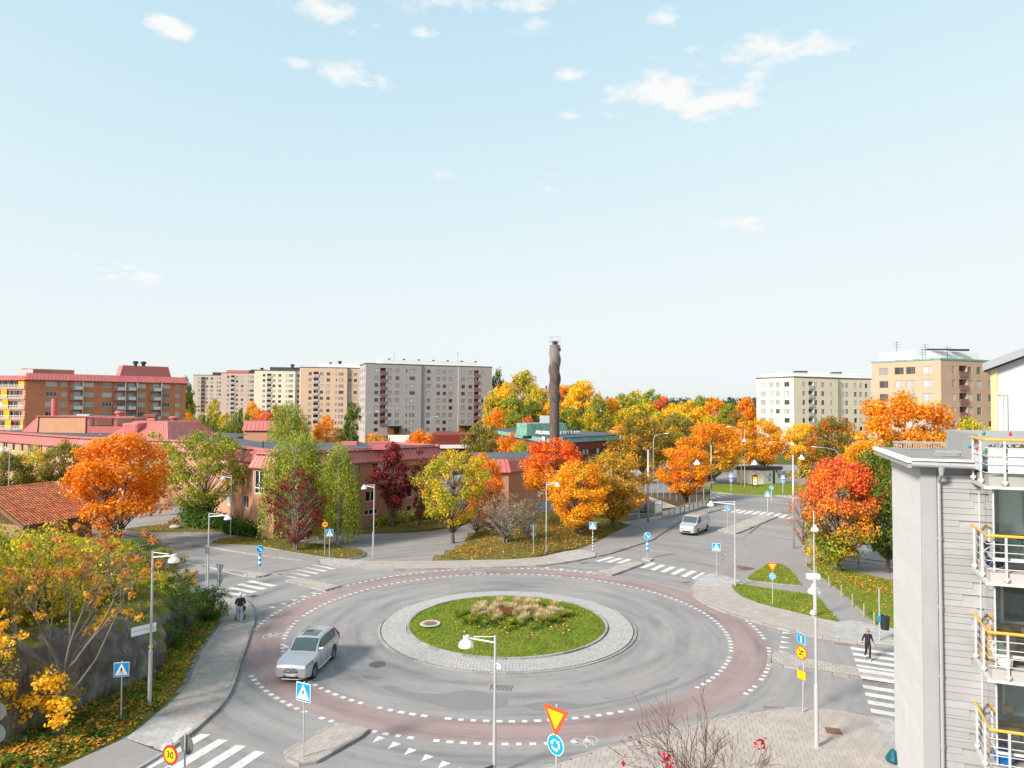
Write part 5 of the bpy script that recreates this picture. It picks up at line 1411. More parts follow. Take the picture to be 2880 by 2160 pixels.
for i in range(4): V['round%d' % i] = tree_variant(20 + i,nclump=62 + 6*i,nleaf=15000,leaf=.20,stems=1 if i != 1 else 3,rc=1.0,open_=.10)
for i in range(2): V['full%d' % i] = tree_variant(40 + i,W=8.5,zlow=1.4,nclump=85,nleaf=17500,leaf=.205,rc=1.05,open_=.10)
V['slim0'] = tree_variant(50,W=4.4,zlow=1.8,nclump=48,nleaf=7500,leaf=.19,shape='slim',rc=.68); V['slim1'] = tree_variant(51,W=3.6,zlow=1.2,nclump=34,nleaf=2600,leaf=.22,shape='slim',rc=.55,open_=.15)
V['airy0'] = tree_variant(60,W=9.5,zlow=2.0,nclump=85,nleaf=10500,leaf=.19,rc=.9,open_=.14); V['airy1'] = tree_variant(61,W=8.0,zlow=2.4,nclump=60,nleaf=3600,leaf=.20,rc=.8,open_=.2)
V['sparse0'] = tree_variant(70,W=8.5,zlow=1.2,nclump=95,nleaf=6500,leaf=.18,rc=.75,open_=.22,stems=4); V['sparse1'] = tree_variant(71,W=8.5,zlow=1.5,nclump=90,nleaf=900,leaf=.18,rc=.75,open_=.4,stems=3)
for i in range(2): V['weep%d' % i] = weeping_variant(80 + i,W=6.8 - i*.6)
V['weepbig'] = weeping_variant(84,H=10,W=14,nstr=190,leaf=.26,per=50)
for i in range(5): V['far%d' % i] = tree_variant(100 + i,W=8.2,zlow=1.0,nclump=46,nleaf=4600,leaf=.37,rc=1.2)
V['farslim'] = tree_variant(110,W=5,zlow=.8,nclump=36,nleaf=1700,leaf=.42,shape='slim',rc=.8)
V['bush0'] = tree_variant(120,H=10,W=12,zlow=.2,nclump=60,nleaf=5600,leaf=.34,rc=1.7,stems=5,trunk_r=.3); V['bush1'] = tree_variant(121,H=10,W=14,zlow=.0,nclump=64,nleaf=5600,leaf=.34,rc=1.7,stems=5,trunk_r=.3)
def plant(name,var,mat,loc,H,W,label,cat='tree',group=None,bark='bark',rz=None,w0=None):
 tm,cm = V[var]
 root = empty(name,loc,label,cat,group,rz=rng.uniform(0,6.28) if rz is None else rz)
 base = {'slim0': 4.4,'slim1': 3.6,'weep0': 6.8,'weep1': 6.2,'weepbig': 14,'farslim': 5,'bush0': 12,'bush1': 14,'full0': 8.5,'full1': 8.5,'airy0': 9.5,'airy1': 8,'sparse0': 8.5,'sparse1': 8.5}.get(var,8.1)
 root.scale = (W / base,W / base,H / 10)
 t = bpy.data.objects.new('trunk',tm); COL.objects.link(t); t.parent = root
 if not tm.materials: tm.materials.append(None)
 t.material_slots[0].link = 'OBJECT'; t.material_slots[0].material = M[bark]
 if cm:
  c = bpy.data.objects.new('crown',cm); COL.objects.link(c); c.parent = root
  if not cm.materials: cm.materials.append(None)
  c.material_slots[0].link = 'OBJECT'; c.material_slots[0].material = LM[mat]
 return root
def tree_at(name,var,mat,dx,Y,dtop,dw,label,zg=0.0,cat='tree',group=None,bark='bark',dy=None):
 """dx, dtop, dw: column, top and width measured on the 2212 px wide view"""
 k = 1.30199; top = P(dx*k,dtop*k,Y); W = dw * k * Y / FPX
 return plant(name,var,mat,(top.x,Y,zg),top.z - zg,W,label,cat,group,bark)
for a in [
 ('maple_tree','round1','orange',252,67,938,212,'bright orange maple with several stems beside the tiled roof house'),
 ('ash_tree','airy0','light_green',447,80.5,928,190,'airy light green tree in front of the brick wall and hedge'),
 ('hedge_tree','full0','olive',140,90,955,95,'dark olive tree behind the orange maple at left'),
 ('ash_tree','airy1','light_green',330,88,930,105,'thin green tree rising just behind the orange maple'),
 ('shrub_tree','bush0','yellow_green',72,99,968,80,'low yellow green tree below the row of wing windows'),
 ('hedge_tree','full1','olive',12,86,978,100,'dark olive tree cut by the left edge of the view'),
 ('birch_tree','weep0','birch',640,71.5,922,175,'taller weeping birch with two trunks before the brick corner','bark_birch'),
 ('birch_tree','weep1','birch',732,70.5,948,105,'slender weeping birch beside the blue parking sign','bark_birch'),
 ('plum_tree','sparse0','dark_red',642,67.5,1012,125,'small dark red tree with grey bare top under the birches','bark_grey'),
 ('red_maple','slim0','dark_red',850,80,952,80,'slim dark red maple in front of the white balcony'),
 ('red_maple','slim1','brown_red',908,80.5,970,48,'thin brownish red tree right of the dark red maple'),
 ('maple_tree','airy0','yellow_green',980,72,970,160,'yellow green maple with orange patches on the bank'),
 ('maple_tree','full0','orange',1043,80,982,92,'small orange maple crown behind the yellow green maple'),
 ('bare_tree','sparse1','dry',1092,68,1062,120,'grey brown nearly leafless bush tree on the bank','bark_grey'),
 ('bare_tree','sparse1','dry',1140,70,1075,95,'tangled grey brown bush tree beside the bank lamp','bark_grey'),
 ('bare_tree','sparse1','dry',1065,73,1050,110,'tall twiggy tree behind the nearly leafless bush tree','bark_grey'),
 ('bare_tree','sparse1','rust',1030,76,1080,75,'thin bare tree between the maples on the bank','bark_grey'),
 ('maple_tree','full1','yellow_under_red',1200,84,950,150,'tall maple with a red top and orange sides by the chimney foot'),
 ('maple_tree','full1','orange_yellow',1248,75,1000,140,'broad orange maple over the fallen leaves'),
 ('maple_tree','full0','olive_yellow',1325,80,975,140,'olive and orange tree at the corner of the fence'),
 ('shrub_tree','bush0','yellow',1327,93,990,34,'small bright yellow shrub behind the olive and orange tree'),
 ('maple_tree','full0','red_orange',1478,104,965,116,'round orange maple behind the glass noise screen'),
 ('maple_tree','full1','olive_orange',1388,138,898,120,'broad olive tree at the end of the shopping centre'),
 ('linden_tree','full0','olive',1465,152,895,90,'olive tree between two orange street trees'),
 ('maple_tree','round3','orange_over_green',1540,128,915,145,'large orange tree standing over the parked cars'),
 ('maple_tree','round2','orange_yellow',1642,143,908,112,'orange tree in front of the pale cream block'),
 ('maple_tree','round0','yellow',1735,141,915,92,'golden yellow tree under the cream block'),
 ('linden_tree','full1','green_orange',1798,131,902,112,'dark green tree with one orange patch near the car park'),
 ('maple_tree','full0','orange_over_green',1948,94,855,215,'tall broad orange and yellow maple before the tan block'),
 ('maple_tree','round1','orange_yellow',1870,80,952,110,'orange maple between the red maple and the grey house'),
 ('maple_tree','full1','red_over_green',1812,60,992,172,'red maple with green lower branches beside the footpath'),
 ('linden_tree','full0','green',1915,60,965,150,'dark green tree partly hidden by the grey house'),
 ('shrub_tree','bush1','yellow_green',1780,63,1150,84,'low yellow green shrub at the foot of the red maple'),
 ('cherry_tree','sparse1','rust',1738,68,1040,90,'bare twiggy tree with a few pale orange leaves by the road','bark_grey'),
 ('linden_tree','round2','yellow_green',2098,78,908,110,'green and yellow tree behind the flat grey roof'),
 ('willow_tree','weepbig','willow',436,138,890,135,'dense weeping willow behind the hipped red skylight'),
 ('willow_tree','weepbig','willow',520,146,878,100,'paler weeping willow between dense willow and birch'),
 ('birch_tree','weep0','birch',628,128,862,112,'large rounded birch rising over the flat roof','bark_birch'),
 ('maple_tree','far0','red_orange',705,134,902,66,'orange red tree just right of the large birch'),
 ('linden_tree','far1','green',762,205,870,34,'dark green tree at the left end of the grey tower'),
 ('maple_tree','far2','orange',905,152,930,55,'small orange tree before the dark red terrace wall'),
 ('shrub_tree','bush1','orange_yellow',812,152,935,60,'low golden shrub behind the dark flat roof'),
 ('linden_tree','far3','olive',1030,140,915,52,'olive tree left of the shopping centre'),
 ('linden_tree','far4','olive_orange',1062,146,922,40,'small brown green tree near the parked white cars'),
 ('maple_tree','far1','red_orange',1103,126,938,60,'dark orange tree in front of the copper roof edge'),
 ('linden_tree','bush0','light_green',1128,118,955,48,'small light green tree below the copper roof edge'),
 ('linden_tree','bush1','olive',1288,118,984,70,'low olive tree in front of the red tiled wall'),
 ('linden_tree','bush0','olive',1270,104,1005,60,'olive bush left of the white railing'),
]:
 nm,var,mat,dx,Y,dt,dw,lab = a[:8]; bk = a[8] if len(a) > 8 else 'bark'
 zg = bank_z(P(dx*1.302,1100,Y).x,Y) if inside((P(dx*1.302,1100,Y).x,Y),BANK) else 0.0
 tree_at(nm,var,mat,dx,Y,dt,dw,lab,zg - .05,bark=bk)
# the wood on the hill, nearest rows in front
WOOD = [(1075,300,800,30,'green'),(1133,310,803,52,'yellow_green'),(1088,265,828,48,'yellow'),(1065,250,850,40,'yellow_green'),(1110,245,850,52,'light_green'),(1160,262,838,44,'yellow_green'),(1214,285,833,44,'orange'),(1258,262,826,72,'yellow'),(1236,290,832,44,'yellow_green'),
 (1150,235,868,46,'green'),(1190,240,862,40,'orange_yellow'),(1290,250,858,40,'light_green'),(1232,225,880,48,'light_green'),(1075,225,884,44,'red_orange'),(1110,222,892,44,'light_green'),(1275,222,888,42,'yellow_green'),(1140,212,902,40,'rust'),(1200,212,892,44,'green'),
 (1322,270,862,42,'orange_yellow'),(1345,290,852,44,'light_green'),(1372,300,846,50,'yellow_green'),(1408,310,842,46,'light_green'),(1395,250,866,60,'yellow_green'),(1432,280,858,46,'rust'),(1350,235,884,44,'yellow_green'),(1312,215,902,40,'olive'),
 (1455,260,872,52,'yellow'),(1490,250,866,60,'yellow'),(1515,280,858,44,'light_green'),(1545,265,862,52,'red_orange'),(1572,255,874,44,'light_green'),(1425,215,890,50,'yellow_green'),(1475,205,896,56,'yellow'),(1530,205,900,52,'yellow_green'),(1575,200,905,44,'olive'),
 (1612,240,862,50,'orange'),(1640,250,880,44,'olive'),(1588,225,888,44,'green_orange'),(1340,205,918,44,'orange_yellow'),(1385,205,912,46,'orange_yellow'),(1240,205,905,36,'green'),(1165,205,915,36,'yellow_green')]
SEEN = {}
for dx,Y,dt,dw,mat in WOOD:
 k = 1.30199; x = P(dx*k,1100,Y).x; zg = hill_z(x,Y) - .1; word = {'green': 'dark green','yellow_green': 'yellow green','orange_yellow': 'golden orange','olive_orange': 'olive and orange','red_orange': 'orange red','light_green': 'fresh green','green_orange': 'green and orange','rust': 'rusty brown'}.get(mat,mat)
 where = 'left of the chimney' if dx < 1185 else 'right of the chimney' if dx < 1310 else 'above the broad olive tree' if dx < 1450 else 'above the orange street trees'
 tp = P(dx*k,dt*k,Y).z; row = 'back row' if Y >= 280 else 'middle row' if Y >= 240 else 'front row'; where = row + ' ' + where; key = (word,where); SEEN[key] = SEEN.get(key,0) + 1
 if tp - zg < 5: zg = tp - 7
 plant('wood_tree',rng.choice(['far0','far1','far2','far3','far4']),mat,(x,Y,zg),tp - zg,dw*k*Y/FPX*1.15,'%s%s tree in the hillside wood, %s' % ('' if SEEN[key] == 1 else 'smaller ' if SEEN[key] == 2 else 'rightmost ',word,where),'tree','%s hillside trees %s' % (word,where))
# trees at the feet of the far towers
for dx,Y,dt,dw,mat,lab in [(405,330,893,34,'orange','orange tree below the farthest beige tower'),(463,340,862,26,'yellow_green','yellow green tree before the beige tower'),(545,330,868,24,'orange_yellow','golden tree under the pinkish tower'),(560,320,880,36,'red_orange','orange red tree below the cream tower'),
 (595,300,868,26,'yellow_green','green tree beside the cream tower'),(575,260,890,40,'rust','rusty tree behind the pale willow'),(418,300,905,40,'olive_orange','olive tree above the dense willow'),(490,300,890,36,'mixed','mixed green and orange tree between the willows'),(402,420,815,22,'green','tall dark tree at the right end of the red apartments'),(412,470,838,22,'light_green','pale green tree left of the beige tower'),(648,300,905,24,'orange','small orange tree below the peach tower'),(735,230,925,30,'olive','olive tree at the foot of the peach tower'),(1045,210,925,30,'light_green','pale green tree at the right end of the grey tower')]:
 k = 1.30199; tp = P(dx*k,dt*k,Y); zg = min(hill_z(tp.x,Y),tp.z - 6)
 plant('park_tree',rng.choice(['far0','far2','farslim','far4']),mat,(tp.x,Y,zg),tp.z - zg,dw*k*Y/FPX*1.1,lab)
def far_wood():
 rr = np.random.default_rng(5); cs = []; rad = []
 for _ in range(2600):
  Y = rr.uniform(950,1700); x = rr.uniform(-.75,.75) * Y
  if abs(x) < 0: continue
  z = hill_z(x,Y); h = rr.uniform(9,17)
  for k in range(3): cs.append((x + rr.normal()*1.5,Y,z + h*(.35 + .25*k))); rad.append(4.2 - k*.9)
 o = link('far_wood',leaves_mesh(cs,rad,42000,3.4,9,1.3,name='far_wood'),LM['pine']); o['kind'] = 'stuff'
far_wood()
# hedges and shrubs near the brick complex
def hedge(name,pts,h,w,mat,label,n=2600,leaf=.2):
 cs = []; rd = []
 for a,b in zip(pts,pts[1:]):
  A,B = Vector(a),Vector(b); L = (B - A).length
  for k in range(max(2,int(L / (w*.38)))):
   t = k / max(1,int(L / (w*.38)) - 1); p = A + (B - A)*t
   for z in np.arange(.25*w,h,.45*w): cs.append((p.x + rng.gauss(0,.12*w),p.y + rng.gauss(0,.12*w),z)); rd.append(w*.5)
 c = cs[0]; root = empty(name,(c[0],c[1],0),label,'hedge')
 me = leaves_mesh([(a - c[0],b - c[1],z) for a,b,z in cs],rd,n,leaf,len(cs),.9); link('foliage',me,LM[mat],root)
 mb = MB()
 for a,b,z in cs[::4]: mb.tube((a - c[0],b - c[1],-.05),(a - c[0] + rng.uniform(-.2,.2),b - c[1],h*.7),.03,.012,4)
 mb.build('stems',M['bark'],root)
hedge('clipped_hedge',[(-39.5,84.3),(-34.5,80.6)],2.1,1.8,'hedge','dark green clipped hedge along the brick wall behind the lawn',3600)
hedge('clipped_hedge',[(-36.2,79.8),(-31.2,77.8)],1.9,1.9,'hedge','low rounded green hedge under the airy light green tree',3600)
hedge('clipped_hedge',[(-31,76.8),(-27.0,73.9)],1.5,1.5,'hedge','green hedge at the brick corner by the footway',3000)
hedge('clipped_hedge',[(-15.5,80.0),(-11.0,85.0),(-8.0,88.5)],1.25,1.4,'light_green','low yellowish hedge beside the slim dark red maple',3000)
hedge('roadside_hedge',[(56,141),(72,138),(88,133)],1.4,1.8,'mixed','low golden hedge by the far car park',2400,.3)
# grass and fallen leaves
def scatter_in(poly,n,seed):
 r = np.random.default_rng(seed); xs = [p[0] for p in poly]; ys = [p[1] for p in poly]; out = []
 while len(out) < n:
  x,y = r.uniform(min(xs),max(xs)),r.uniform(min(ys),max(ys))
  if inside((x,y),poly): out.append((x,y))
 return out
def blades(name,pts,zf,h,w,mat,seed,lean=.35,label=None):
 r = np.random.default_rng(seed); p = np.array([(x,y,zf(x,y) if callable(zf) else zf) for x,y in pts]); n = len(p)
 a = r.uniform(0,2*PI,n); d = np.stack([np.cos(a),np.sin(a),np.zeros(n)],1); hh = h * r.uniform(.5,1.2,n)
 tip = p + np.stack([r.normal(size=n)*lean*hh,r.normal(size=n)*lean*hh,hh],1); mid = (p + tip)/2 + np.array([0,0,.06])*hh[:,None]
 v = np.stack([p - d*w/2,p + d*w/2,mid + d*w*.4,tip],1).reshape(-1,3)
 o = link(name,quads_mesh(v,name),mat); o['kind'] = 'stuff'; return o
LM['blade'] = leaf_mat('grass_blades',[(.13,.175,.018),(.19,.245,.03),(.27,.285,.045)],.8); LM['blade_dry'] = leaf_mat('dry_grass_blades',[(.10,.12,.025),(.20,.19,.05),(.26,.22,.07)],.8); LM['tan'] = leaf_mat('tan_grass',[(.40,.31,.16),(.54,.44,.25),(.46,.36,.18)],.8)
LM['fallen'] = leaf_mat('fallen_leaves',[(.26,.08,.018),(.44,.15,.018),(.54,.28,.025),(.22,.075,.025)],3.0,trans=.1,bias=.5)
blades('island_grass',[(CX + (R_IN - .12)*math.sqrt(u)*math.cos(a),CY + (R_IN - .12)*math.sqrt(u)*math.sin(a)) for u,a in zip(nrg.random(26000),nrg.uniform(0,2*PI,26000))],isl_z,.09,.045,LM['blade'],1)
for nm,dens,ml in (('triangle_lawn',110,'blade'),('corner_lawn',110,'blade'),('park_lawn',90,'blade'),('birch_strip',70,'blade_dry'),('hedge_lawn',50,'blade_dry'),('kiosk_lawn',25,'blade'),('wall_lawn',40,'blade_dry')):
 p,z = LAWNS[nm]; n = int(abs(area2(p)) * dens); blades(nm + '_grass',scatter_in(p,n,3),z,.10,.05,LM[ml],4)
blades('bank_grass',scatter_in(BANK,15000,5),bank_z,.16,.06,LM['blade_dry'],6)
def fallen(name,pts,zf,size,seed):
 r = np.random.default_rng(seed); p = np.array([(x,y,(zf(x,y) if callable(zf) else zf) + r.uniform(.012,.06)) for x,y in pts]); n = len(p)
 nrm = r.normal(size=(n,3))*.35 + np.array([0,0,1]); nrm /= np.linalg.norm(nrm,axis=1)[:,None]; t = r.normal(size=(n,3)); t -= nrm*(t*nrm).sum(1)[:,None]; t /= np.linalg.norm(t,axis=1)[:,None]; b = np.cross(nrm,t); s = size*r.uniform(.6,1.4,n)[:,None]
 o = link(name,quads_mesh(np.stack([p - t*s*.5,p + b*s*.42,p + t*s*.5,p - b*s*.42],1).reshape(-1,3),name),LM['fallen']); o['kind'] = 'stuff'
def clustered(poly,n,seed,spots):
 """more leaves near the listed spots"""
 r = np.random.default_rng(seed); out = []
 while len(out) < n:
  c = spots[r.integers(len(spots))]; x,y = r.normal(c[0],c[2]),r.normal(c[1],c[2])
  if inside((x,y),poly): out.append((x,y))
 return out
for nm,n in (('triangle_lawn',100),('corner_lawn',80),('park_lawn',260),('birch_strip',300),('hedge_lawn',500),('wall_lawn',300)):
 p,z = LAWNS[nm]; pts = clustered(p,n,8,[(*q,rng.uniform(.3,1.3)) for q in scatter_in(p,14,5)])
 if nm == 'park_lawn': pts += clustered(p,900,9,[(27.5,57.5,1.6),(29.5,55,1.8),(28,54,1.5)])
 fallen(nm + '_leaves',pts,z + .05,.13,12)
fallen('bank_leaves',clustered(BANK,4200,14,[(3,68.5,2.6),(6.5,72,2.8),(9,77,3),(0,70,3),(4,75,4),(-4,66,1.5)]),bank_z,.16,15)
fallen('island_leaves',[(CX + 4.2*math.sqrt(u)*math.cos(a) + .4,CY + 3.6*math.sqrt(u)*math.sin(a) - .6) for u,a in zip(nrg.random(260),nrg.uniform(0,2*PI,260))],lambda x,y: isl_z(x,y) + .08,.14,16)
gut = []
for line_,n in ((KL,160),(KT,120),(KN,120),([(8.1,65.6),(14.9,73.9),(22.2,88.6)],160),([(-17,62.3),(-31,69.5),(-40,74)],160)):
 for _ in range(n):
  k = rng.randrange(len(line_) - 1); t = rng.random(); a,b = line_[k],line_[k+1]; gut.append((a[0] + (b[0]-a[0])*t + rng.gauss(0,.12),a[1] + (b[1]-a[1])*t + rng.gauss(0,.12) - .15))
fallen('gutter_leaves',gut,.0,.10,17)
# ornamental planting on the island
def tuft(name,x,y,h,r,mat,label,n=150,w=.035,lean=.32,group=None):
 z = isl_z(x,y); root = empty(name,(x,y,z),label,'plant',group); rr = np.random.default_rng(int(abs(x*1000) + y*77))
 a = rr.uniform(0,2*PI,n); q = np.sqrt(rr.random(n)) * r * .35; p = np.stack([np.cos(a)*q,np.sin(a)*q,np.full(n,-.03)],1)
 d = np.stack([np.cos(a + 1.57),np.sin(a + 1.57),np.zeros(n)],1); hh = h * rr.uniform(.6,1.1,n); out = np.stack([np.cos(a),np.sin(a),np.zeros(n)],1) * (hh * rr.uniform(.1,lean*2,n))[:,None]
 mid = p + out*.35 + np.stack([np.zeros(n),np.zeros(n),hh*.6],1); tip = p + out + np.stack([np.zeros(n),np.zeros(n),hh],1)
 v = np.concatenate([np.stack([p - d*w/2,p + d*w/2,mid + d*w/2,mid - d*w/2],1),np.stack([mid - d*w/2,mid + d*w/2,tip + d*w*.1,tip - d*w*.1],1)]).reshape(-1,3)
 link('blades',quads_mesh(v,'blades'),mat,root)
for k in range(58):
 a = rng.uniform(0,2*PI); q = math.sqrt(rng.random()); x,y = CX + .75 + 3.1*q*math.cos(a),CY + 1.0 + 2.3*q*math.sin(a)
 tuft('feather_grass',x,y,rng.uniform(.32,.62),.6,LM['tan'],'tan ornamental grass tuft on the roundabout mound',170,.03,.3,'tan grass tufts on the roundabout')
for k in range(30):
 a = rng.uniform(PI*.9,2*PI*1.02); q = rng.uniform(.55,1); x,y = CX + .2 + 3.7*q*math.cos(a),CY + .6 + 2.7*q*math.sin(a)
 tuft('sedge_plant',x,y,rng.uniform(.25,.45),.45,LM['blade'] if k % 3 else LM['light_green'],'low green sedge at the edge of the tan grass',90,.05,.6,'green sedges on the roundabout')
def groundcover():
 cs = [(CX + .1 + 3.6*math.cos(a)*q,CY + .3 + 3.0*math.sin(a)*q) for a,q in zip(nrg.uniform(0,2*PI,80),np.sqrt(nrg.random(80)))]
 o = link('ground_cover',leaves_mesh([(x,y,isl_z(x,y) + .06) for x,y in cs],[.38]*len(cs),3600,.10,31,.25,name='ground_cover'),LM['hedge']); o['kind'] = 'stuff'
groundcover()

# ------------------------------------------------------------------ tiled-roof house at the left
def tiled_house():
 root = empty('tiled_house',(-44.8,67.2,0),'yellow brick house with red pantile roof at the left edge','house')
 d = Vector((.35,.937,0)).normalized(); p = Vector((-d.y,d.x,0)); E1 = Vector((-40.6,68.9,3.2)); L = 7.2; E0 = E1 - d*L; run = 6.0; rise = 2.85
 m,nt,b = new_mat('yellow_brick'); wp = world_pos(nt)
 mp = nt.nodes.new('ShaderNodeMapping'); mp.vector_type = 'TEXTURE'; mp.inputs['Rotation'].default_value = (0,0,math.atan2(d.y,d.x)); nt.links.new(wp,mp.inputs[0])
 sp = nt.nodes.new('ShaderNodeSeparateXYZ'); nt.links.new(mp.outputs[0],sp.inputs[0]); cb = nt.nodes.new('ShaderNodeCombineXYZ'); nt.links.new(mnode(nt,'ADD',sp.outputs[0],sp.outputs[1]),cb.inputs[0]); nt.links.new(sp.outputs[2],cb.inputs[1])
 bt = nt.nodes.new('ShaderNodeTexBrick'); nt.links.new(cb.outputs[0],bt.inputs['Vector']); bt.inputs['Scale'].default_value = 1; bt.inputs['Brick Width'].default_value = .26; bt.inputs['Row Height'].default_value = .085; bt.inputs['Mortar Size'].default_value = .012
 bt.inputs['Color1'].default_value = (.40,.24,.10,1); bt.inputs['Color2'].default_value = (.30,.17,.07,1); bt.inputs['Mortar'].default_value = (.20,.15,.10,1)
 nt.links.new(bt.outputs[0],b.inputs['Base Color']); b.inputs['Roughness'].default_value = .9
 M['ybrick'] = m
 up = Vector((0,0,1)); ins = .45
 q = [E0 + p*ins + d*.4,E1 + p*ins - d*.3,E1 + p*(run*2 - ins) - d*.3,E0 + p*(run*2 - ins) + d*.4]
 MB().prism([(v.x,v.y) for v in q],-.3,3.1).build('wall',M['ybrick'],root,world=True)
 for a in (q[1],q[0]):
  c = a + p*(run*2 - 2*ins); r = a + p*(run - ins); MB().add([(a.x,a.y,3.1),(c.x,c.y,3.1),(r.x,r.y,3.1 + rise - .25)],[(0,1,2),(2,1,0)]).build('gable',M['wood_brown'],root,world=True)
 s = (p*run + up*rise); sl = s.length; sn = s.normalized(); nrm = d.cross(sn); nrm = nrm if nrm.z > 0 else -nrm
 MB().add([E0,E1,E1 + s,E0 + s,E0 + p*run*2,E1 + p*run*2],[(0,1,2,3),(3,2,5,4)]).build('roof_deck',M['wood_brown'],root,world=True)
 M['tile'] = surf('clay_tile',(.42,.135,.06),.22,1.2,.85,25,.004,stain=((.10,.06,.045),.55,.60,.8),island=.32)
 tw,tl = .30,.36; t = MB(); n = 6
 prof = [(-.5*tw,.0),(-.36*tw,.035),(-.18*tw,.055),(.05*tw,.03),(.25*tw,.005),(.5*tw + .012,.0)]
 for k,(u,h) in enumerate(prof): t.v += [(u,0,h + .035),(u,tl*1.12,h),(u,0,h + .012)]
 for k in range(n - 1): t.f += [[3*k,3*k+3,3*k+4,3*k+1],[3*k+2,3*k+5,3*k+3,3*k]]; t.m += [0,0]
 tm = t.mesh('roof_tile',smooth=False); tm.materials.append(M['tile'])
 nr,nc = int(sl/tl) + 1,int(L/tw); rot = Matrix((d,sn,nrm)).transposed().to_4x4(); o0 = origin(root); pos = []
 for r in range(nr):
  for c in range(nc): pos.append(E0 + d*(tw*(c + .5)) + sn*(r*tl - .05) + nrm*.03)
 pos.sort(key=lambda v: -v.x); rest = []
 for k,v in enumerate(pos):
  jit = rng.uniform(-.008,.008)
  if k < 300:
   o = bpy.data.objects.new('roof_tile',tm); COL.objects.link(o); o.parent = root; mt = rot.copy(); mt.translation = v - o0 + nrm*jit; o.matrix_local = mt
  else: rest.append((v,jit))
 mb = MB()
 for v,jit in rest:
  mt = rot.copy(); mt.translation = v + nrm*jit; mb.add([mt @ Vector(a) for a in t.v],t.f)
 if mb.v: ob = mb.build('farther_roof_tiles',M['tile'],root,world=True); ob['kind'] = 'stuff'
 mb = MB(); mb.frame_box(E1 + d*.0 - nrm*.05,d,sn,nrm,-.02,.14,-.1,sl + .1,-.12,.14); mb.build('verge_board',M['balc_grey'],root,world=True)
 mb = MB(); mb.frame_box(E0 - nrm*.25,d,sn,nrm,-.22,-.02,-.2,sl,-.05,.26); mb.build('bargeboard',M['wood_brown'],root,world=True)
 mb = MB(); mb.path([E0 - p*.05 - up*.05 - d*.2,E1 - p*.05 - up*.05 + d*.15],.075,8); mb.build('gutter',M['sign_grey'],root,world=True)
 mb = MB(); e = E1 - d*.5 - p*.05 - up*.08; mb.path([e,e + p*.3 - up*.35,e + p*.42 - up*.55,(e.x + p.x*.42,e.y + p.y*.42,0)],.055,8); mb.build('downpipe',M['dark'],root,world=True)
 for r in range(int(L/.34)): mb = MB(); v = E0 + s + d*(.34*r); mb.path([v,v + d*.36],[.10,.115],8); mb.build('ridge_tile',M['tile'],root,world=True)
tiled_house()

# ------------------------------------------------------------------ rocky hill beside the left pavement
RPOLY = [(-16.45,28.9),(-16.2,31.0),(-16.15,33.3),(-16.45,35.2),(-17.1,37.4),(-17.8,39.8),(-18.3,42.4),(-18.8,44.8),(-19.3,46.8),(-21.3,50.2),(-25.5,53.6),(-30,58.6),(-35,64.0),(-40.2,66),(-44.8,61.5),(-52,62),(-75,66),(-75,12),(-23,12),(-20.3,20),(-17.9,26.3)]
from mathutils import noise as mnz
def edge_dist(x,y):
 best = 1e9; seg = 0; p = Vector((x,y))
 for i in range(len(RPOLY)):
  a,b = Vector(RPOLY[i]),Vector(RPOLY[(i+1) % len(RPOLY)]); t = max(0,min(1,(p - a).dot(b - a) / (b - a).length_squared)); d = (p - (a + (b - a)*t)).length
  if d < best: best,seg = d,i
 return best,seg
def sstep(a,b,x): t = max(0,min(1,(x - a)/(b - a))); return t*t*(3 - 2*t)
def rock_z(x,y):
 if not inside((x,y),RPOLY): return -.02
 d,seg = edge_dist(x,y)
 nz = mnz.noise(Vector((x*.45,y*.45,0))); n2 = mnz.noise(Vector((x*1.3,y*1.3,3.7)))
 off = 2.3*sstep(37,29.5,y); cliff = sstep(26,28,y) * (1 - sstep(43.5,47.5,y)) * sstep(-30,-24,x)
 top = (2.2 + 1.6*sstep(40,31,y) + .5*nz) ; dd = d + .35*nz
 zc = .10 + .25*min(1,d/1.0) + (top - .3) * sstep(1.75 + off,2.5 + off + .25*n2,dd) + .35*sstep(2,9,d)
 zg = .10 + 2.9 * sstep(.3,9.5,d) + .35*nz*min(1,d/3)
 if x < -38: zg = zg * (1 - .75*sstep(-38,-46,x) * sstep(50,56,y))
 return zc*cliff + zg*(1 - cliff) + .06*n2*min(1,d)
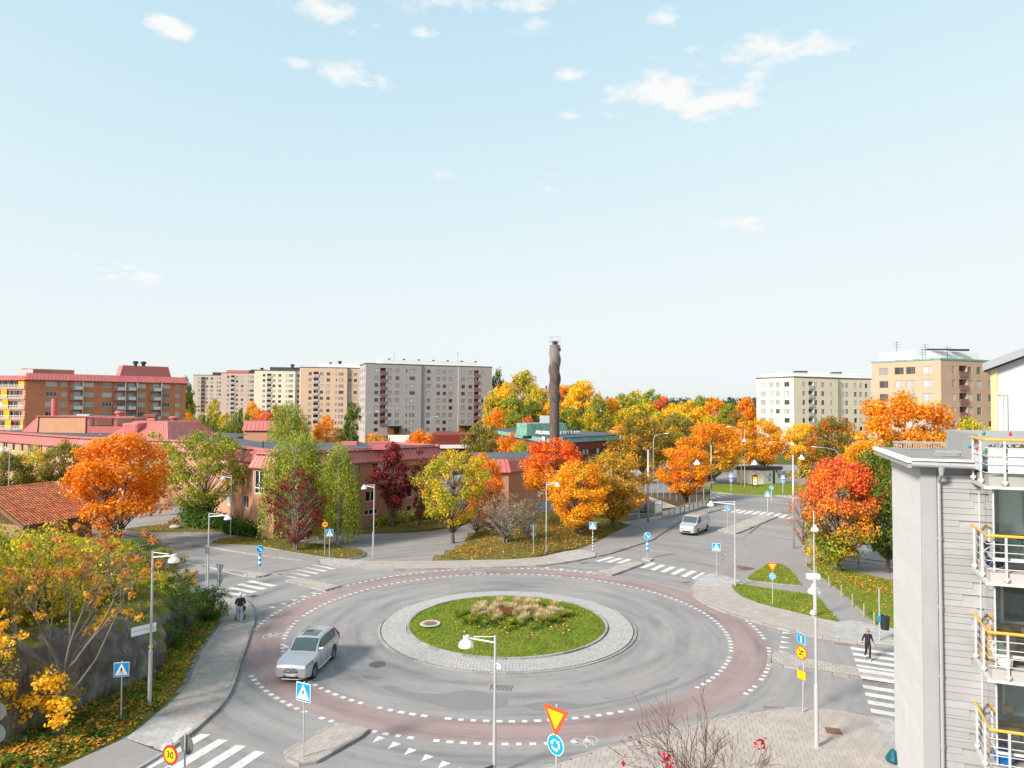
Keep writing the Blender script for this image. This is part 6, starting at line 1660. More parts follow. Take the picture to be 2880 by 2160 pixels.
def hill_mesh():
 m,nt,b = new_mat('mossy_rock'); wp = world_pos(nt); g = nt.nodes.new('ShaderNodeNewGeometry'); sp = nt.nodes.new('ShaderNodeSeparateXYZ'); nt.links.new(g.outputs['Normal'],sp.inputs[0])
 mp = nt.nodes.new('ShaderNodeMapping'); mp.inputs['Scale'].default_value = (1,1,.35); nt.links.new(wp,mp.inputs[0])
 rk = ramp(nt,noise(nt,1.6,7,.68,vec=mp.outputs[0],dist=.8),[(.25,(.05,.046,.04)),(.5,(.15,.138,.122)),(.72,(.32,.295,.26))])
 rk = mix(nt,ramp(nt,noise(nt,.5,3,.6,vec=wp),[(.56,(0,0,0)),(.68,(.45,.45,.45))]),rk,(.13,.075,.035))
 ms = ramp(nt,noise(nt,1.1,5,.65,vec=wp),[(.28,(.07,.065,.018)),(.5,(.17,.165,.018)),(.72,(.26,.23,.022))])
 f = mnode(nt,'MULTIPLY_ADD',noise(nt,1.8,5,.65,vec=wp),1.5,mnode(nt,'MULTIPLY_ADD',sp.outputs[2],.75,-1.22)); f = mnode(nt,'MULTIPLY',f,7.0,clamp=True)
 nt.links.new(mix(nt,f,rk,ms),b.inputs['Base Color']); b.inputs['Roughness'].default_value = .9; b.inputs['Specular IOR Level'].default_value = .2
 bump(nt,b,noise(nt,7,6,.7,vec=mp.outputs[0]),.12,.8); M['rock'] = m
 for nm,x0,x1,y0,y1,st in (('rocky_hill',-29,-15.4,22,52.5,.27),('grassy_hill',-75,-28.6,12,68,.8),('hill_foot',-29.2,-18,52.1,68,.5),('hill_foot',-30,-16,12,22.4,.6)):
  xs = np.arange(x0,x1 + st*.5,st); ys = np.arange(y0,y1 + st*.5,st); mb = MB(); idx = {}
  ins = {}
  def vid(i,j):
   if (i,j) not in idx:
    x,y = float(xs[i]),float(ys[j]); z = rock_z(x,y)
    if nm == 'rocky_hill' and z > .5:
     v = mnz.voronoi(Vector((x*.75,y*.75,z*.55)))[0]; k = .5*(v[1] - v[0]); x += .55*mnz.noise(Vector((x*.9,y*.9,z*1.4))) + .25*mnz.noise(Vector((x*2.3,y*2.3,z*2.5))); y += .3*mnz.noise(Vector((y,x,z*1.3))); z += k*.5 - .1
    idx[(i,j)] = len(mb.v); mb.v.append((x,y,z))
   return idx[(i,j)]
  for i in range(len(xs)):
   for j in range(len(ys)): ins[(i,j)] = inside((float(xs[i]),float(ys[j])),RPOLY)
  for i in range(len(xs) - 1):
   for j in range(len(ys) - 1):
    if any(ins[(a,c)] for a in (i,i+1) for c in (j,j+1)): mb.f.append([vid(i,j),vid(i+1,j),vid(i+1,j+1),vid(i,j+1)]); mb.m.append(0)
  o = mb.build(nm,M['rock'],smooth=nm != 'rocky_hill'); o['kind'] = 'structure'
  if nm == 'rocky_hill': smooth_by_angle(o,28)
hill_mesh()
def cliff_face():
 chain = sorted([p for p in RPOLY if -19.5 < p[0] < -16 and 26 < p[1] < 47],key=lambda p: p[1]); ys = np.arange(26.6,45.2,.15); K = 26; mb = MB()
 for y in ys:
  y = float(y); ex = float(np.interp(y,[p[1] for p in chain],[p[0] for p in chain])); off = 2.3*sstep(37,29.5,y); bx = ex - 1.05 - off; top = max(.4,rock_z(bx - 1.9,y) + .15)
  for k in range(K + 1):
   t = k/K; z = -.15 + t*(top + .15); x = bx - .25*t - 1.3*t**5
   q = Vector((x*.55,y*.62,z*.50)); v = mnz.voronoi(q)[0]; w = mnz.voronoi(q*2.3)[0]; e = 1 - .8*t**6
   d_ = .75*min(1,v[1] - v[0]) + .22*(w[1] - w[0]) + .30*mnz.noise(Vector((x*.5,y*.5,z*.9))) - .35; mb.v.append((x + d_*e,y + .18*mnz.noise(Vector((y*1.4,z*1.4,2.0))),z + (.12*mnz.noise(Vector((y,z*2,5.0))) if 0 < k < K else 0)))
 mb.f = [[j*(K+1) + k,(j+1)*(K+1) + k,(j+1)*(K+1) + k + 1,j*(K+1) + k + 1] for j in range(len(ys) - 1) for k in range(K)]; mb.m = [0]*len(mb.f)
 o = mb.build('rock_cliff',M['rock'],None); smooth_by_angle(o,22); o['kind'] = 'structure'
cliff_face()
def undergrowth():
 r = np.random.default_rng(21); cs = []; rd = []; cs2 = []; rd2 = []; cs3 = []
 while len(cs) < 1500:
  x,y = r.uniform(-48,-17),r.uniform(21,63)
  if not inside((x,y),RPOLY): continue
  d,_ = edge_dist(x,y); z = rock_z(x,y)
  if z < 1.0 or d < 1.9 + 2.2*sstep(37,29.5,y): continue
  if x > -22.5 and 33 < y < 44 and r.random() < .82: continue
  if y < 29 and x > -21 : continue
  rr = r.uniform(.35,.85) * (1 + .5*(x < -24)); cs.append((x,y,z + rr*.35)); rd.append(rr)
 o = link('undergrowth',leaves_mesh(cs,rd,46000,.17,22,.8,name='undergrowth'),LM['under']); o['kind'] = 'stuff'
 while len(cs2) < 260:
  x,y = r.uniform(-23,-15.5),r.uniform(22,48)
  if not inside((x,y),RPOLY): continue
  d,_ = edge_dist(x,y)
  if .15 < d < 1.3 + 2.2*sstep(37,29.5,y): cs2.append((x,y,rock_z(x,y) + .1)); rd2.append(r.uniform(.15,.4))
 o = link('verge_plants',leaves_mesh(cs2,rd2,5200,.12,23,.7,name='verge_plants'),LM['hedge']); o['kind'] = 'stuff'
 pts = []
 while len(pts) < 7000:
  x,y = r.uniform(-23,-15.6),r.uniform(20,48)
  if inside((x,y),RPOLY):
   d,_ = edge_dist(x,y)
   if d < 1.5 + 2.2*sstep(37,29.5,y): pts.append((x,y))
 fallen('verge_leaves',pts,lambda x,y: rock_z(x,y) + .03,.13,24)
 blades('verge_grass',[p for p in pts[:4200] if p[1] > 32],lambda x,y: rock_z(x,y),.38,.03,LM['blade'],25,.5)
 top = []
 while len(top) < 9000:
  x,y = r.uniform(-30,-17.5),r.uniform(29,52)
  if inside((x,y),RPOLY) and rock_z(x,y) > 1.2 and edge_dist(x,y)[0] > 1.7 + 2.2*sstep(37,29.5,y): top.append((x,y))
 blades('hill_grass',top,rock_z,.22,.035,LM['blade_dry'],26,.5)
LM['under'] = leaf_mat('undergrowth_leaves',[GR,(.22,.25,.022),(.32,.34,.025),(.42,.40,.03),(.46,.38,.025),OR],.22,bias=.42)
undergrowth()
def hz_(x,y): return rock_z(x,y) - .05
for nm,var,mat,x,y,H,W,lab in [
  ('leafy_shrub','bush0','hedge',-19.3,45.2,2.2,2.3,'dense green shrub beside the walker with the pram'),
  ('young_rowan','airy1','hedge',-19.2,41.6,3.3,2.6,'tall green shrub growing against the rock by the pavement'),
  ('leafy_shrub','airy1','hedge',-20.2,43.4,3.6,2.4,'slender light green sapling behind the dense green shrub'),
  ('leafy_shrub','bush1','hedge',-19.3,39.6,1.5,2.2,'dark green shrub in the cleft of the rock'),
  ('leafy_shrub','bush0','olive',-27.6,55.2,2.6,3.6,'olive shrub on the hill behind the yellow speed sign'),
  ('leafy_shrub','bush0','green',-31.5,59.6,2.6,3.8,'dark green shrub at the foot of the bright orange maple'),
  ('young_maple','airy1','orange_yellow',-23.4,50.9,2.0,1.5,'little orange sapling standing beside the road edge'),
  ('leafy_shrub','bush1','yellow_green',-25.2,49.2,1.5,3.4,'low yellow green shrub on the back of the hill'),
  ('leafy_shrub','bush0','yellow_green',-37.0,57.5,1.3,4.6,'wide yellow green shrub in front of the tiled house'),
  ('leafy_shrub','bush1','yellow_green',-33.5,52.0,1.7,5.0,'broad bright yellow green shrub on the hilltop'),
  ('leafy_shrub','bush0','mixed',-29.5,46.0,1.9,4.4,'shrub with mixed green and orange leaves on the hilltop'),
  ('leafy_shrub','bush1','yellow_green',-36.0,46.5,2.2,5.2,'yellow green shrub at the left edge of the hill'),
  ('leafy_shrub','bush0','light_green',-27.0,38.5,1.6,3.8,'light green shrub behind the bare maple branches'),
  ('leafy_shrub','bush1','olive_orange',-24.2,32.5,2.0,3.4,'brown and olive shrub behind the bare maple trunk'),
  ('leafy_shrub','bush0','olive',-21.5,28.6,3.0,3.0,'dark shrub against the rock left of the bare maple'),
  ('leafy_shrub','bush1','yellow_green',-23.6,29.8,4.6,4.4,'tall yellow green shrub behind the bare maple at the left edge'),
  ('leafy_shrub','bush0','yellow_green',-22.0,33.0,4.4,3.8,'bushy yellow green thicket over the rock edge'),
  ('leafy_shrub','bush1','light_green',-26.5,34.5,5.2,5.0,'tall light green thicket at the left edge of the view'),
  ('leafy_shrub','bush0','yellow_green',-24.5,42.0,3.6,4.6,'rounded yellow green thicket in the middle of the hill'),
  ('leafy_shrub','bush1','mixed',-19.9,30.8,1.6,2.0,'small leafy shrub hanging over the rock face'),
]: plant(nm,var,mat,(x,y,hz_(x,y)),H,W,lab,'shrub')
M['bark_maple'] = surf('maple_bark',(.15,.125,.105),.25,3,.95,22,.015)
def bare_maple():
 x,y = G(163,2088).x,G(163,2088).y; root = empty('bare_maple',(x,y,rock_z(x,y) - .05),'half bare maple with grey branches and yellow leaves before the rock','tree')
 LM['maple_half'] = leaf_mat('maple_leaves',[BR,(.48,.16,.05),(.58,.25,.03)],1.2,zmix=(3.6,7.6,[GO,YE,(.78,.46,.015),YE]))
 rnd = random.Random(4); wood = MB(); tips = []
 def go(p,d,L,r,lv):
  seg = 5 if lv < 2 else 3; pts = [p]; rs = [r]; q = p.copy(); dd = d.copy()
  for k in range(seg):
   dd = (dd + Vector((rnd.gauss(0,.10),rnd.gauss(0,.10),rnd.gauss(0,.05) + .05))).normalized(); q = q + dd*(L/seg); pts.append(q.copy()); rs.append(r*(1 - .55*(k+1)/seg))
  wood.path(pts,rs,7 if lv < 2 else 4 if lv < 3 else 3,cap=False)
  if lv >= 4: tips.append(q); return
  for c in range((4,5,4,4)[lv - 0] if lv < 4 else 0):
   k = rnd.randint(2 if lv < 2 else 1,seg); a = rnd.uniform(0,2*PI); u,w = perp(dd); nd = (dd + (u*math.cos(a) + w*math.sin(a)) * rnd.uniform(.35,.85)).normalized(); nd.z = max(nd.z,-.1)
   go(pts[k],nd,L * rnd.uniform(.50,.74),rs[k]*.66,lv + 1)
  tips.append(q)
 tr = [Vector((0,0,0)),Vector((.02,0,.9)),Vector((.05,.0,1.9)),Vector((.1,0,2.7))]; wood.path(tr,[.24,.19,.17,.15],9,cap=False)
 for dx,dy,dz,L,r in ((-.75,.1,1,3.3,.085),(-.15,.5,1,3.4,.08),(.35,-.1,1,3.6,.08),(.95,.15,.95,3.6,.075),(-.6,-.5,.9,2.6,.06),(.2,.7,.8,2.8,.065)): go(tr[3] - Vector((0,0,rnd.uniform(0,.5))),Vector((dx,dy,dz)).normalized(),L,r,1)
 wood.path([Vector((.05,0,1.4)),Vector((.8,-.1,2.1)),Vector((1.6,-.15,3.2)),Vector((2.1,-.1,4.4)),Vector((2.6,0,5.6))],[.07,.06,.05,.035,.015],7,cap=False)
 link('trunk',wood.mesh('trunk',smooth=True),M['bark_maple'],root)
 cs = [tuple(t) for t in tips if rnd.random() < (.12 if t.z > 4.6 else .34)]; rd = [.24]*len(cs)
 for _ in range(26): a = rnd.uniform(-2.2,1.2); cs.append((a - .5,rnd.uniform(-1.0,.2),rnd.uniform(.8,2.6))); rd.append(.38)
 link('crown',leaves_mesh(cs,rd,4200,.14,77,.8),LM['maple_half'],root)
bare_maple()
def spindle(nm,x,y,z,H,W,seed,nl,lab,up=.2):
 tw,cr = twiggy(seed,H,W,4,nl,.13,.075,4,.62,5,lambda t,r: t.z < H*.55 and r.random() < .10,up)
 root = empty(nm,(x,y,z),lab,'shrub'); link('trunk',tw,M['twig_red'],root)
 if cr: link('crown',cr,LM['red_leaf'],root)
LM['red_leaf'] = leaf_mat('red_leaves',[(.34,.006,.012),(.50,.015,.015),(.42,.01,.012)],2)
spindle('spindle_bush',6.2,21.0,.1,6.0,1.6,12,170,'bare red twigged bush with scarlet leaves in the foreground')
spindle('spindle_bush',3.4,20.2,.1,3.7,1.8,15,0,'low leafless twigs in front of the roundabout sign',.1)
spindle('spindle_bush',8.0,20.4,.1,3.5,2.0,18,40,'low bare bush right of the scarlet leaved bush',.1)

# ------------------------------------------------------------------ the grey house at the right
def grey_house():
 C = Vector((13.43,22.95,0)); d = Vector((.94,-.34,0)).normalized(); p = Vector((-d.y,d.x,0)); up = Vector((0,0,1)); n = -p
 root = empty('grey_house',(15,24,0),'pale grey concrete house with yellow balcony rails at the right edge','house')
 M['ghwall'] = surf('grey_painted_concrete',(.30,.303,.31),.06,.9,.75,30,.003,stain=((.25,.25,.26),1.1,.55,.45)); M['ghend'] = surf('pale_sunlit_end_concrete',(.54,.535,.532),.04,.9,.75,30,.003,stain=((.44,.44,.44),.5,.58,.4),island=.04); M['ghboard'] = surf('board_marked_concrete',(.31,.312,.32),.06,.9,.72,30,.003,stain=((.21,.21,.215),.9,.55,.5),island=.10); M['ghwhite'] = surf('white_wall',(.52,.53,.545),.03,.5,.6,20,0); M['gutter'] = surf('grey_sheet',(.36,.37,.39),.05,2,.4,20,0,metal=.2)  # end wall: pale concrete, coloured lighter still to stand in for sun there
 M['rail_yellow'] = plain('yellow_rail',(.72,.37,.045),.4); M['rail_white'] = surf('white_rail',(.50,.495,.48),.05,3,.45,30,0); M['roof_grey'] = surf('grey_roof_felt',(.265,.245,.235),.1,.8,.9,30,.004)
 H = 12.15; D_ = 5.5
 fb = lambda mb,a0,a1,b0,b1,c0,c1: mb.frame_box(C,d,p,up,a0,a1,b0,b1,c0,c1)
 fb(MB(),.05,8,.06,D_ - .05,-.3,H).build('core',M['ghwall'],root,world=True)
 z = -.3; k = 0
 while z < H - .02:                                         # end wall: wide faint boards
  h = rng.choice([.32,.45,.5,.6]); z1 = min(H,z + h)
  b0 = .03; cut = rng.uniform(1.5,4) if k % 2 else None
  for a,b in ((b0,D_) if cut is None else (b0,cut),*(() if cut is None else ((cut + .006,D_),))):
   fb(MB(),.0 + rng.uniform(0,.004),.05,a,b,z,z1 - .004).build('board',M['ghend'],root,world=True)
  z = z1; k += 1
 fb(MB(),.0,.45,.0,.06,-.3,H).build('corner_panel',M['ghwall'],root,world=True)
 z = -.3
 while z < H - .25:                                         # front: narrow irregular boards
  h = rng.choice([.10,.13,.2,.21,.23,.25]); z1 = min(H - .25,z + h); cut = rng.uniform(.9,2.2) if rng.random() < .45 else None
  for a,b,dz in (((.47,6,0),) if cut is None else ((.47,cut,0),(cut + .006,6,-.045 if h > .18 else 0))):
   fb(MB(),a,b,.0 + rng.uniform(0,.008),.055,z + (dz if dz and a > .5 else 0),z1 - .013 + dz).build('board',M['ghboard'],root,world=True)
  z = z1
 # roof with verge, gutter, downpipe and walkways
 o = .42
 roof = [C - d*o + n*.38,C + d*6 + n*.38,C + d*6 + p*(D_ + 1.6),C - d*o + p*(D_ + 1.6)]
 MB().add([v + up*(H + .10) for v in roof] + [v + up*(H + .24) for v in roof],[(3,2,1,0),(4,5,6,7),(0,1,5,4),(1,2,6,5),(2,3,7,6),(3,0,4,7)]).build('roof',M['roof_grey'],root,world=True)
 fb(MB(),-o - .05,-o + .09,-.40,D_ + 1.6,H + .12,H + .27).build('verge_flashing',M['white'],root,world=True)
 fb(MB(),-o + .09,3.2,-.46,-.36,H + .19,H + .26).build('eave_flashing',M['white'],root,world=True)
 fb(MB(),-o,.0,-.34,D_ + 1.4,H - .05,H + .09).build('soffit',M['gutter'],root,world=True); fb(MB(),.0,6,-.34,.0,H - .02,H + .09).build('soffit',M['gutter'],root,world=True)
 mb = MB(); mb.path([C - d*.35 + n*.47 + up*(H + .08),C + d*2.2 + n*.47 + up*(H + .05)],.085,10); mb.build('gutter',M['gutter'],root,world=True)
 q = C + d*.50 + n*.10; mb = MB(); mb.path([C + d*.5 + n*.47 + up*(H + .02),C + d*.5 + n*.45 + up*(H - .22),q + up*(H - .5),q + up*(H - .7),q + up*0],[.10,.065,.055,.055,.055],10)
 for zz in (9.8,7.6,5.4,3.2): mb.path([q + up*zz,q + up*(zz + .08)],.07,10)
 mb.build('downpipe',M['gutter'],root,world=True)
 def grating(a0,a1,b,z0,w,h,nm='roof_walkway'):
  g = MB(); cnt = int((a1 - a0) / .085)
  for i in range(cnt): a = a0 + (a1 - a0)*i/cnt; fb(g,a,a + .025,b,b + .03,z0 + .02,z0 + h); fb(g,a,a + .02,b,b + w,z0 + h,z0 + h + .02)
  for bb in (b,b + w): fb(g,a0,a1,bb,bb + .03,z0 + h - .02,z0 + h + .03); fb(g,a0,a1,bb,bb + .03,z0 + .02,z0 + .05)
  for a in (a0 + .1,a1 - .2): fb(g,a,a + .05,b,b + w,z0 - .03,z0 + .03)
  g.build(nm,M['gutter'],root,world=True)
 grating(.1,3.4,5.6,H + .24,.35,.28); grating(.7,2.35,1.4,H + .24,.35,.16)
 # balconies
 W0 = C + d*1.53; Bc = Vector((14.06,20.6,0)); rails = [13.12,10.32,7.52,4.72]; sd_ = (Bc - W0).normalized(); sl = (Bc - W0).length
 for k,zr in enumerate(rails):
  zs = zr - 1.08
  b = empty('balcony',(0,0,0)); b.parent = root; b.location = Vector((W0.x,W0.y,zs)) - origin(root)
  poly = [W0 + d*.02,Bc,Bc + d*4,W0 + d*4.6 ]
  MB().prism([(v.x,v.y) for v in poly],zs - .30,zs,True).build('slab',M['concrete'] if k == 0 else M['slab_light'],b,world=True)
  out = [W0 - d*.12 + n*0,Bc - d*.14 + n*.10,Bc + d*4 + n*.12,Bc + d*4 + n*.02,Bc + n*.01,W0]
  MB().prism([(v.x,v.y) for v in out],zs - .36,zs - .28,True).build('edge_flashing',M['rail_white'],b,world=True)
  A,Bq,Cq = W0 - d*.10,Bc - d*.10 + n*.09,Bc + d*4 + n*.10
  rl = MB(); rl.path([A + up*zr,Bq + up*zr,Cq + up*zr],.042,10); rl.build('handrail',M['rail_yellow'],b,world=True)
  for j in range(4): hh = zs + .12 + j*.24; r_ = MB(); r_.path([A - sd_*.06 + up*hh,Bq + up*hh,Cq + up*hh],.014,6); r_.build('rail_bar',M['rail_white'],b,world=True)
  for base in (A + sd_*.28,A + sd_*(sl*.72),Bq + d*.48,Bq + d*1.7):
   pm = MB(); dd_ = sd_ if base in () else d
   pm.frame_box(base + up*0,d,p,up,-.026,.026,-.03,.03,zs - .26,zr - .03); pm.frame_box(base,d,p,up,-.07,.07,-.02,.05,zs - .20,zs - .12); pm.build('post',M['rail_white'],b,world=True)
  if k > 0:                                              # glazing above the sill up to the next slab
   zt = rails[k-1] - 1.08 - .38
   S0,S1,S2 = W0 + p*-.02 + d*.1,Bc + d*.13 + p*.12,Bc + d*4 + p*.12
   for a,c in ((S0,S0 + (S1 - S0)*.48),(S0 + (S1 - S0)*.50,S1),(S1 + d*.02,S1 + d*.72),(S1 + d*.74,S1 + d*1.46),(S1 + d*1.48,S1 + d*2.2)):
    u_ = (c - a).normalized(); w_ = u_.cross(up); g = MB(); g.frame_box(a,u_,w_,up,0,(c - a).length,-.006,.006,zs + .42,zt); g.build('glass_pane',M['clear'],b,world=True)
   for a,c in ((S0,S1),(S1,S2)):
    u_ = (c - a).normalized(); w_ = u_.cross(up); [MB().frame_box(a,u_,w_,up,0,(c - a).length,-.03,.03,za,za + .08).build('glazing_track',M['rail_white'],b,world=True) for za in (zs + .34,zt)]
   for a in (S0,S1): f = MB(); f.frame_box(a,d,p,up,-.02,.02,-.02,.02,zs + .0,zt); f.build('glazing_post',M['rail_white'],b,world=True)
   # the wall behind: window with frame, and a blind in the upper flat
   wz0,wz1 = zs + .95,zt - .05
   fr = MB()
   def wb(mb,a0,a1,b0,b1,c0,c1): return mb.frame_box(W0,d,n,up,a0,a1,b0,b1,c0,c1)
   for a0,a1 in ((.62,.70),(1.28,1.44),(2.1,2.2)): wb(fr,a0,a1,.02,.09,wz0,wz1)
   wb(fr,.62,2.2,.02,.09,wz0 - .10,wz0); wb(fr,.62,2.2,.02,.09,wz1,wz1 + .06); w = fr.build('window',M['rail_white'],b,world=True)
   for a0,a1,mm in ((.70,1.28,'pane_dark' if k != 1 else 'blind'),(1.44,2.1,'blind' if k != 3 else 'pane_dark')):
    wb(MB(),a0,a1,.012,.04,wz0,wz1).build('pane',M[mm],w,world=True)
   wb(MB(),.5,4,.012,.03,zs,wz0 - .1).build('sill_wall',M['gutter'],b,world=True)
  else:
   for a0,a1,side in ((.42,.72,1),(.05,.45,0),(.5,1.7,0)):
    g = MB(); s0 = (A + sd_*.35,sd_) if side else (Bq + d*.05,d); base,u_ = s0; w_ = u_.cross(up)
    nseg = 10; a_,b_ = (0,1.15) if side else ((.02,.46) if a1 < .5 else (.52,1.66))
    vs = []
    for i in range(nseg + 1):
     t = a_ + (b_ - a_)*i/nseg
     for zz in (zs + .12,zs + .45,zs + .80): vs.append(base + u_*t + w_*(-.03 + .012*math.sin(i*1.7 + zz*5)) + up*zz)
    g.add(vs,[(3*i + j,3*i + 3 + j,3*i + 4 + j,3*i + 1 + j) for i in range(nseg) for j in range(2)]); g.build('canvas_screen',M['ghwhite'],b,world=True)
   fb(MB(),1.50,1.58,-.5,3.4,H + .2,zr + .12).build('partition',M['ghwall'],root,world=True)
   fb(MB(),1.5,6,3.4,3.5,H + .2,zr + .14).build('partition',M['ghwall'],root,world=True)
 # the higher white volume behind the terrace, under a pitched roof
 Y0 = 27.0; A = P(2790,1036,Y0); x0 = A.x; zt = A.z
 e = Vector((.94,-.34,0)).normalized(); sl_ = .42
 nv2 = Vector((.63,.776,0)); MB().add([(x0,Y0,10),(x0 + e.x*6,Y0 + e.y*6,10),(x0 + e.x*6,Y0 + e.y*6,zt + 6*sl_),(x0,Y0,zt),(x0 + 3.8,Y0 + 4.7,10),(x0 + 3.8,Y0 + 4.7,zt)],[(0,1,2,3),(4,0,3,5)]).build('upper_wall',M['ghwhite'],root,world=True)
 mb = MB(); mb.frame_box((x0,Y0,0),e,(-e.y,e.x,0),up,-.06,.16,-.05,-.005,10,zt - .02); mb.build('yellow_corner_board',M['yellow_pale'],root,world=True)
 b0 = Vector((x0,Y0,zt)); su = (e + up*sl_).normalized(); nv = Vector((-e.y,e.x,0)); wv = su.cross(nv) * -1
 mb = MB(); mb.frame_box(b0,su,nv2,up,-.30,6.5,-.42,5.2,.0,.30); mb.build('upper_roof',M['gutter'],root,world=True)
 mb = MB(); mb.frame_box(b0,su,nv2,up,-.25,6.5,-.30,-.2,-.07,.0); mb.build('roof_soffit',M['dark'],root,world=True)
 wx = lambda px,py: P(px,py,Y0)
 a,b_ = wx(2798,1217),wx(2823,1107); u0 = (a.x - x0)/e.x; u1 = (b_.x - x0)/e.x; f = MB()
 for q0,q1,z0,z1 in ((u0,u0 + .05,a.z,b_.z),(u1 - .05,u1,a.z,b_.z),(u0 + .05,u1 - .05,a.z,a.z + .06),(u0 + .05,u1 - .05,b_.z - .06,b_.z),(u0 + .22,u0 + .26,a.z + .06,b_.z - .06)): f.frame_box((x0,Y0,0),e,nv,up,q0,q1,-.08,.0,z0,z1)
 w = f.build('window',M['rail_white'],root,world=True); mb = MB(); mb.frame_box((x0,Y0,0),e,nv,up,u0 + .03,u1 - .03,-.03,-.01,a.z + .03,b_.z - .03); mb.build('pane',M['curtain'],w,world=True)
 mb = MB(); mb.frame_box((x0,Y0,0),e,nv,up,u0 - .06,u1 + .03,-.14,.0,a.z - .08,a.z); mb.build('window_sill',M['gutter'],root,world=True)
 # things on the balconies
 def at(k,a,b): v = Bc + d*a + p*b; return Vector((v.x,v.y,rails[k] - 1.08))
 # flower boxes and a string of coloured bulbs on the terrace rail
 v = Bc - d*.05 + up*(rails[0] - .28); fbx = empty('flower_box',v,'flower box with white and red blooms on the terrace rail','planter')
 MB().frame_box(v + p*.02,d,p,up,.02,1.5,0,.16,-.12,.02).build('box',M['rail_white'],fbx,world=True)
 for mm,cnt,sd in (('hedge',260,3),('flower_white',90,5),('red_leaf',60,7)):
  cs = [(.15 + .14*i,.08,.08 + (.03 if mm != 'hedge' else 0)) for i in range(10) if mm == 'hedge' or i % 2 == sd % 2 or i > 5]; cs = [tuple(d*a + p*b + up*c) for a,b,c in cs]; link('blooms' if mm != 'hedge' else 'foliage',leaves_mesh(cs,[.09]*len(cs),cnt,.05,sd),LM[mm],fbx)
 A_ = W0 - d*.10; sl2 = empty('bulb_string',(W0.x,W0.y,rails[0]),'string of coloured bulbs hung along the terrace rail','string light')
 cord = [W0 - d*.1 + up*(rails[0] - .33),Bc - d*.02 + up*(rails[0] - .36),Bc + d*.5 + p*.6 + up*(rails[0] + .02),Bc + d*1.3 + p*.4 + up*(rails[0] + .0)]; mb = MB(); mb.path(cord,.006,4); mb.build('cord',M['dark'],sl2,world=True)
 for (v,c) in ((W0 - d*.16 + sd_*.12 + up*(rails[0] - .30),'teal'),(A_ + sd_*.9 + up*(rails[0] - .32),'bulb_red'),(Bc - d*.05 + up*(rails[0] - .33),'bulb_green'),(Bc + d*.30 + p*1.6 + up*(rails[0] + .13),'bulb_green'),(Bc + d*.95 + p*1.4 + up*(rails[0] + .13),'bulb_red')):
  mb = MB(); mb.lathe([(.002,-.06),(.035,-.045),(.05,0),(.035,.045),(.02,.07),(.002,.09)],10,v); mb.build('bulb',M[c],sl2,world=True,smooth=True)
 # bicycle behind the second rail
 v = at(1,.55,.55); bk = empty('bicycle',v,'bicycle parked on the upper glazed balcony','bicycle'); wc = [Vector((-.28,0,.34)),Vector((.78,0,.34))]
 for c in wc:
  wh = MB(); wh.path([d*(c.x + .33*math.cos(2*PI*i/24)) + up*(c.z + .33*math.sin(2*PI*i/24)) for i in range(25)],.016,6); ob = wh.build('wheel',M['balc_grey'],bk); sp_ = MB()
  for i in range(12): a_ = PI*i/12*2; sp_.tube(d*c.x + up*c.z,d*(c.x + .33*math.cos(a_)) + up*(c.z + .33*math.sin(a_)),.003,n=3)
  sp_.build('spokes',M['balc_grey'],ob)
 fm = MB(); L3 = lambda x,z: d*x + up*z
 for a_,c_ in (((-.28,.34),(-.12,.86)),((-.14,.78),(.38,.82)),((-.10,.66),(.30,.32)),((.30,.32),(.42,.88)),((.30,.32),(.78,.34)),((.42,.82),(.78,.34))): fm.tube(L3(*a_),L3(*c_),.016,n=6)
 fm.build('frame',M['teal'],bk); hb = MB(); hb.path([L3(-.12,.86),L3(-.13,1.0),L3(-.05,1.06) + p*.22],.012,6); hb.path([L3(-.13,1.0),L3(-.05,1.06) - p*.22],.012,6); hb.build('handlebar',M['dark'],bk); st = MB(); st.frame_box(L3(.42,.90),d,p,up,-.12,.12,-.07,.07,0,.05); st.build('saddle',M['dark'],bk)
 v = at(1,.35,.95); mb = MB(); mb.lathe([(.22,0),(.27,.7),(.25,.72),(.2,.05)],14,v); tag(mb.build('blue_tub',M['navy'],None),'dark blue tub behind the bicycle wheel','tub')
 # covered furniture, chairs and a baby bath on the middle balcony
 v = at(2,.42,.95); cv = MB(); n_ = 14; vs = []
 for j,(r0,zz) in enumerate(((.48,.05),(.46,.3),(.42,.62),(.36,.92),(.22,1.08),(.02,1.12))):
  for i in range(n_): a_ = 2*PI*i/n_; rr = r0*(1 + .14*math.sin(3*a_ + j) + .08*math.sin(7*a_ + j*2)); vs.append(v + d*(rr*math.cos(a_)) + p*(rr*.75*math.sin(a_)) + up*zz)
 cv.add(vs,[(j*n_ + i,j*n_ + (i+1) % n_,(j+1)*n_ + (i+1) % n_,(j+1)*n_ + i) for j in range(5) for i in range(n_)]); tag(cv.build('furniture_cover',M['canvas_tan'],None,smooth=True),'tan cloth cover draped over balcony furniture','cover')
 for q_,lab in ((.95,'brown slatted folding chair beside the tan cover'),(1.35,'brown slatted folding chair behind the white bucket')):
  v = at(2,q_,1.1); ch = empty('folding_chair',v,lab,'chair')
  for i in range(6): MB().frame_box((0,0,0),d,p,up,-.22,.22,.18 + .02*i,.2 + .02*i,.5 + .09*i,.56 + .09*i).build('slat',M['wood_red'],ch)
  for i in range(5): MB().frame_box((0,0,0),d,p,up,-.22,.22,-.22 + .08*i,-.16 + .08*i,.42,.44).build('seat_slat',M['wood_red'],ch)
  for a_ in (-.2,.2):
   for b0_,b1_ in ((-.2,.1),(.15,-.2)): lg = MB(); lg.tube(d*a_ + p*b0_,d*a_ + p*b1_ + up*.44,.018,n=5); lg.build('leg',M['wood_red'],ch)
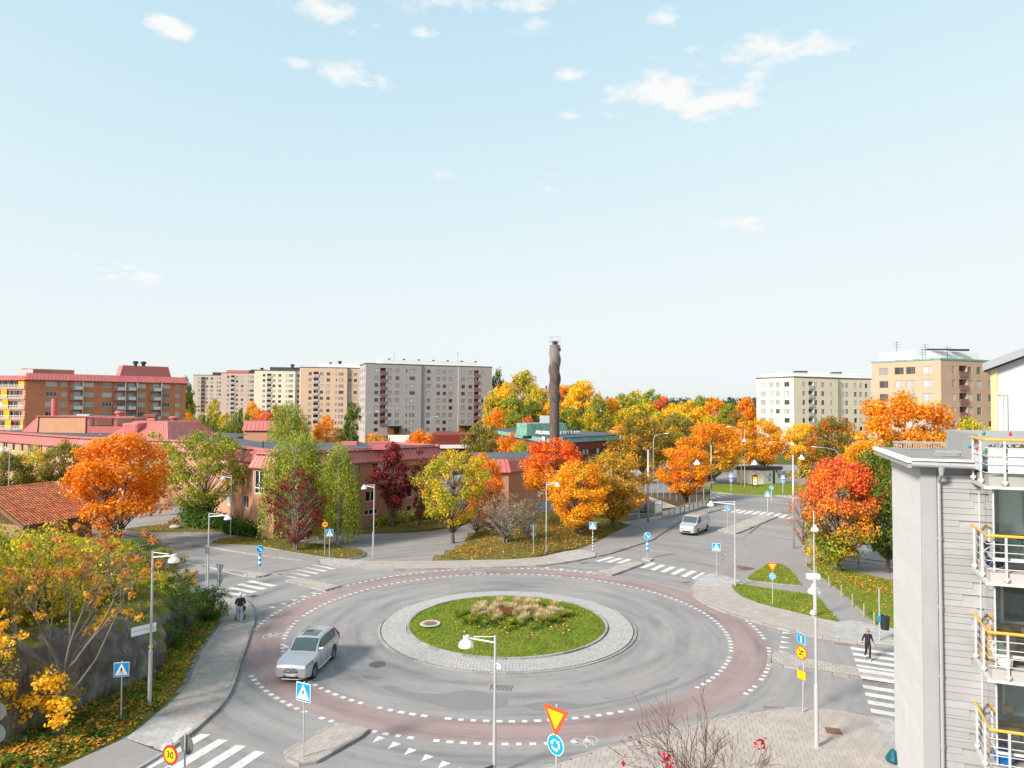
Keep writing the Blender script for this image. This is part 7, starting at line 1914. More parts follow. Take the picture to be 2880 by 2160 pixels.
 v = at(2,.30,.30); bt = MB(); n_ = 16; vs = []; tilt = (up*.92 - d*.25 + p*.15).normalized(); sidev = d
 for j,(r0,o_) in enumerate(((.02,.0),(.5,.0),(.62,.05),(.66,.16),(.62,.16),(.5,.06),(.02,.05))):
  for i in range(n_): a_ = 2*PI*i/n_; vs.append(v + up*.40 + tilt*(.62*r0*math.sin(a_)) + sidev*(.36*r0*math.cos(a_)) - p*o_)
 bt.add(vs,[(j*n_ + i,j*n_ + (i+1) % n_,(j+1)*n_ + (i+1) % n_,(j+1)*n_ + i) for j in range(6) for i in range(n_)]); tag(bt.build('baby_bath',M['bath_white'],None,smooth=True),'white baby bath leaning inside the middle balcony rail','bath')
 v = at(2,1.15,.95); mb = MB(); mb.lathe([(.0,.75),(.12,.75),(.14,1.02),(.13,1.02),(.11,.78)],14,v); tag(mb.build('bucket',M['rail_white'],None),'small white bucket on the folding chairs','bucket')
 # sofa, cushions, blue bag and a hanging basket below
 v = at(3,.95,.85); so = empty('garden_sofa',v,'wooden garden sofa with pinkish cushions on the lowest balcony','sofa')
 for i in range(5): MB().frame_box((0,0,0),d,p,up,-.75,.8,-.45 + .16*i,-.33 + .16*i,.26,.30).build('seat_slat',M['wood_oak'],so)
 for i in range(4): MB().frame_box((0,0,0),d,p,up,-.75,.8,.40,.44,.36 + .14*i,.46 + .14*i).build('back_slat',M['wood_oak'],so)
 for a_ in (-.72,.74):
  for b_0 in (-.42,.38): MB().frame_box((0,0,0),d,p,up,a_,a_ + .06,b_0,b_0 + .06,0,.62).build('leg',M['wood_oak'],so)
 for a0,a1,lb in ((-.68,.02,'pink beige cushion at the left of the sofa'),(.06,.74,'pink beige cushion at the right of the sofa')):
  cu = MB(); cu.frame_box(v + up*.33 + p*.2,d,(p + up*.35).normalized(),(up - p*.35).normalized(),a0,a1,.0,.14,.0,.5); tag(bevel(cu.build('cushion',M['cushion'],None),.05,3),lb,'cushion')
 cu = MB(); cu.frame_box(v + up*.31,d,p,up,-.35,.74,-.46,.2,.0,.10); tag(bevel(cu.build('throw_blanket',M['cushion'],None),.04,3),'crumpled pale throw on the sofa seat','blanket')
 v = at(3,.36,.36); bg = MB(); n_ = 14; vs = []
 for j,(r0,zz) in enumerate(((.12,.0),(.23,.06),(.24,.25),(.20,.42),(.10,.50),(.02,.52))):
  for i in range(n_): a_ = 2*PI*i/n_; rr = r0*(1 + .12*math.sin(4*a_ + j*1.3) + .07*math.sin(9*a_ + j)); vs.append(v + d*(rr*math.cos(a_)) + p*(rr*math.sin(a_)) + up*zz)
 bg.add(vs,[(j*n_ + i,j*n_ + (i+1) % n_,(j+1)*n_ + (i+1) % n_,(j+1)*n_ + i) for j in range(5) for i in range(n_)]); tag(bg.build('plastic_bag',M['bag_blue'],None),'shiny blue plastic bag on the lowest balcony','bag')
 v = at(3,.55,.5) + up*1.62; hb = empty('hanging_basket',v,'tan woven basket hanging inside the lowest balcony glass','basket'); mb = MB(); mb.lathe([(.02,-.22),(.09,-.21),(.13,-.10),(.14,0),(.125,0),(.11,-.1),(.02,-.18)],14); mb.build('basket',M['canvas_tan'],hb,smooth=True)
 mb = MB(); mb.tube(d*-.12,up*.72,.006,n=4); mb.tube(d*.12,up*.72,.006,n=4); mb.build('strap',M['canvas_tan'],hb)
def blind_mat():
 m,nt,b = new_mat('window_blind'); wp = world_pos(nt); sp = nt.nodes.new('ShaderNodeSeparateXYZ'); nt.links.new(wp,sp.inputs[0])
 f = mnode(nt,'FRACT',mnode(nt,'MULTIPLY',sp.outputs[2],28.0)); nt.links.new(ramp(nt,f,[(.1,(.40,.43,.44)),(.3,(.66,.70,.71)),(.9,(.74,.78,.79))]),b.inputs['Base Color']); b.inputs['Roughness'].default_value = .12; return m
M['blind'] = blind_mat(); M['curtain'] = surf('pale_curtain',(.62,.62,.54),.08,3,.2,10,0); M['yellow_pale'] = plain('pale_yellow_board',(.75,.56,.24),.5); M['teal'] = plain('teal_paint',(.0,.25,.28),.35); M['teal_sack'] = plain('teal_sack',(.0,.085,.11),.35); M['navy'] = plain('navy_plastic',(.012,.035,.07),.4)
M['bulb_red'] = plain('red_bulb',(.55,.02,.05),.2); M['bulb_green'] = plain('green_bulb',(.01,.22,.06),.2); M['canvas_tan'] = surf('tan_cloth',(.36,.24,.12),.1,4,.85,40,.003); M['bath_white'] = surf('pale_green_plastic',(.62,.66,.58),.03,3,.35,20,0); M['wood_oak'] = surf('oak_slats',(.36,.19,.05),.15,3,.6,30,.002); M['cushion'] = surf('pinkish_fabric',(.42,.34,.30),.06,3,.9,60,.002); M['bag_blue'] = plain('blue_plastic',(.0,.10,.38),.2)
LM['flower_white'] = leaf_mat('white_petals',[(.8,.78,.74),(.85,.83,.8)],2)
grey_house()
v = G(2512,2152); mb = MB(); vs = []
for j,(r0,zz) in enumerate(((.22,0),(.25,.12),(.17,.34),(.07,.48),(.01,.52))):
 for i in range(10): a_ = 2*PI*i/10; rr = r0*(1 + .15*math.sin(3*a_ + j)); vs.append((v.x + rr*math.cos(a_),v.y + rr*math.sin(a_),.12 + zz))
mb.add(vs,[(j*10 + i,j*10 + (i+1) % 10,(j+1)*10 + (i+1) % 10,(j+1)*10 + i) for j in range(4) for i in range(10)]); tag(mb.build('rubbish_sack',M['teal_sack'],None),'teal plastic sack at the foot of the grey house wall','sack')

# ------------------------------------------------------------------ stair cutting with glass noise screens by the bridge road
q3b = zl(1740,1250,.1386)
def screens():
 gm = plain('galvanised_steel',(.42,.44,.45),.45,.4); M['steel'] = gm; M['timber'] = surf('weathered_timber',(.36,.29,.21),.15,3,.8,30,.003)
 near = xy(GG(q3b((230,1562),(410,1580),(590,1575),(735,1580),(880,1545)))); near[0] = (12.9,84.2)
 root = empty('noise_screen',(*near[0],0),'tall glass noise screen on steel posts beside the olive and orange tree','screen')
 for a in near: MB().box(a[0] - .05,a[0] + .05,a[1] - .05,a[1] + .05,0,2.55).build('post',gm,root,world=True)
 for a,b in zip(near,near[1:]):
  A,B = Vector((*a,0)),Vector((*b,0)); u = (B - A).normalized(); g = MB(); g.frame_box(A,u,u.cross(Vector((0,0,1))),(0,0,1),.06,(B - A).length - .06,-.01,.01,1.1,2.5); g.build('glass_pane',M['screen_glass'],root,world=True)
  bars = MB()
  for k in range(int((B - A).length / .12)): bars.frame_box(A,u,u.cross(Vector((0,0,1))),(0,0,1),.06 + .12*k,.075 + .12*k,-.008,.008,.1,1.05)
  bars.frame_box(A,u,u.cross(Vector((0,0,1))),(0,0,1),0,(B - A).length,-.025,.025,1.03,1.09); bars.build('railing_panel',gm,root,world=True)
 line_ = xy(GG(q3b((880,1545),(1020,1515),(1130,1480),(1250,1440),(1340,1410),(1430,1390),(1520,1365),(1610,1340),(1700,1310),(1785,1285),(1890,1240))))
 r2 = empty('road_railing',(*line_[0],0),'pale steel railing with glass panels along the bridge footway','railing')
 for a in line_: MB().box(a[0] - .06,a[0] + .06,a[1] - .06,a[1] + .06,0,1.2).build('post',M['timber'],r2,world=True)
 mb = MB(); mb.path([(x,y,1.22) for x,y in line_],.06,6); mb.build('handrail',M['timber'],r2,world=True)
 for a,b in zip(line_,line_[1:]):
  A,B = Vector((*a,0)),Vector((*b,0)); u = (B - A).normalized(); g = MB(); g.frame_box(A,u,u.cross(Vector((0,0,1))),(0,0,1),.08,(B - A).length - .08,-.01,.01,.12,1.12); g.build('glass_pane',M['screen_glass'],r2,world=True)
 kerb(line_,side=1,h=.22,w=.3,name='railing_kerb')
 far0,far1 = Vector((19.5,116.0,0)),Vector((28.4,99.6,0)); r3 = empty('noise_screen',far0,'long glass screen on thin posts behind the timber stair roof','screen'); nn = 13; pts = [far0 + (far1 - far0)*(k/nn) for k in range(nn + 1)]
 for a in pts: MB().box(a.x - .045,a.x + .045,a.y - .045,a.y + .045,0,2.45).build('post',gm,r3,world=True)
 for a,b in zip(pts,pts[1:]): u = (b - a).normalized(); g = MB(); g.frame_box(a,u,u.cross(Vector((0,0,1))),(0,0,1),.06,(b - a).length - .06,-.01,.01,.05,2.4); g.build('glass_pane',M['screen_glass'],r3,world=True)
 # timber slats over the stair
 r4 = empty('stair_roof',(18,96,0),'sloping timber slat roof over the sunken stair','roof'); (a0,a1) = q3b((545,1045),(1410,1365)); T0,T1 = P(*a0,100),P(*a1,96.5)
 down = Vector((2.4,-6.5,-1.9)); n = 30
 for k in range(n):
  t = k/(n - 1); s = T0 + (T1 - T0)*t; L = down * (1 - .25*t); e = s + L
  if e.z < .2: L *= max(.05,(s.z - .2) / max(.01,s.z - e.z))
  if L.length < .2: continue
  u = L.normalized(); w = u.cross(Vector((0,0,1))).normalized(); MB().frame_box(s,u,w,u.cross(w),0,L.length,-.055,.055,-.04,.04).build('slat',M['timber'],r4,world=True)
 mb = MB(); mb.path([T0,T1],.12,6)
 for t in (0,.35,.7,1): s = T0 + (T1 - T0)*t; mb.tube(s,(s.x,s.y,0),.07)
 mb.build('ridge_beam',M['timber'],r4,world=True)
 cut = [(14.0,86),(28,99),(20.5,115),(9,100)]; sheet('stair_yard',cut,.05,M['soil'])
 # railing and low wall on the far side of the cross road
 a,b = G(*q3b((250,640))[0]),G(*q3b((840,690))[0]); r5 = empty('white_railing',a,'white bar railing along the ramp behind the round orange maple','railing'); u = (b - a).normalized(); Lr = (b - a).length; mb = MB()
 for k in range(int(Lr/.35)): mb.frame_box(a,u,u.cross(Vector((0,0,1))),(0,0,1),.35*k,.35*k + .05,-.02,.02,.1,1.05)
 mb.frame_box(a,u,u.cross(Vector((0,0,1))),(0,0,1),0,Lr,-.03,.03,1.05,1.13); mb.build('bars',M['white'],r5,world=True)
 a,b = Vector((19,156,0)),Vector((40,140,0)); u = (b - a).normalized(); mb = MB(); mb.frame_box(a,u,u.cross(Vector((0,0,1))),(0,0,1),0,(b - a).length,0,.35,0,1.5); tag(mb.build('ramp_wall',M['concrete'],None),'long pale concrete ramp wall under the broad olive tree','wall')
 # white fence by the parked cars left of the annex
 a,b = Vector((-11.2,122,0)),Vector((-.4,112,0)); r6 = empty('white_fence',a,'white mesh fence beside the small car park','fence'); u = (b - a).normalized(); Lr = (b - a).length; mb = MB()
 for k in range(int(Lr/.25)): mb.frame_box(a,u,u.cross(Vector((0,0,1))),(0,0,1),.25*k,.25*k + .04,-.02,.02,3.0,4.1)
 mb.frame_box(a,u,u.cross(Vector((0,0,1))),(0,0,1),0,Lr,-.03,.03,4.1,4.2); mb.build('bars',M['white'],r6,world=True)
 dk = [(-14,108),(-.5,108.5),(-.3,112.2),(-11.4,122.3),(-18,121)]; sheet('car_park_deck',dk,3.0,M['asphalt_old'],z0=-.1)
 sheet('car_park',[(33,150),(34,138),(60,143),(98,128),(110,140),(60,165)],.01,M['asphalt_old'])
screens()
def kiosk():
 K0,K1,K2 = (G(*q9(v)[0]) for v in ((1150,764),(690,744),(1460,744)))
 root = empty('kiosk',K0,'small pale kiosk with graffiti and flat black roof','kiosk'); hgt = P(*q9((1150,512))[0],K0.y).z; K3 = K1 + (K2 - K0)
 M['kiosk'] = surf('stained_render',(.74,.68,.61),.06,.5,.85,8,0,stain=((.40,.34,.28),.45,.55,.5))
 MB().prism([(v.x,v.y) for v in (K0,K2,K3,K1)],0,hgt).build('wall',M['kiosk'],root,world=True)
 c = (K0 + K3)/2; MB().prism([tuple((Vector((v.x,v.y)) - c.xy)*1.07 + c.xy) for v in (K0,K2,K3,K1)],hgt,hgt + .62,True).build('roof',M['graphite'],root,world=True)
 f = Face(root,K0,K2,0,hgt,'kiosk'); u0,u1 = f.L*.52,f.L*.63; f.boxu(MB(),u0,u1,.01,.05,.1,2.6).build('door',M['dark'],root,world=True); f.boxu(MB(),f.L*.70,f.L*.75,.01,.04,2.2,3.1).build('window',M['pane_dark'],root,world=True)
 rnd = random.Random(3)
 for (F_,ua,ub,mm,nn) in ((f,.10,.45,'graffiti_blue',16),(f,.78,.95,'graffiti_dark',9),(Face(root,K1,K0,0,hgt,'kiosk'),.66,.88,'graffiti_brown',10)):
  g = MB()
  for _ in range(nn):
   u = F_.L*rnd.uniform(ua,ub); z = rnd.uniform(.9,2.4); pts = [Vector(F_.pt(u + rnd.uniform(-.35,.35),z + rnd.uniform(-.4,.4),.012)) for _ in range(4)]
   for a,b in zip(pts,pts[1:]):
    w = Vector((0,0,.05)); g.add([a - w,b - w,b + w,a + w],[(0,1,2,3)])
  g.build('graffiti',M[mm],root,world=True)
 v = G(*q9((1385,738))[0]); mb = MB(); mb.lathe([(.28,0),(.30,.9),(.26,1.0),(.01,1.02)],12,v); tag(mb.build('litter_bin',M['sign_grey'],None),'grey litter bin against the kiosk wall','bin')
 a,b = G(*q9((962,808))[0]),G(*q9((1048,808))[0]); st = empty('poster_stand',a,'black framed poster stand with yellow poster before the kiosk','poster stand'); z1 = 2.2
 F_ = Face(st,a,b,0,z1,'dark'); F_.boxu(MB(),0,F_.L,-.08,.0,.35,z1).build('panel',M['dark'],st,world=True); F_.boxu(MB(),.12,F_.L - .12,.0,.012,.5,z1 - .3).build('poster',M['sign_white'],st,world=True); F_.boxu(MB(),.12,F_.L - .12,.014,.02,z1 - .75,z1 - .3).build('poster_print',M['sign_yellow'],st,world=True); F_.boxu(MB(),.3,F_.L*.75,.014,.02,.75,1.2).build('poster_print',M['sign_yellow'],st,world=True)
 for u in (.03,F_.L - .08): F_.boxu(MB(),u,u + .06,-.08,-.02,0,.35).build('leg',M['dark'],st,world=True)
M['graffiti_blue'] = plain('blue_spray',(.12,.25,.36),.7); M['graffiti_dark'] = plain('dark_spray',(.06,.07,.09),.7); M['graffiti_brown'] = plain('ochre_spray',(.30,.20,.10),.7)
kiosk()
def far_house(name,label,dx,Y,dtop,w,h,wallm,roofm):
 k = 1.30199; t = P(dx*k,dtop*k,Y); root = empty(name,(t.x,Y,t.z - h),label,'house'); zb = -6
 MB().box(-w/2,w/2,0,8,zb,h*.62).build('wall',M[wallm],root); mb = MB(); mb.add([(-w/2 - .4,-.5,h*.6),(w/2 + .4,-.5,h*.6),(w/2 - .8,4,h),(-w/2 + .8,4,h),(-w/2 - .4,8.5,h*.6),(w/2 + .4,8.5,h*.6)],[(0,1,2,3),(3,2,5,4),(1,5,2),(0,3,4)]); r = mb.build('roof',M[roofm],root)
 for x in (-w*.2,w*.25): MB().box(x - .4,x + .4,3.6,4.4,h - .3,h + 1.1).build('chimney',M['dark'],r)
 for i in range(int(w/2.2)):
  f = MB().box(-w/2 + .9 + 2.2*i,-w/2 + 2.0 + 2.2*i,-.08,.0,h*.2,h*.48).build('window',M['trim_white'],root); MB().box(-w/2 + 1.0 + 2.2*i,-w/2 + 1.9 + 2.2*i,-.1,-.085,h*.22,h*.46).build('pane',M['pane_dark'],f)
far_house('villa','white villa with tiled roof on the wooded hill',1315,330,861,17,7,'white','roof_tilefar')
far_house('villa','brown roofed villa below the far pine wood',1573,300,888,22,7,'w_beige','roof_brown')
far_house('villa','red roofed villa among the trees left of the chimney',1100,340,826,14,6,'w_pink','roof_tilefar')
far_house('villa','orange roofed villa half hidden behind the chimney',1165,330,838,14,5,'w_pink','roof_tilefar')

# ------------------------------------------------------------------ vehicles
def paint_mat(name,col,metal=.35,rough=.28):
 m,nt,b = new_mat(name); b.inputs['Base Color'].default_value = (*col,1); b.inputs['Metallic'].default_value = metal; b.inputs['Roughness'].default_value = rough
 b.inputs['Coat Weight'].default_value = .6; b.inputs['Coat Roughness'].default_value = .06; return m
M['silver'] = paint_mat('silver_paint',(.45,.46,.475)); M['van_silver'] = paint_mat('pale_silver_paint',(.43,.43,.44),.25); M['car_white'] = paint_mat('white_car_paint',(.60,.60,.60),0); M['car_dark'] = paint_mat('dark_grey_car_paint',(.035,.038,.042)); M['car_blue'] = paint_mat('dark_blue_car_paint',(.03,.05,.08))
M['car_glass'] = plain('car_glass',(.045,.075,.08),.04,0,.9); M['tyre'] = plain('tyre_rubber',(.014,.014,.015),.8); M['rim'] = plain('alloy',(.42,.43,.44),.3,.8); M['chrome'] = plain('chrome',(.72,.73,.74),.12,1); M['plastic'] = plain('black_plastic',(.018,.018,.02),.55); M['lamp_glass'] = plain('headlamp',(.55,.58,.60),.08,.3); M['lamp_dark'] = plain('headlamp_housing',(.10,.105,.11),.06,.2,.9); M['tail'] = plain('tail_lamp',(.45,.01,.015),.15)
def vehicle(name,label,loc,heading,L,W,H,wb,paint,wr=.36,hood=1.05,nose=.88,ws0=.88,ws1=.12,rear_top=-1.75,rear_bot=-2.22,belt=1.09,roofw=.74,plate=None,cargo=False,detail=True,xf=None):
 """x forward; a lofted body with real wheel arches, glazing, wheels, lamps and mirrors"""
 root = empty(name,loc,label,'car' if not cargo else 'van',rz=heading); xw = ((xf if xf is not None else L/2 - .88),(xf if xf is not None else L/2 - .88) - wb); ra = wr + .065
 xs = np.unique(np.concatenate([np.linspace(-L/2,L/2,64),*[x + ra*np.cos(np.linspace(0,PI,13)) for x in xw],[ws0,ws1,rear_top,rear_bot,L/2 - .03,L/2 - .1,-L/2 + .03,-L/2 + .1]])); xs = xs[(xs >= -L/2) & (xs <= L/2)]
 def lerp(pts,x):
  return float(np.interp(x,[p[0] for p in pts],[p[1] for p in pts]))
 def prof(x):
  f = max(0,(x - (L/2 - .62)) / .62); r = max(0,((-L/2 + .5) - x) / .5); w = W/2 * (1 - .20*f**2.2 - .11*r**2.2)
  zb = .24 + .10*f**2 + .12*r**2
  for c in xw:
   if abs(x - c) < ra: zb = max(zb,wr + math.sqrt(max(0,ra*ra - (x - c)**2)) - .0)
  bl = lerp([(-L/2,belt*.98),(rear_bot + .1,belt + .04),(0,belt),(ws0,hood + .03),(L/2 - .35,nose + .10),(L/2 - .08,nose + .02),(L/2,nose - .12)],x)
  top = lerp([(-L/2,belt*.98 + .0),(rear_bot,belt + .05),(rear_top,H - .05),(rear_top*.3 + ws1*.7,H),(ws1,H - .035),((ws0 + ws1)/2,H*.5 + hood*.5 + .03),(ws0,hood + .05),(L/2 - .4,nose + .13),(L/2 - .1,nose + .04),(L/2,nose - .11)],x)
  gh = min(1,max(0,(top - bl) / .35)); wt = w * (roofw*gh + .80*(1 - gh)); wg = w * (.935*gh + .93*(1 - gh))
  pts = [(0,zb),(w*.82,zb),(w*.965,zb + .02),(w,max(.44,zb + .05)),(w,max(.62,zb + .09)),(w*.985,max(bl - .13,zb + .1)),(w*.955,bl - .02),(wg,bl + .012)]
  for fr in (.5,.88): pts.append((wg + (wt - wg)*fr,bl + (top - bl)*fr))
  pts += [(wt*.93,bl + (top - bl)*.975),(wt*.62,top - .008*gh),(0,top + .012)]
  return pts
 P_ = [prof(float(x)) for x in xs]; n = len(P_[0]); mb = MB(); ring = 2*n - 2
 for x,pr in zip(xs,P_):
  for (y,z) in pr: mb.v.append((float(x),y,z))
  for (y,z) in pr[-2:0:-1]: mb.v.append((float(x),-y,z))
 for i in range(len(xs) - 1):
  for k in range(ring): a,b = i*ring + k,i*ring + (k+1) % ring; mb.f.append([a,a + ring,b + ring,b]); mb.m.append(0)
 for i,rv in ((0,1),(len(xs) - 1,0)):
  for k in range(n - 1):
   a,b = i*ring + k,i*ring + k + 1; c,d = i*ring + (ring - k - 1) % ring if k < n - 2 else i*ring + n - 1,i*ring + (ring - k) % ring
   q = [a,b,c,d]; q = list(dict.fromkeys(q))
   if len(q) > 2: mb.f.append(q if rv else q[::-1]); mb.m.append(0)
 bd = mb.build('body',paint,root); smooth_by_angle(bd,38)
 def patch_(nm,x0,x1,k0,k1,mat,off=.008,sides=(1,-1),f0=0.0,f1=1.0,ny=2):
  g = MB(); sx = [x for x in np.linspace(x0,x1,14)]
  for s in sides:
   rows = []
   for x in sx:
    pr = prof(float(x)); a,b = pr[k0],pr[k1]; seq = [pr[k] for k in range(k0,k1 + 1)]
    seq[0] = (seq[0][0] + (seq[1][0] - seq[0][0])*f0,seq[0][1] + (seq[1][1] - seq[0][1])*f0); seq[-1] = (seq[-2][0] + (seq[-1][0] - seq[-2][0])*f1,seq[-2][1] + (seq[-1][1] - seq[-2][1])*f1); rows.append([(float(x),s*y,z) for y,z in seq])
   m_ = len(rows[0]); base = len(g.v); nv = []
   for i in range(len(rows)):
    for j in range(m_):
     i0,i1,j0,j1 = max(i-1,0),min(i+1,len(rows)-1),max(j-1,0),min(j+1,m_-1)
     t = (Vector(rows[i1][j]) - Vector(rows[i0][j])).cross(Vector(rows[i][j1]) - Vector(rows[i][j0]));  t = t.normalized() if t.length > 1e-9 else Vector((0,0,1))
     if t.y * s < -1e-6 or (abs(t.y) < 1e-6 and t.z < 0): t = -t
     nv.append(tuple(Vector(rows[i][j]) + t*off))
   g.v += nv; g.f += [[base + i*m_ + j,base + (i+1)*m_ + j,base + (i+1)*m_ + j + 1,base + i*m_ + j + 1] for i in range(len(rows)-1) for j in range(m_-1)]; g.m += [0]*((len(rows)-1)*(m_-1))
  return g.build(nm,mat,root,smooth=True)
 gl = M['car_glass']
 wsb = lambda: patch_('windscreen',ws1 + .06,ws0 - .05,10,12,gl,.010)
 wsb()
 if cargo: patch_('side_window',ws1 - .75,(ws0 + ws1)/2 + .12,7,9,gl,.008,f0=.15)
 else:
  patch_('side_window',rear_top + .05,(ws0 + ws1)/2 + .02,7,9,gl,.008,f0=.12)
  patch_('rear_window',rear_bot + .08,rear_top - .06,10,12,gl,.010)
 for s in (1,-1):
  for x in xw:
   w = empty('wheel',(x,s*(W/2 - .135),wr)); w.parent = root; t = MB(); t.lathe([(wr*.62,-.11),(wr*.93,-.115),(wr,-.08),(wr,.08),(wr*.93,.115),(wr*.62,.11)],28); me = t.mesh('tyre',smooth=True); me.transform(Matrix.Rotation(PI/2,4,'X')); link('tyre',me,M['tyre'],w)
   r_ = MB(); r_.lathe([(wr*.64,-.09),(wr*.60,.02)],28); r_.lathe([(wr*.64,.10),(wr*.57,.085),(wr*.57,.0)],28); r_.lathe([(.001,.085),(.06,.08),(.07,.05)],12)
   for k in range(5):
    a = 2*PI*k/5; u = Vector((math.cos(a),math.sin(a),0)); v = Vector((-u.y,u.x,0)); r_.frame_box((0,0,0),u,v,(0,0,1),.03,wr*.60,-.035,.035,.055,.085)
   me = r_.mesh('rim'); me.transform(Matrix.Rotation(-PI/2 if s > 0 else PI/2,4,'X')); link('rim',me,M['rim'],w)
   d_ = MB(); d_.disc((0,0,.0),wr*.62,n=20); me = d_.mesh('hub'); me.transform(Matrix.Rotation(-PI/2 if s > 0 else PI/2,4,'X')); link('hub',me,M['plastic'],w)
  m_ = MB(); mx,mz = ws0 - .32,hood + .12; m_.add([(mx,s*(W/2 - .16),mz),(mx + .04,s*(W/2 + .16),mz + .02),(mx + .02,s*(W/2 + .18),mz + .17),(mx,s*(W/2 - .14),mz + .12),(mx + .14,s*(W/2 - .14),mz + .02),(mx + .14,s*(W/2 + .14),mz + .04),(mx + .12,s*(W/2 + .14),mz + .15),(mx + .12,s*(W/2 - .12),mz + .11)],[(0,1,2,3),(7,6,5,4),(0,4,5,1),(1,5,6,2),(2,6,7,3),(3,7,4,0)]); bevel(m_.build('mirror',paint if not cargo else M['plastic'],root),.03)
  tl = MB(); xa = -L/2; qa,qb = prof(rear_bot),prof(rear_top); tl.path([(rear_top - .12,s*(qb[9][0]*.93),qb[9][1]),(rear_bot - .02,s*(qa[6][0] + .0),qa[6][1] + .05),(xa + .06,s*(prof(xa + .08)[5][0]),.82)],[.03,.05,.05],6); tl.build('tail_lamp',M['tail'],root,smooth=True)
  if detail:
   for hx in ((.1,-.85) if not cargo else (.35,)): h = MB(); y = prof(hx)[5][0]; h.frame_box((hx,s*(y + .012),belt - .12),(1,0,0),(0,1,0),(0,0,1),-.09,.09,-.015,.015,-.014,.014); h.build('door_handle',M['chrome'] if not cargo else M['plastic'],root)
   for dx_ in ((.72,-.30,-1.12) if not cargo else (.95,-.15)):
    g = MB(); pr = prof(dx_); pts = [(dx_,s*(y + .003),z) for y,z in pr[3:7]]; g.path(pts,.005,4); g.build('door_seam',M['plastic'],root)
 patch_('headlight',L/2 - .66,L/2 - .10,5,7,M['lamp_dark'],.010,f0=.15)
 for s in (1,-1):
  for k in (0,1): pr = prof(L/2 - .20 - .19*k); e = MB(); e.lathe([(.002,.03),(.045,.02),(.06,0)],12); me = e.mesh('lens',smooth=True); me.transform(Matrix.Translation((L/2 - .20 - .19*k,s*(pr[6][0]*.985 + .012),pr[6][1] - .035)) @ Matrix.Rotation(R(70 - 25*k),4,'Y') @ Matrix.Rotation(R(-45*s),4,'X')); link('headlight_lens',me,M['lamp_glass'],root)
 # front
 q = prof(L/2 - .04); fx = L/2 + .004
 if not cargo:
  g = MB(); g.add([(fx - .02,-.47,nose - .10),(fx - .02,.47,nose - .10),(fx,.38,nose - .31),(fx,-.38,nose - .31),(fx + .02,0,nose - .09),(fx + .03,0,nose - .33)],[(0,4,5,3),(4,1,2,5)]); gr = g.build('grille',M['plastic'],root)
  for k in range(4): b_ = MB(); z = nose - .13 - .048*k; b_.path([(fx - .012,-.43 + .01*k,z),(fx + .03,0,z),(fx - .012,.43 - .01*k,z)],.009,5); b_.build('grille_bar',M['chrome'],gr)
  if detail: e = MB(); e.lathe([(.075,-.01),(.085,0),(.075,.012),(.05,.012),(.05,.0)],18); me = e.mesh('emblem'); me.transform(Matrix.Translation((fx + .045,0,nose - .20)) @ Matrix.Rotation(PI/2,4,'Y')); link('emblem',me,M['chrome'],root)
  lo = MB(); lo.add([(fx - .12,-.70,.36),(fx - .12,.70,.36),(fx + .012,.40,.30),(fx + .012,-.40,.30),(fx + .012,-.36,.41),(fx + .012,.36,.41)],[(0,3,4),(3,2,5,4),(2,1,5)]); lo.build('lower_intake',M['plastic'],root)
  for s in (1,-1): dl = MB(); dl.path([(L/2 - .24,s*(W/2 - .10),.60),(L/2 - .20,s*(W/2 - .13),.50),(L/2 - .14,s*(W/2 - .22),.45)],.022,6); dl.build('day_lamp',M['sign_white'],root)
  sk = MB(); sk.path([(L/2 - .2,-.72,.27),(fx + .0,-.45,.25),(fx + .015,0,.25),(fx + .0,.45,.25),(L/2 - .2,.72,.27)],.03,6); sk.build('skid_plate',M['chrome'],root)
 else:
  lo = MB(); lo.add([(fx - .10,-.74,.42),(fx + .005,-.46,.36),(fx + .005,.46,.36),(fx - .10,.74,.42),(fx + .004,.40,.52),(fx + .004,-.40,.52)],[(0,1,5),(1,2,4,5),(2,3,4)]); lo.build('lower_intake',M['plastic'],root)
  for s in (1,-1): dl = MB(); dl.path([(L/2 - .17,s*(W/2 - .16),.68),(L/2 - .10,s*(W/2 - .22),.60),(L/2 - .16,s*(W/2 - .14),.50)],.025,6); dl.build('fog_lamp_trim',M['plastic'],root)
  bm = MB(); bm.path([(L/2 - .35,-W/2 + .06,.30),(fx - .06,-.6,.29),(fx,0,.29),(fx - .06,.6,.29),(L/2 - .35,W/2 - .06,.30)],.06,6); bm.build('bumper_lip',M['plastic'],root)
  for k in range(3): rb = MB(); rb.path([(-L/2 + .5,-.35 + .35*k,H + .012),(ws1 - .6,-.35 + .35*k,H + .016)],.018,5); rb.build('roof_rib',paint,root)
 if plate:
  pz = .46 if not cargo else .60; pb = MB().box(fx + .018,fx + .030,-.26,.26,pz - .055,pz + .055); po = pb.build('number_plate',M['sign_white'],root); MB().box(fx + .031,fx + .034,-.255,-.205,pz - .05,pz + .05).build('plate_band',M['sign_blue'],po)
  t_ = put_text(plate,.105,(fx + .033,.03,pz),(0,1,0),(0,0,1),'sign_black',None,'plate_text',.001); t_.parent = po
 if not cargo and detail:
  patch_('sunroof',-.95,ws1 - .14,11,12,M['car_glass'],.006,f0=.0)
  for s in (1,-1): rr = MB(); rr.path([(x,s*(prof(x)[10][0] - .02),prof(x)[10][1] + .05) for x in np.linspace(rear_top + .15,ws1 - .1,9)],.016,6); rr.build('roof_rail',M['chrome'],root)
  wp_ = MB(); wp_.path([(ws0 - .03,.10,hood + .075),(ws0 - .12,-.45,hood + .13)],.010,4); wp_.path([(ws0 - .03,.55,hood + .06),(ws0 - .12,.05,hood + .14)],.010,4); wp_.build('wiper',M['plastic'],root)
 sl = MB()
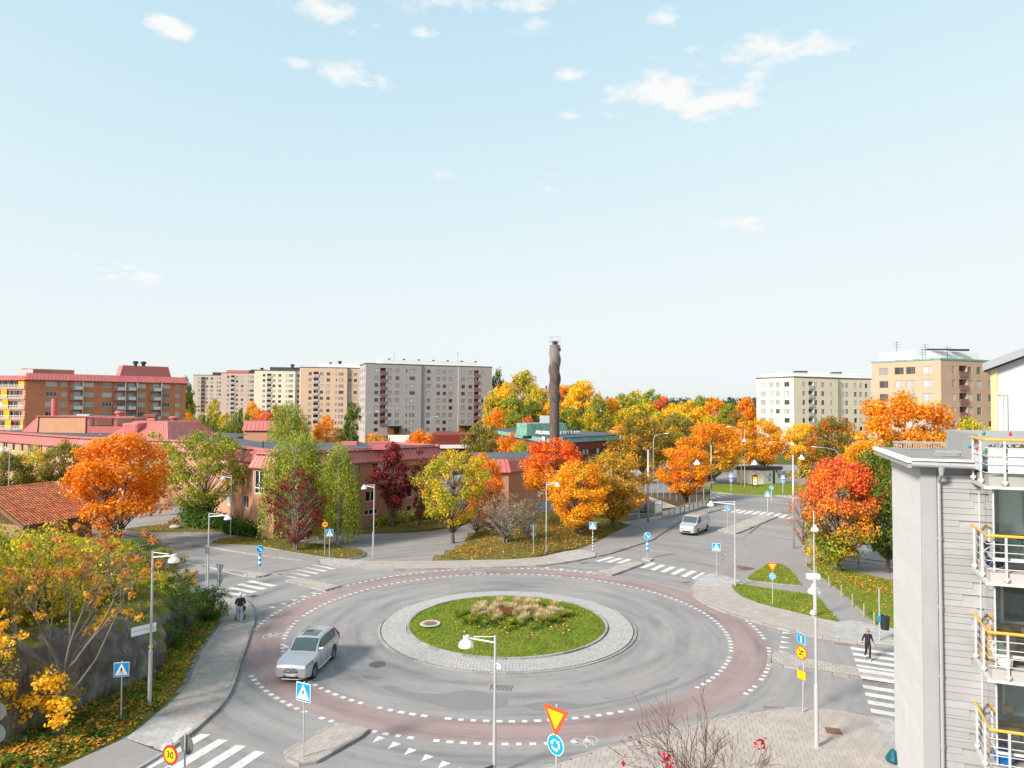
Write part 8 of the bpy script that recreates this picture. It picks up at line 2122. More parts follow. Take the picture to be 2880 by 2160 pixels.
 for s in (1,-1): sl.path([(xw[1] + ra + .04,s*(W/2 - .01),.30),(xw[0] - ra - .04,s*(W/2 - .01),.30)],.035,6)
 sl.build('sill_trim',M['rim'] if not cargo else M['plastic'],root)
 return root
hd = Vector((-.28,-2.72)).normalized(); side = Vector((-hd.y,hd.x))            # towards the driver's left
fwl = Vector((-10.12,36.28)); ctr = fwl - hd*(4.64/2 - .88) - side*(1.89/2 - .1)
vehicle('silver_suv','silver estate-like SUV driving round the roundabout',(ctr.x,ctr.y,.004),math.atan2(hd.y,hd.x),4.64,1.89,1.70,2.77,M['silver'],plate='YRX 018')
hv = Vector((-1.71,-2.57)).normalized(); sv = Vector((-hv.y,hv.x)); cv = Vector((20.5,77.23)) - hv*(5.1/2 - .95) - sv*(1.95/2 - .1)
vehicle('delivery_van','silver delivery van driving towards the roundabout',(cv.x,cv.y,.004),math.atan2(hv.y,hv.x),5.1,1.95,2.02,3.2,M['van_silver'],wr=.35,hood=1.18,nose=.98,ws0=1.72,ws1=1.05,rear_top=-2.42,rear_bot=-2.52,belt=1.16,roofw=.86,cargo=True,plate='ELB 42K',xf=5.1/2 - .95)
for x,y,hdg,mat,lab in ((30.2,133.5,175,'car_dark','dark grey car parked under the large orange tree'),(36.5,133.2,172,'car_dark','black car parked left of the kiosk'),(62.5,146,12,'car_dark','black van-like car parked by the golden hedge'),(71.5,143.5,190,'car_blue','blue grey car in the far car park'),(80,139.5,190,'car_white','white car at the right of the far car park'),(66.0,119,215,'van_silver','silver car waiting behind the red maple'),(-9.0,114.5,-115,'car_dark','dark car on the small car park deck'),(-5.4,112.8,-120,'car_white','white car on the small car park deck'),(35.5,150.5,195,'car_blue','dark blue car behind the ramp wall')):
 vehicle('parked_car',lab,(x,y,3.0 if y < 118 and x < 0 else .02 if y > 140 else .02),R(hdg),4.4,1.80,1.50 if 'van' not in lab else 1.8,2.65,M[mat],wr=.33,hood=.94,nose=.78,belt=.97,detail=False)

# ------------------------------------------------------------------ people
def figure(name,label,loc,rz,joints,edges,radii,region,mats,scale=1.0):
 """one continuous skinned body; each face takes the material of the limb it grew from"""
 names = list(joints); me = bpy.data.meshes.new(name); me.from_pydata([joints[k] for k in names],[(names.index(a),names.index(b)) for a,b in edges],[])
 o = bpy.data.objects.new(name,me); COL.objects.link(o); o.modifiers.new('skin','SKIN'); me.skin_vertices.new() if not me.skin_vertices else None
 for k,nm in enumerate(names): r = radii[nm]; me.skin_vertices[0].data[k].radius = r if isinstance(r,tuple) else (r,r)
 me.skin_vertices[0].data[names.index('pelvis')].use_root = True
 s = o.modifiers.new('sub','SUBSURF'); s.levels = 2; s.render_levels = 2
 dg = bpy.context.evaluated_depsgraph_get(); m2 = bpy.data.meshes.new_from_object(o.evaluated_get(dg)); bpy.data.objects.remove(o)
 m2.name = name; m2.materials.clear()
 for m in mats: m2.materials.append(m)
 segs = [(Vector(joints[a]),Vector(joints[b]),region.get((a,b),0)) for a,b in edges]
 for p in m2.polygons:
  c = p.center; best = (1e9,0)
  for a,b,r in segs:
   ab = b - a; t = max(0,min(1,(c - a).dot(ab) / max(1e-9,ab.length_squared))); d = (c - a - ab*t).length
   if d < best[0]: best = (d,r)
  p.material_index = best[1]; p.use_smooth = True
 root = empty(name,loc,label,'person',rz=rz); root.scale = (scale,)*3; link('body',m2,None,root); return root
M['skin'] = plain('skin',(.46,.27,.20),.6); M['navy_cloth'] = surf('navy_jersey',(.012,.017,.03),.2,8,.9,60,.002); M['denim'] = surf('light_denim',(.25,.33,.43),.15,8,.9,60,.002); M['black_cloth'] = plain('black_sportswear',(.010,.010,.012),.6); M['shoe_white'] = plain('white_shoe',(.62,.60,.58),.6); M['shoe_pink'] = plain('pink_shoe',(.66,.42,.38),.6); M['blond'] = surf('blond_hair',(.30,.20,.095),.2,20,.6,90,.002); M['cap_white'] = plain('white_cap',(.66,.65,.62),.7)
E_ = [('pelvis','waist'),('waist','chest'),('chest','neck'),('neck','head0'),('head0','head1'),('chest','sh_l'),('sh_l','el_l'),('el_l','wr_l'),('wr_l','ha_l'),('chest','sh_r'),('sh_r','el_r'),('el_r','wr_r'),('wr_r','ha_r'),('pelvis','hp_l'),('hp_l','kn_l'),('kn_l','an_l'),('an_l','to_l'),('pelvis','hp_r'),('hp_r','kn_r'),('kn_r','an_r'),('an_r','to_r')]
def region(top,leg,shoe,skin=0,hand=None):
 r = {}
 for a,b in E_:
  r[(a,b)] = skin if 'head' in b or a in ('neck',) or 'ha_' in b else shoe if 'to_' in b else leg if ('hp_' in b or 'kn_' in b or 'an_' in b) else top
 return r
RAD = dict(pelvis=(.155,.12),waist=(.15,.11),chest=(.185,.125),neck=(.055,.055),head0=(.075,.085),head1=(.082,.09),sh_l=.075,sh_r=.075,el_l=.052,el_r=.052,wr_l=.038,wr_r=.038,ha_l=.032,ha_r=.032,hp_l=.095,hp_r=.095,kn_l=.068,kn_r=.068,an_l=.048,an_r=.048,to_l=.040,to_r=.040)
def head_bits(root,hx,hy,hz,hair,cap=False,face=1):
 h = MB(); n = 14                                             # hair or cap as a shell over the back and top of the head
 prof_ = [(.105,-.055),(.112,.0),(.104,.05),(.075,.092),(.03,.112),(.002,.116)]
 h.lathe(prof_,n,(hx,hy - face*.012,hz)); h.build('cap' if cap else 'hair',hair,root,smooth=True)
 if cap: b = MB(); b.add([(hx - .07,hy + face*.08,hz + .0),(hx + .07,hy + face*.08,hz + .0),(hx + .05,hy + face*.17,hz - .02),(hx - .05,hy + face*.17,hz - .02)],[(0,1,2,3)]); b.build('cap_peak',hair,root)
 f = MB(); f.add([(hx - .016,hy + face*.095,hz - .075),(hx + .016,hy + face*.095,hz - .075),(hx,hy + face*.122,hz - .07),(hx,hy + face*.095,hz - .02)],[(0,1,2),(0,2,3),(1,3,2)]); f.build('nose',M['skin'],root)
 f = MB(); f.box(hx - .028,hx + .028,hy + face*.088 - .004,hy + face*.088 + .004,hz - .112,hz - .104); f.build('mouth',M['bulb_red'],root)
 for s in (-1,1): e = MB(); e.lathe([(.002,-.03),(.018,-.015),(.02,.01),(.002,.03)],8,(hx + s*.098,hy,hz - .05)); e.build('ear',M['skin'],root,smooth=True)
def hand(root,wr,d,s,mat,curl=.5):
 """palm stub with five bent fingers, thumb leaving the side of the palm"""
 wr,d = Vector(wr),Vector(d).normalized(); u = Vector((0,1,0)); u = (u - d*u.dot(d)).normalized(); w = d.cross(u)
 m = MB(); m.frame_box(wr,d,u,w,.0,.085,-.038,.038,-.013,.013)
 for k,L in enumerate((.066,.075,.070,.054)):
  b = wr + d*.085 + u*(-.029 + .0193*k); k1 = b + d*L*.5 - w*s*L*.15*curl; m.path([b,k1,k1 + d*L*.40 - w*s*L*.35*curl],[.0085,.008,.006],5)
 b = wr + d*.025 + u*.038; m.path([b,b + d*.03 + u*.025,b + d*.06 + u*.028],[.010,.009,.007],5); m.build('hand',mat,root)
# the man pushing a pram, seen from behind; local +y is where he walks
j = dict(pelvis=(0,0,.93),waist=(0,.02,1.08),chest=(0,.05,1.33),neck=(0,.07,1.50),head0=(0,.09,1.60),head1=(0,.09,1.70),sh_l=(-.20,.06,1.40),el_l=(-.29,.08,1.15),wr_l=(-.20,.30,1.03),ha_l=(-.19,.36,1.03),sh_r=(.20,.06,1.40),el_r=(.29,.08,1.15),wr_r=(.20,.30,1.03),ha_r=(.19,.36,1.03),hp_l=(-.10,0,.88),kn_l=(-.11,.10,.50),an_l=(-.10,-.02,.09),to_l=(-.11,.14,.035),hp_r=(.10,0,.88),kn_r=(.10,-.02,.50),an_r=(.09,-.26,.12),to_r=(.10,-.13,.03))
RM = dict(RAD); RM.update(pelvis=(.175,.13),waist=(.185,.135),chest=(.215,.14),sh_l=.088,sh_r=.088,el_l=.068,el_r=.068,hp_l=.108,hp_r=.108,kn_l=.085,kn_r=.085,an_l=.065,an_r=.065)
mx,my = -17.35,45.15; md = math.atan2(47.6 - 45.1,-18.2 + 17.35) - PI/2
man = figure('person','person in navy jumper, light jeans and white cap pushing a pram',(mx,my,.12),md,j,E_,RM,region(1,2,3),[M['skin'],M['navy_cloth'],M['denim'],M['shoe_white']],1.02)
head_bits(man,0,.09,1.70,M['cap_white'],True)
for s in (-1,1): hand(man,(s*.20,.33,1.03),(0,1,-.1),s,M['skin'],1.2)
pr = empty('pram',(mx - math.sin(md)*.78,my + math.cos(md)*.78,.12),'black pram pushed along the left pavement','pram',rz=md)
for sx in (-.27,.27):
 for yy,r in ((-.30,.15),(.38,.10)):
  w = MB(); w.lathe([(r*.6,-.02),(r,-.022),(r,.022),(r*.6,.02)],16); me = w.mesh('wheel'); me.transform(Matrix.Translation((sx,yy,r)) @ Matrix.Rotation(PI/2,4,'Y')); link('wheel',me,M['tyre'],pr)
 f = MB(); f.path([(sx*.9,.38,.12),(sx*.9,-.05,.55),(sx*.8,-.44,.98)],.014,6); f.path([(sx*.9,-.30,.15),(sx*.9,-.05,.55)],.014,6); f.build('frame',M['rim'],pr)
hb_ = MB(); hb_.path([(-.22,-.44,.98),(.22,-.44,.98)],.018,6); hb_.build('handle',M['plastic'],pr)
ct = MB(); ct.add([(-.22,-.28,.42),(.22,-.28,.42),(.22,.42,.42),(-.22,.42,.42),(-.24,-.36,.72),(.24,-.36,.72),(.24,.48,.68),(-.24,.48,.68)],[(3,2,1,0),(4,5,6,7),(0,1,5,4),(1,2,6,5),(2,3,7,6),(3,0,4,7)]); bevel(ct.build('carrycot',M['black_cloth'],pr),.05,3)
hd_ = MB(); hd_.lathe([(.25,0),(.24,.12),(.17,.22),(.02,.27)],14,(0,-.16,.70)); hd_.build('hood',M['black_cloth'],pr,smooth=True); bx_ = MB(); bx_.box(.22,.32,-.36,-.26,.62,.84); bx_.build('cup_holder',M['plastic'],pr)
# the woman on the crossing walks towards the camera
j = dict(pelvis=(0,0,.93),waist=(0,0,1.08),chest=(0,.01,1.30),neck=(0,.02,1.45),head0=(0,.03,1.53),head1=(0,.035,1.61),sh_l=(-.17,.01,1.38),el_l=(-.245,-.03,1.13),wr_l=(-.29,.10,.92),ha_l=(-.30,.13,.86),sh_r=(.17,.01,1.38),el_r=(.245,-.06,1.13),wr_r=(.29,-.04,.91),ha_r=(.30,-.02,.85),hp_l=(-.085,0,.88),kn_l=(-.07,.14,.50),an_l=(-.03,.20,.09),to_l=(-.03,.34,.035),hp_r=(.085,0,.88),kn_r=(.06,-.04,.50),an_r=(.05,-.28,.16),to_r=(.05,-.18,.05))
RW = dict(RAD); RW.update(pelvis=(.165,.12),waist=(.125,.095),chest=(.155,.115),sh_l=.062,sh_r=.062,el_l=.045,el_r=.045,hp_l=.098,hp_r=.098)
wd = G(2441,1856); wom = figure('person','person in black sportswear and sunglasses walking over the zebra crossing',(wd.x,wd.y,.012),R(172),j,E_,RW,region(1,1,2),[M['skin'],M['black_cloth'],M['shoe_pink']],1.0)
head_bits(wom,0,.035,1.61,M['blond']); b_ = MB(); b_.lathe([(.002,-.04),(.035,-.02),(.04,.01),(.002,.05)],10,(0,-.04,1.73)); b_.build('hair_bun',M['blond'],wom,smooth=True)
for s in (-1,1): g_ = MB(); g_.box(s*.035 - .03,s*.035 + .03,.118,.128,1.575,1.615); g_.build('sunglasses_lens',M['plastic'],wom); hand(wom,(s*.295,.12 if s < 0 else -.03,.89),(s*.08,.12,-1),s,M['skin'],.6)
z_ = MB(); z_.path([(0,.135,1.42),(0,.145,1.25),(0,.125,1.02)],.007,4); z_.build('zip',M['rim'],wom)
for s in (-1,1): c_ = MB(); c_.lathe([(.047,-.012),(.047,.012)],12,(s*.275,.06 if s < 0 else -.05,.985)); c_.build('reflective_band',M['sign_white'],wom)

# ------------------------------------------------------------------ street lamps
M['pole'] = surf('galvanised_pole',(.46,.46,.47),.06,2,.5,25,0,metal=.3); M['lamp_white'] = plain('white_enamel',(.80,.80,.79),.35)
def dome(mb,c,r): mb.lathe([(r*.36,r*1.35),(r*.40,r*1.33),(r*.40,r*.88),(r*.50,r*.80),(r*.80,r*.55),(r*.97,r*.22),(r,0),(r*.95,-.02),(r*.8,.0),(.01,.02)],22,c)
def lamp(label,base,H,arm=None,r=.27,pole_r=.07,name='street_lamp',thick=.0,dome_at=None,group='dome street lamps'):
 root = empty(name,base,label,'street lamp',group); mb = MB(); z1 = H*.36 if thick else .0
 if thick: mb.lathe([(thick + .10,0),(thick + .10,.03),(thick + .005,.04)],14); mb.path([(0,0,0),(0,0,z1)],thick,12); mb.path([(0,0,z1),(0,0,z1 + .10)],[thick,pole_r],12)
 mb.path([(0,0,z1),(0,0,H)],[pole_r,pole_r*.9],12); mb.build('pole',M['pole'],root,smooth=False); smooth_by_angle(root.children[0])
 if arm:
  a = Vector(arm); e = Vector((a.x,a.y,H - .12)); k = MB(); k.path([(0,0,H - .28),e],.03,8); k.path([(0,0,H - .05),e + Vector((0,0,.04)) - Vector((a.x,a.y,0))*.25],.015,6); k.build('arm',M['lamp_white'],root)
  d = MB(); dome(d,(a.x,a.y,e.z - r*1.1),r); smooth_by_angle(d.build('lamp_head',M['lamp_white'],root),50)
 elif dome_at: d = MB(); dome(d,dome_at,r); smooth_by_angle(d.build('lamp_head',M['lamp_white'],root),50)
 return root
def band(root,z,r,mat='sign_yellow'): b = MB(); b.lathe([(r,z),(r,z + .10)],12); b.build('reflective_band',M[mat],root)
l1 = lamp('tall white dome lamp in front of the roundabout lawn',(-.58,27.0,.0),5.25,(-1.12,.1,0),.30,.055,thick=.07)
sp = MB(); sp.lathe([(.02,.14),(.07,.1),(.11,.0),(.08,-.03),(.01,-.02)],14,(.16,-.1,4.05)); sp.path([(0,0,4.2),(.14,-.08,4.2)],.02,6); smooth_by_angle(sp.build('side_spotlight',M['lamp_white'],l1)); nb = MB(); nb.frame_box((0,-.08,.28),Vector((-.8,-.6,0)).normalized(),(0,0,1),(1,0,0),.05,.7,.0,.16,-.01,.01); nb.build('name_plate',M['sign_grey'],l1)
l2 = lamp('dome lamp with street name plate beside the rock',(*xy([G(420,1996)])[0],.08),7.15,(1.15,-.35,0),.26,.055,thick=.085); band(l2,2.75,.092)
pl = MB(); o_ = l2.location; ud = Vector((.62,.78,0)).normalized()
pv = Vector((-.62,-.30,3.35)); pl.frame_box(pv,ud,(0,0,1),ud.cross(Vector((0,0,1))),-.12,.98,0,.40,-.012,.012); pl_ = pl.build('name_plate',M['sign_white'],l2); ln = MB(); ln.frame_box(pv,ud,(0,0,1),ud.cross(Vector((0,0,1))),-.12,.98,.195,.21,.013,.016); ln.build('plate_line',M['sign_black'],pl_); t_ = put_text('64',.15,pv + ud*.80 + Vector((0,0,.10)) + ud.cross(Vector((0,0,1)))*.014,ud,(0,0,1),'sign_black',None,'digits',.001); t_.parent = pl_
lamp('dome lamp at the near kerb of the left road',(*xy([G(584,1662)])[0],0),5.85,(1.55,-.35,0),.27,.055,thick=.07)
lamp('dome lamp by the hedge lawn beside the left road',(*xy([G(648,1517)])[0],.1),6.55,(-.95,.1,0),.27,.055)
lamp('dome lamp before the red door of the brick complex',(*xy([G(1050,1572)])[0],.1),6.7,(-.95,.1,0),.27,.055)
lamp('dome lamp at the leafy bank',(*xy([G(1536,1560)])[0],.1),6.8,(1.05,.1,0),.27,.055)
lamp('dome lamp at the right kerb of the bridge road',(*xy([G(2068,1653)])[0],.1),6.65,(-1.85,.2,0),.27,.055,thick=.075)
lamp('thin dome lamp standing in the corner lawn',(*xy([G(2291,1739)])[0],.12),7.0,None,.27,.05,thick=.085,dome_at=(-.02,-.22,5.75))
l9 = lamp('nearest right dome lamp on the corner pavement',(*xy([G(2297,2109)])[0],.11),6.9,None,.27,.06,thick=.095,dome_at=(.10,.32,6.2))
sp = MB(); sp.box(-.20,.30,.22,.44,6.78,6.98); sp.path([(0,0,6.75),(.08,.3,6.75)],.05,8); sp.build('lamp_bracket',M['lamp_white'],l9); sp = MB(); sp.lathe([(.02,.14),(.08,.1),(.12,.0),(.08,-.03),(.01,-.02)],14,(-.15,-.08,5.45)); sp.path([(0,0,5.6),(-.15,-.08,5.6)],.02,6); smooth_by_angle(sp.build('side_spotlight',M['lamp_white'],l9))
def mast(label,px,py,H,thick=.10,Y=None):
 b = G(px,py) if Y is None else Vector((P(px,py,Y).x,Y,0)); r = empty('span_mast',b,label,'mast'); m = MB(); m.path([(0,0,0),(0,0,H)],[thick,thick*.75],12); m.build('pole',M['pole'],r,smooth=True); return r,b
m1,b1 = mast('tall steel mast in front of the round orange maple',2000.6,1407,8.4); m2,b2_ = mast('tall steel mast left of the red maple',2232,1545,9.4); m3,b3 = mast('tall steel mast in front of the glass screen',1823,1470,9.0,.13); sp = MB(); sp.lathe([(.18,-.15),(.2,.05),(.05,.12)],10,(0,0,9.1)); sp.build('top_camera',M['dark'],m3); sp = MB(); sp.box(-.5,.5,-.12,-.06,2.6,2.85); sp.build('name_plate',M['sign_white'],m1)
w3 = P(*q3((2210,1140))[0],92); wire = empty('span_wire',b1,'thin span wire with hanging dome lamps over the bridge road','wire'); W_ = [b3 + Vector((0,0,8.8)),P(*q3((1600,1145))[0],95),b1 + Vector((0,0,7.2)),P(*q9((990,335))[0],98),P(*q9((1500,275))[0],86),b2_ + Vector((0,0,9.2))]; mb = MB(); mb.path(W_,.012,4); mb.build('wire',M['sign_grey'],wire,world=True)
for (px,py),Y,lab in ((q3((1600,1185))[0],95,'dome lamp hanging over the glass screen'),(q9((995,408))[0],98,'dome lamp hanging in front of the kiosk roof'),(q9((1810,315))[0],100,'dome lamp hanging right of the steel mast')):
 v = P(px,py,Y); r = empty('hanging_lamp',v,lab,'lamp','hanging dome lamps'); d = MB(); dome(d,(0,0,0),.45); smooth_by_angle(d.build('lamp_head',M['lamp_white'],r),50); c_ = MB(); c_.tube((0,0,.55),(0,0,.9 if Y != 100 else 1.4),.03); c_.build('hanger',M['sign_grey'],r)
def gooseneck(label,px,py,H,dx,Y=None):
 b = G(px,py) if Y is None else Vector((P(px,1200,Y).x,Y,0)); r = empty('road_lamp',b,label,'street lamp','curved road lamps'); m = MB(); m.path([(0,0,0),(0,0,H - 1),(dx*.12,0,H - .35),(dx*.5,0,H - .05),(dx,0,H + .1)],[.09,.06,.05,.045,.04],8); m.build('pole',M['pole'],r,smooth=True); h = MB(); h.frame_box((dx,0,H + .08),Vector((dx,0,.12)).normalized(),(0,1,0),(0,0,1),0,.75,-.16,.16,-.03,.09); bevel(h.build('lamp_head',M['lamp_white'],r),.03)
gooseneck('curved road lamp behind the steel mast',*q3((1222,1392))[0],9.4,1.9); gooseneck('curved road lamp in front of the kiosk',*q3((1983,1387))[0],10.6,-1.9); gooseneck('curved road lamp near the far car park',*q4((341,1175))[0],10.2,3.2); gooseneck('curved road lamp above the red maple',*q4((605,1100))[0],8,-3.4,108); gooseneck('curved road lamp beside the shopping centre',*q3((938,1200))[0],8.6,-1.6,158); gooseneck('curved road lamp left of the grey tower',s2(945),1200,12.5,2.8,185); gooseneck('curved road lamp in front of the grey tower',s2(1505),1200,11.2,1.5,190)
lamp('white pole top dome lamp beside the kiosk',(*xy([G(*q9((828,805))[0])])[0],.1),10.3,None,.38,.06,dome_at=(-.1,-.1,8.0)); lamp('small dome lamp behind the orange maple at right',(P(*q4((912,1090))[0],80).x,80,0),7.4,None,.27,.05,dome_at=(-.15,0,7.1)); lamp('small lamp post by the wing of the brick complex',(P(*q1((75,1240))[0],82).x,82,0),9.0,(-.9,0,0),.3,.05)

# ------------------------------------------------------------------ traffic signs
def sign_frame(face): f = Vector((math.cos(R(face)),math.sin(R(face)),0)); return Vector((-f.y,f.x,0)),f                        # plate axis (to its reader's right is -u)
def plate(root,z,pts,face,mat,name,off=.06,t=.02,parent=None):
 """flat sign plate from 2-D outline (x to the reader's right)"""
 u,f = sign_frame(face); p = [Vector((0,0,z)) + f*off + u*x + Vector((0,0,y)) for x,y in pts]; n = len(p); q = [v - f*t for v in p]; m = MB(); m.add(p + q,[tuple(range(n)),tuple(range(2*n - 1,n - 1,-1))] + [(i,n + i,n + (i+1) % n,(i+1) % n) for i in range(n)]); return m.build(name,[M[mat]],parent or root)
circ = lambda r,cx=0,cy=0,n=28: [(cx + r*math.cos(2*PI*k/n),cy + r*math.sin(2*PI*k/n)) for k in range(n)]
rect = lambda w,h,cx=0,cy=0: [(cx - w/2,cy - h/2),(cx + w/2,cy - h/2),(cx + w/2,cy + h/2),(cx - w/2,cy + h/2)]
def walker(root,z,face,s,par):
 for pts in (circ(.055*s,.0,.20*s,12),[(-.05*s,.14*s),(-.07*s,-.03*s),(.03*s,-.03*s),(.05*s,.14*s)],[(-.06*s,-.03*s),(-.17*s,-.23*s),(-.12*s,-.25*s),(.0,-.03*s)],[(.0,-.03*s),(.10*s,-.25*s),(.15*s,-.23*s),(.04*s,-.03*s)],[(-.05*s,.13*s),(-.15*s,.02*s),(-.12*s,.0),(-.03*s,.08*s)],[(.03*s,.13*s),(.13*s,.02*s),(.10*s,.0),(.03*s,.07*s)]): plate(root,z,pts,face,'sign_black','pictogram',.072,.004,par)
 for k in range(4): plate(root,z,rect(.075*s,.035*s,(-.21 + .14*k)*s,-.285*s),face,'sign_black','pictogram',.072,.004,par)
def put_sign(kind,root,z,face,s=.6):
 if kind == 'ped':
  pl = plate(root,z,rect(s*1.06,s*1.06),face,'sign_white','plate'); bl = plate(root,z,rect(s,s),face,'sign_blue','blue_field',.064,.006,pl); plate(root,z,[(-.45*s,-.40*s),(.45*s,-.40*s),(0,.45*s)],face,'sign_white','triangle',.068,.004,pl); walker(root,z - .05*s,face,s*.85,pl)
 elif kind == 'arrow':
  pl = plate(root,z,circ(s/2),face,'sign_white','plate'); plate(root,z,circ(s*.47),face,'sign_blue','blue_field',.064,.006,pl); a = .13*s
  plate(root,z,[(-.24*s,.30*s),(-.30*s,.24*s),(.10*s,-.16*s),(.16*s,-.10*s)],face,'sign_white','arrow',.068,.004,pl); plate(root,z,[(.26*s,-.26*s),(.24*s,.02*s),(-.02*s,-.24*s)],face,'sign_white','arrow',.068,.004,pl)
 elif kind == 'roundabout':
  pl = plate(root,z,circ(s/2),face,'sign_white','plate'); plate(root,z,circ(s*.47),face,'sign_blue','blue_field',.064,.006,pl)
  for k in range(3):
   a0 = R(90 + 120*k); arc = [(a0 + R(70)*i/6) for i in range(7)]; plate(root,z,[(.27*s*math.cos(a),.27*s*math.sin(a)) for a in arc] + [(.19*s*math.cos(a),.19*s*math.sin(a)) for a in arc[::-1]],face,'sign_white','arrow',.068,.004,pl); e = arc[-1]; plate(root,z,[(.33*s*math.cos(e),.33*s*math.sin(e)),(.13*s*math.cos(e),.13*s*math.sin(e)),(.24*s*math.cos(e + .55),.24*s*math.sin(e + .55))],face,'sign_white','arrow',.068,.004,pl)
 elif kind == 'yield':
  tri = lambda k: [(-.58*s*k,.36*s*k),(-.54*s*k,.42*s*k),(.54*s*k,.42*s*k),(.58*s*k,.36*s*k),(.04*s*k,-.60*s*k),(-.04*s*k,-.60*s*k)]; pl = plate(root,z,tri(1),face,'sign_orange','plate'); plate(root,z,[(-.38*s,.28*s),(.38*s,.28*s),(0,-.38*s)][::-1],face,'sign_yellow','yellow_field',.066,.006,pl)
 elif kind in ('30','40'):
  pl = plate(root,z,circ(s/2),face,'sign_red','plate'); plate(root,z,circ(s*.37),face,'sign_yellow','yellow_field',.066,.006,pl); u,f = sign_frame(face); t = put_text(kind,s*.50,Vector((0,0,z)) + f*.072,u,(0,0,1),'sign_black',None,'digits',.001,.004); t.parent = pl
 elif kind == 'nomotor':
  pl = plate(root,z,circ(s/2),face,'sign_orange','plate'); plate(root,z,circ(s*.41),face,'sign_yellow','yellow_field',.066,.006,pl); c = .30*s; plate(root,z,[(-c - .02,c - .02),(-c + .02,c + .02),(c + .02,-c + .02),(c - .02,-c - .02)][::-1],face,'sign_orange','slash',.070,.004,pl)
  for cx,cy in ((.10,.12),(-.10,-.14)): plate(root,z,[(s*(cx - .13),s*(cy - .05)),(s*(cx + .13),s*(cy - .05)),(s*(cx + .13),s*(cy + .02)),(s*(cx + .06),s*(cy + .08)),(s*(cx - .06),s*(cy + .08)),(s*(cx - .13),s*(cy + .02))],face,'sign_black','pictogram',.072,.004,pl)
 elif kind == 'deadend':
  pl = plate(root,z,rect(s*1.04,s*1.04),face,'sign_white','plate'); plate(root,z,rect(s,s),face,'sign_blue','blue_field',.064,.006,pl); plate(root,z,rect(.11*s,.62*s,0,-.10*s),face,'sign_white','stem',.068,.004,pl); plate(root,z,rect(.40*s,.14*s,0,.28*s),face,'sign_orange','bar',.070,.004,pl)
 elif kind == 'extra':
  pl = plate(root,z,rect(s*1.2,s*1.0),face,'sign_orange','plate'); plate(root,z,rect(s*1.14,s*.44,0,.24*s),face,'sign_yellow','yellow_field',.064,.006,pl); plate(root,z,rect(s*1.14,s*.44,0,-.24*s),face,'sign_yellow','yellow_field',.064,.006,pl); u,f = sign_frame(face); t = put_text('24-06',s*.28,Vector((0,0,z + .24*s)) + f*.068,u,(0,0,1),'sign_black',None,'digits',.001); t.parent = pl
 elif kind == 'disc_back': plate(root,z,circ(s/2),face,'sign_grey','plate')
 elif kind == 'tri_back': plate(root,z,[(-.55*s,.4*s),(.55*s,.4*s),(0,-.55*s)][::-1],face,'sign_grey','plate')
 elif kind == 'parking':
  pl = plate(root,z,rect(s*.75,s*1.9),face,'sign_blue','plate'); u,f = sign_frame(face); t = put_text('P',s*.55,Vector((0,0,z + .5*s)) + f*.064,u,(0,0,1),'sign_white',None,'letter',.001); t.parent = pl
 elif kind == 'bluesq': plate(root,z,rect(s,s*1.3),face,'sign_blue','plate')
def post(label,base,H,items,r=.03,striped=False,bollard=None,name='traffic_sign',lean=0):
 root = empty(name,base,label,'sign'); m = MB(); m.path([(0,0,0),(lean,0,H)],r,8); m.build('pole',M['pole'],root)
 if striped:
  for k in range(6): b = MB(); b.lathe([(r + .012,.25 + .3*k),(r + .012,.40 + .3*k)],10); b.build('blue_band',M['sign_blue'],root); b = MB(); b.lathe([(r + .011,.40 + .3*k),(r + .011,.55 + .3*k)],10); b.build('white_band',M['sign_white'],root)
 if bollard:
  for k in range(5): b = MB(); b.lathe([(.12,bollard[0] + .2*k),(.12,bollard[0] + .2*k + .2)],14); b.build('stripe',M['sign_blue' if k % 2 == 0 else 'sign_white'],root)
 for (kd,z,fc,s) in items: put_sign(kd,root,z,fc,s)
 return root
g0 = lambda px,py,z=.1: (G(px,py).x,G(px,py).y,z)
post('pedestrian crossing sign in front of the rock',g0(339,2046),2.75,[('ped',2.4,-78,.58)],name='crossing_sign')
post('pedestrian crossing sign on the nearest splitter island',g0(853,2138,.12),2.95,[('ped',2.55,-116,.68)],name='crossing_sign')
post('yellow 30 speed sign above a blue arrow at the bottom edge',(-10.4,21.8,0),3.65,[('30',3.26,-112,.60),('arrow',2.62,-112,.60)]); post('dark sign back behind the 30 speed sign',(-10.15,22.15,0),3.75,[('disc_back',3.36,62,.60)])
post('pair of grey sign backs at the lower left edge',(-16.45,22.6,.1),4.45,[('disc_back',4.05,95,.62),('disc_back',3.35,95,.62)])
post('give-way sign over a blue roundabout sign in the foreground',(1.50,22.7,.12),4.35,[('yield',3.90,-132,.86),('roundabout',3.08,-132,.66)],r=.035)
post('grey back of a give-way sign behind the green shrub',(-19.6,47.2,.1),3.3,[('tri_back',2.9,60,.8),('disc_back',2.2,60,.6)])
post('yellow 40 speed sign at the near kerb of the left road',(-26.4,52.6,.3),2.1,[('40',1.75,-70,.6)])
post('blue arrow bollard on the island of the left road',g0(730,1614,.12),2.2,[('arrow',1.95,-70,.62)],bollard=(.55,))
post('crossing sign beside a yellow speed sign under the birches',g0(926,1579),2.9,[('ped',2.45,-75,.62)],name='crossing_sign'); post('yellow 40 speed sign next to the birch crossing sign',g0(913,1566),3.3,[('40',2.9,-75,.6)])
post('blue parking sign beside the red door',g0(980,1500),2.8,[('parking',2.1,-75,.6)])
post('crossing sign on striped post at the leafy bank',g0(1667,1562),3.0,[('ped',2.7,-100,.62)],striped=True,name='crossing_sign')
post('blue arrow bollard on the island of the bridge road',g0(1820.7,1571,.12),2.3,[('arrow',2.0,-105,.64)],bollard=(.55,))
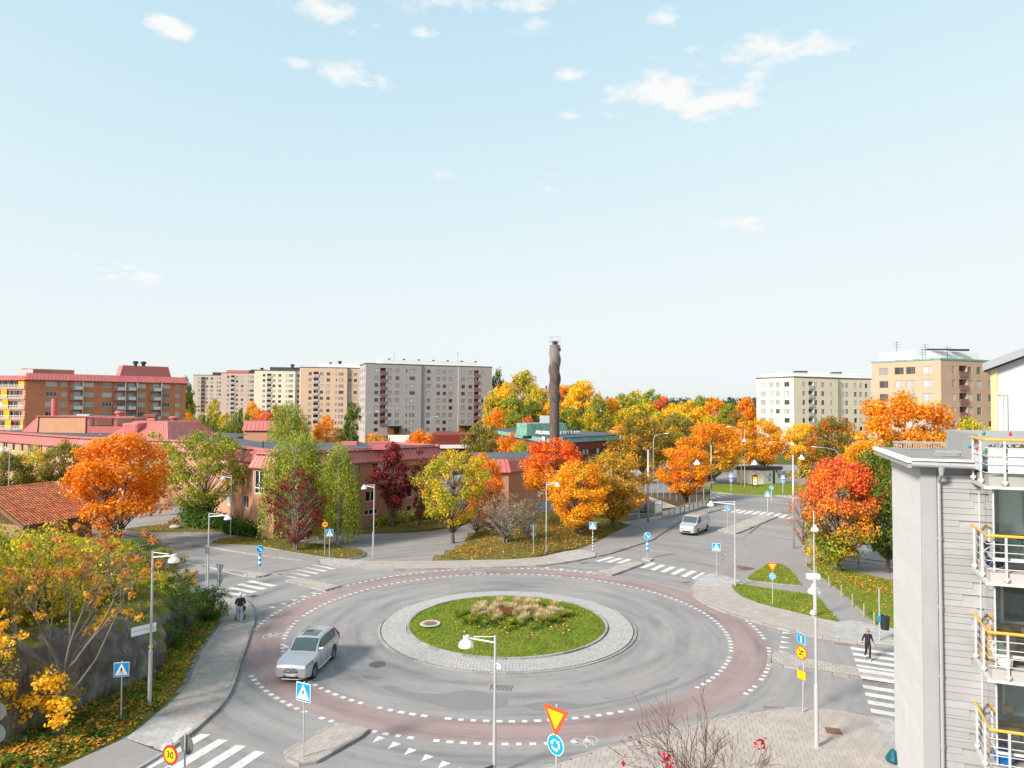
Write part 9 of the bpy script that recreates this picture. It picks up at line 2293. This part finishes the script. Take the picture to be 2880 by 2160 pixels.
post('crossing sign at the right kerb before the triangle lawn',g0(2015,1622),2.7,[('ped',2.35,-105,.62)],name='crossing_sign')
post('blue arrow sign on the long island behind the van',g0(2046,1495,.12),2.9,[('arrow',2.55,-110,.62)])
post('crossing sign on striped post at the end of the long island',g0(2159,1450,.12),3.2,[('ped',2.65,-115,.62)],striped=True,name='crossing_sign'); post('blue arrow disc beyond the long island',g0(2170,1415),2.5,[('arrow',2.2,-115,.62)],striped=True)
post('crossing and arrow signs on striped post left of the kiosk',g0(2056,1388),3.2,[('ped',2.85,-110,.6),('arrow',2.1,-110,.6)],striped=True,name='crossing_sign'); post('crossing and arrow signs on striped post right of the kiosk',g0(2202,1393),3.2,[('ped',2.85,-110,.6),('arrow',2.1,-110,.6)],striped=True,name='crossing_sign')
post('give-way sign over a roundabout sign on the corner lawn',g0(2173,1707,.13),2.95,[('yield',2.72,-115,.6),('roundabout',2.02,-115,.46)])
post('leaning post with dead-end sign and round yellow ban sign',g0(2257.5,2011),3.55,[('deadend',3.38,-158,.46),('nomotor',2.72,-152,.62),('extra',1.72,-152,.38)],lean=.10);
post('grey sign back standing on the leafy bank',g0(1500,1566),2.9,[('tri_back',2.6,80,.7),('disc_back',2.0,80,.5)]); post('small blue sign on the lamp at the left road',g0(578,1664),3.4,[('bluesq',3.0,200,.4)])
post('thin white name sign below the red maple lamp',g0(1047,1573),2.4,[],name='name_sign')
# ------------------------------------------------------------------ small street furniture
b = g0(2474,1806,.12); r = empty('litter_bin',b,'black litter bin hung on a steel post at the zebra crossing','bin'); m = MB(); m.path([(0,0,0),(0,0,3.1)],.04,8); m.build('post',M['pole'],r); m = MB(); m.lathe([(.02,.62),(.22,.64),(.26,1.35),(.27,1.42),(.20,1.46),(.18,1.40),(.01,1.38)],20,(.33,.0,0)); smooth_by_angle(m.build('drum',M['plastic'],r)); m = MB(); m.box(-.06,.06,-.06,.06,1.1,1.45); m.build('bracket',M['sign_blue'],r)
fp = [(26.0,61.8),(25.3,58.2),(24.9,55.0),(24.5,52.1),(24.1,49.6),(23.7,47.2),(23.4,45.3)]; r = empty('rope_fence',(*fp[0],.1),'low wooden posts with wire along the edge of the park lawn','fence')
for x,y in fp: m = MB(); m.path([(x,y,.1),(x,y,.95)],.05,8); m.build('post',M['timber'],r,world=True)
for zz in (.5,.85): m = MB(); m.path([(x,y,zz) for x,y in fp],.008,4); m.build('wire',M['sign_grey'],r,world=True)
gp = [(27.2,63.8),(30.5,61.6),(34,58.5),(37.5,55)]; r = empty('guard_rail',(*gp[0],0),'grey guard rail under the red maple and green tree','railing')
for x,y in gp: m = MB(); m.box(x - .05,x + .05,y - .05,y + .05,0,1.0); m.build('post',M['timber'],r,world=True)
for zz in (.55,.92): m = MB(); m.path([(x,y,zz) for x,y in gp],.05,6); m.build('rail',M['timber'],r,world=True)
for k,(px,py,s,lab) in enumerate(((494,1490,.65,'pale boulder on the hedge lawn'),(660,1503,.3,'small stone at the foot of the hedge lawn lamp'))):
 v = G(px,py); m = MB(); n_ = 10; vs = []
 for jn in range(6):
  for i in range(n_): a = 2*PI*i/n_; rr = s*math.sin(PI*(jn + .5)/6.5)*(1 + .12*math.sin(3*a + jn + k)); vs.append((v.x + rr*math.cos(a),v.y + rr*.7*math.sin(a),.1 + s*.45*(1 - math.cos(PI*jn/5.5))*.8))
 m.add(vs,[(jn*n_ + i,jn*n_ + (i+1) % n_,(jn+1)*n_ + (i+1) % n_,(jn+1)*n_ + i) for jn in range(5) for i in range(n_)] + [tuple(range(5*n_,6*n_))]); tag(m.build('boulder',M['stone'],None,smooth=True),lab,'boulder')
for i,(px,py,r0,lab) in enumerate(((18,2010,1.0,'large grey boulder at the lower left by the sign backs'),(55,2075,.7,'mossy boulder below the large grey boulder'),(30,2110,.55,'small boulder among fallen leaves at lower left'))):
 v = G(px,py); m = MB(); n_ = 9; vs = []
 for jn in range(6):
  for k in range(n_): a = 2*PI*k/n_; rr = r0*math.sin(PI*(jn + .6)/6.8)*(1 + .25*mnz.noise(Vector((k*1.3,jn*1.1,i*7.0)))); vs.append((v.x + rr*math.cos(a),v.y + rr*.8*math.sin(a),.0 + r0*.55*(1 - math.cos(PI*jn/5.5))))
 m.add(vs,[(jn*n_ + k,jn*n_ + (k+1) % n_,(jn+1)*n_ + (k+1) % n_,(jn+1)*n_ + k) for jn in range(5) for k in range(n_)] + [tuple(range(5*n_,6*n_))]); tag(m.build('boulder',M['rock'],None),lab,'boulder')
v = G(*q6((1775,580))[0],.5); pl = empty('wooden_planter',(v.x + .0,v.y,isl_z(v.x,v.y)),'small red wooden box in the tan grass of the roundabout','planter');
for k in range(3): MB().box(-.5,.35,-.25,-.20,.08 + .16*k,.22 + .16*k).build('plank',M['wood_planter'],pl); MB().box(.35,.40,-.25,.3,.08 + .16*k,.22 + .16*k).build('plank',M['wood_planter'],pl)
v = G(632,1762); fpst = empty('chain_fence',(v.x,v.y,0),'short green mesh fence on the mossy rock top','fence')
fpp = [(-20.6,36.2),(-19.6,37.4),(-19.2,38.6),(-20.2,40.5)]
for (x,y),(x2,y2) in zip(fpp,fpp[1:]):
 z = rock_z(x,y); m = MB(); m.path([(x,y,z - .1),(x,y,z + 1.1)],.025,6); m.build('post',M['sign_grey'],fpst,world=True); m = MB(); z2 = rock_z(x2,y2); Lx = 12
 for k in range(Lx): t = k/Lx; xa,ya,za = x + (x2-x)*t,y + (y2-y)*t,z + (z2-z)*t; m.tube((xa,ya,za),(xa,ya,za + 1.0),.004,n=3)
 for h in (.2,.4,.6,.8,1.0): m.tube((x,y,z + h),(x2,y2,z2 + h),.004,n=3)
 m.build('mesh_panel',M['green_wire'],fpst,world=True)
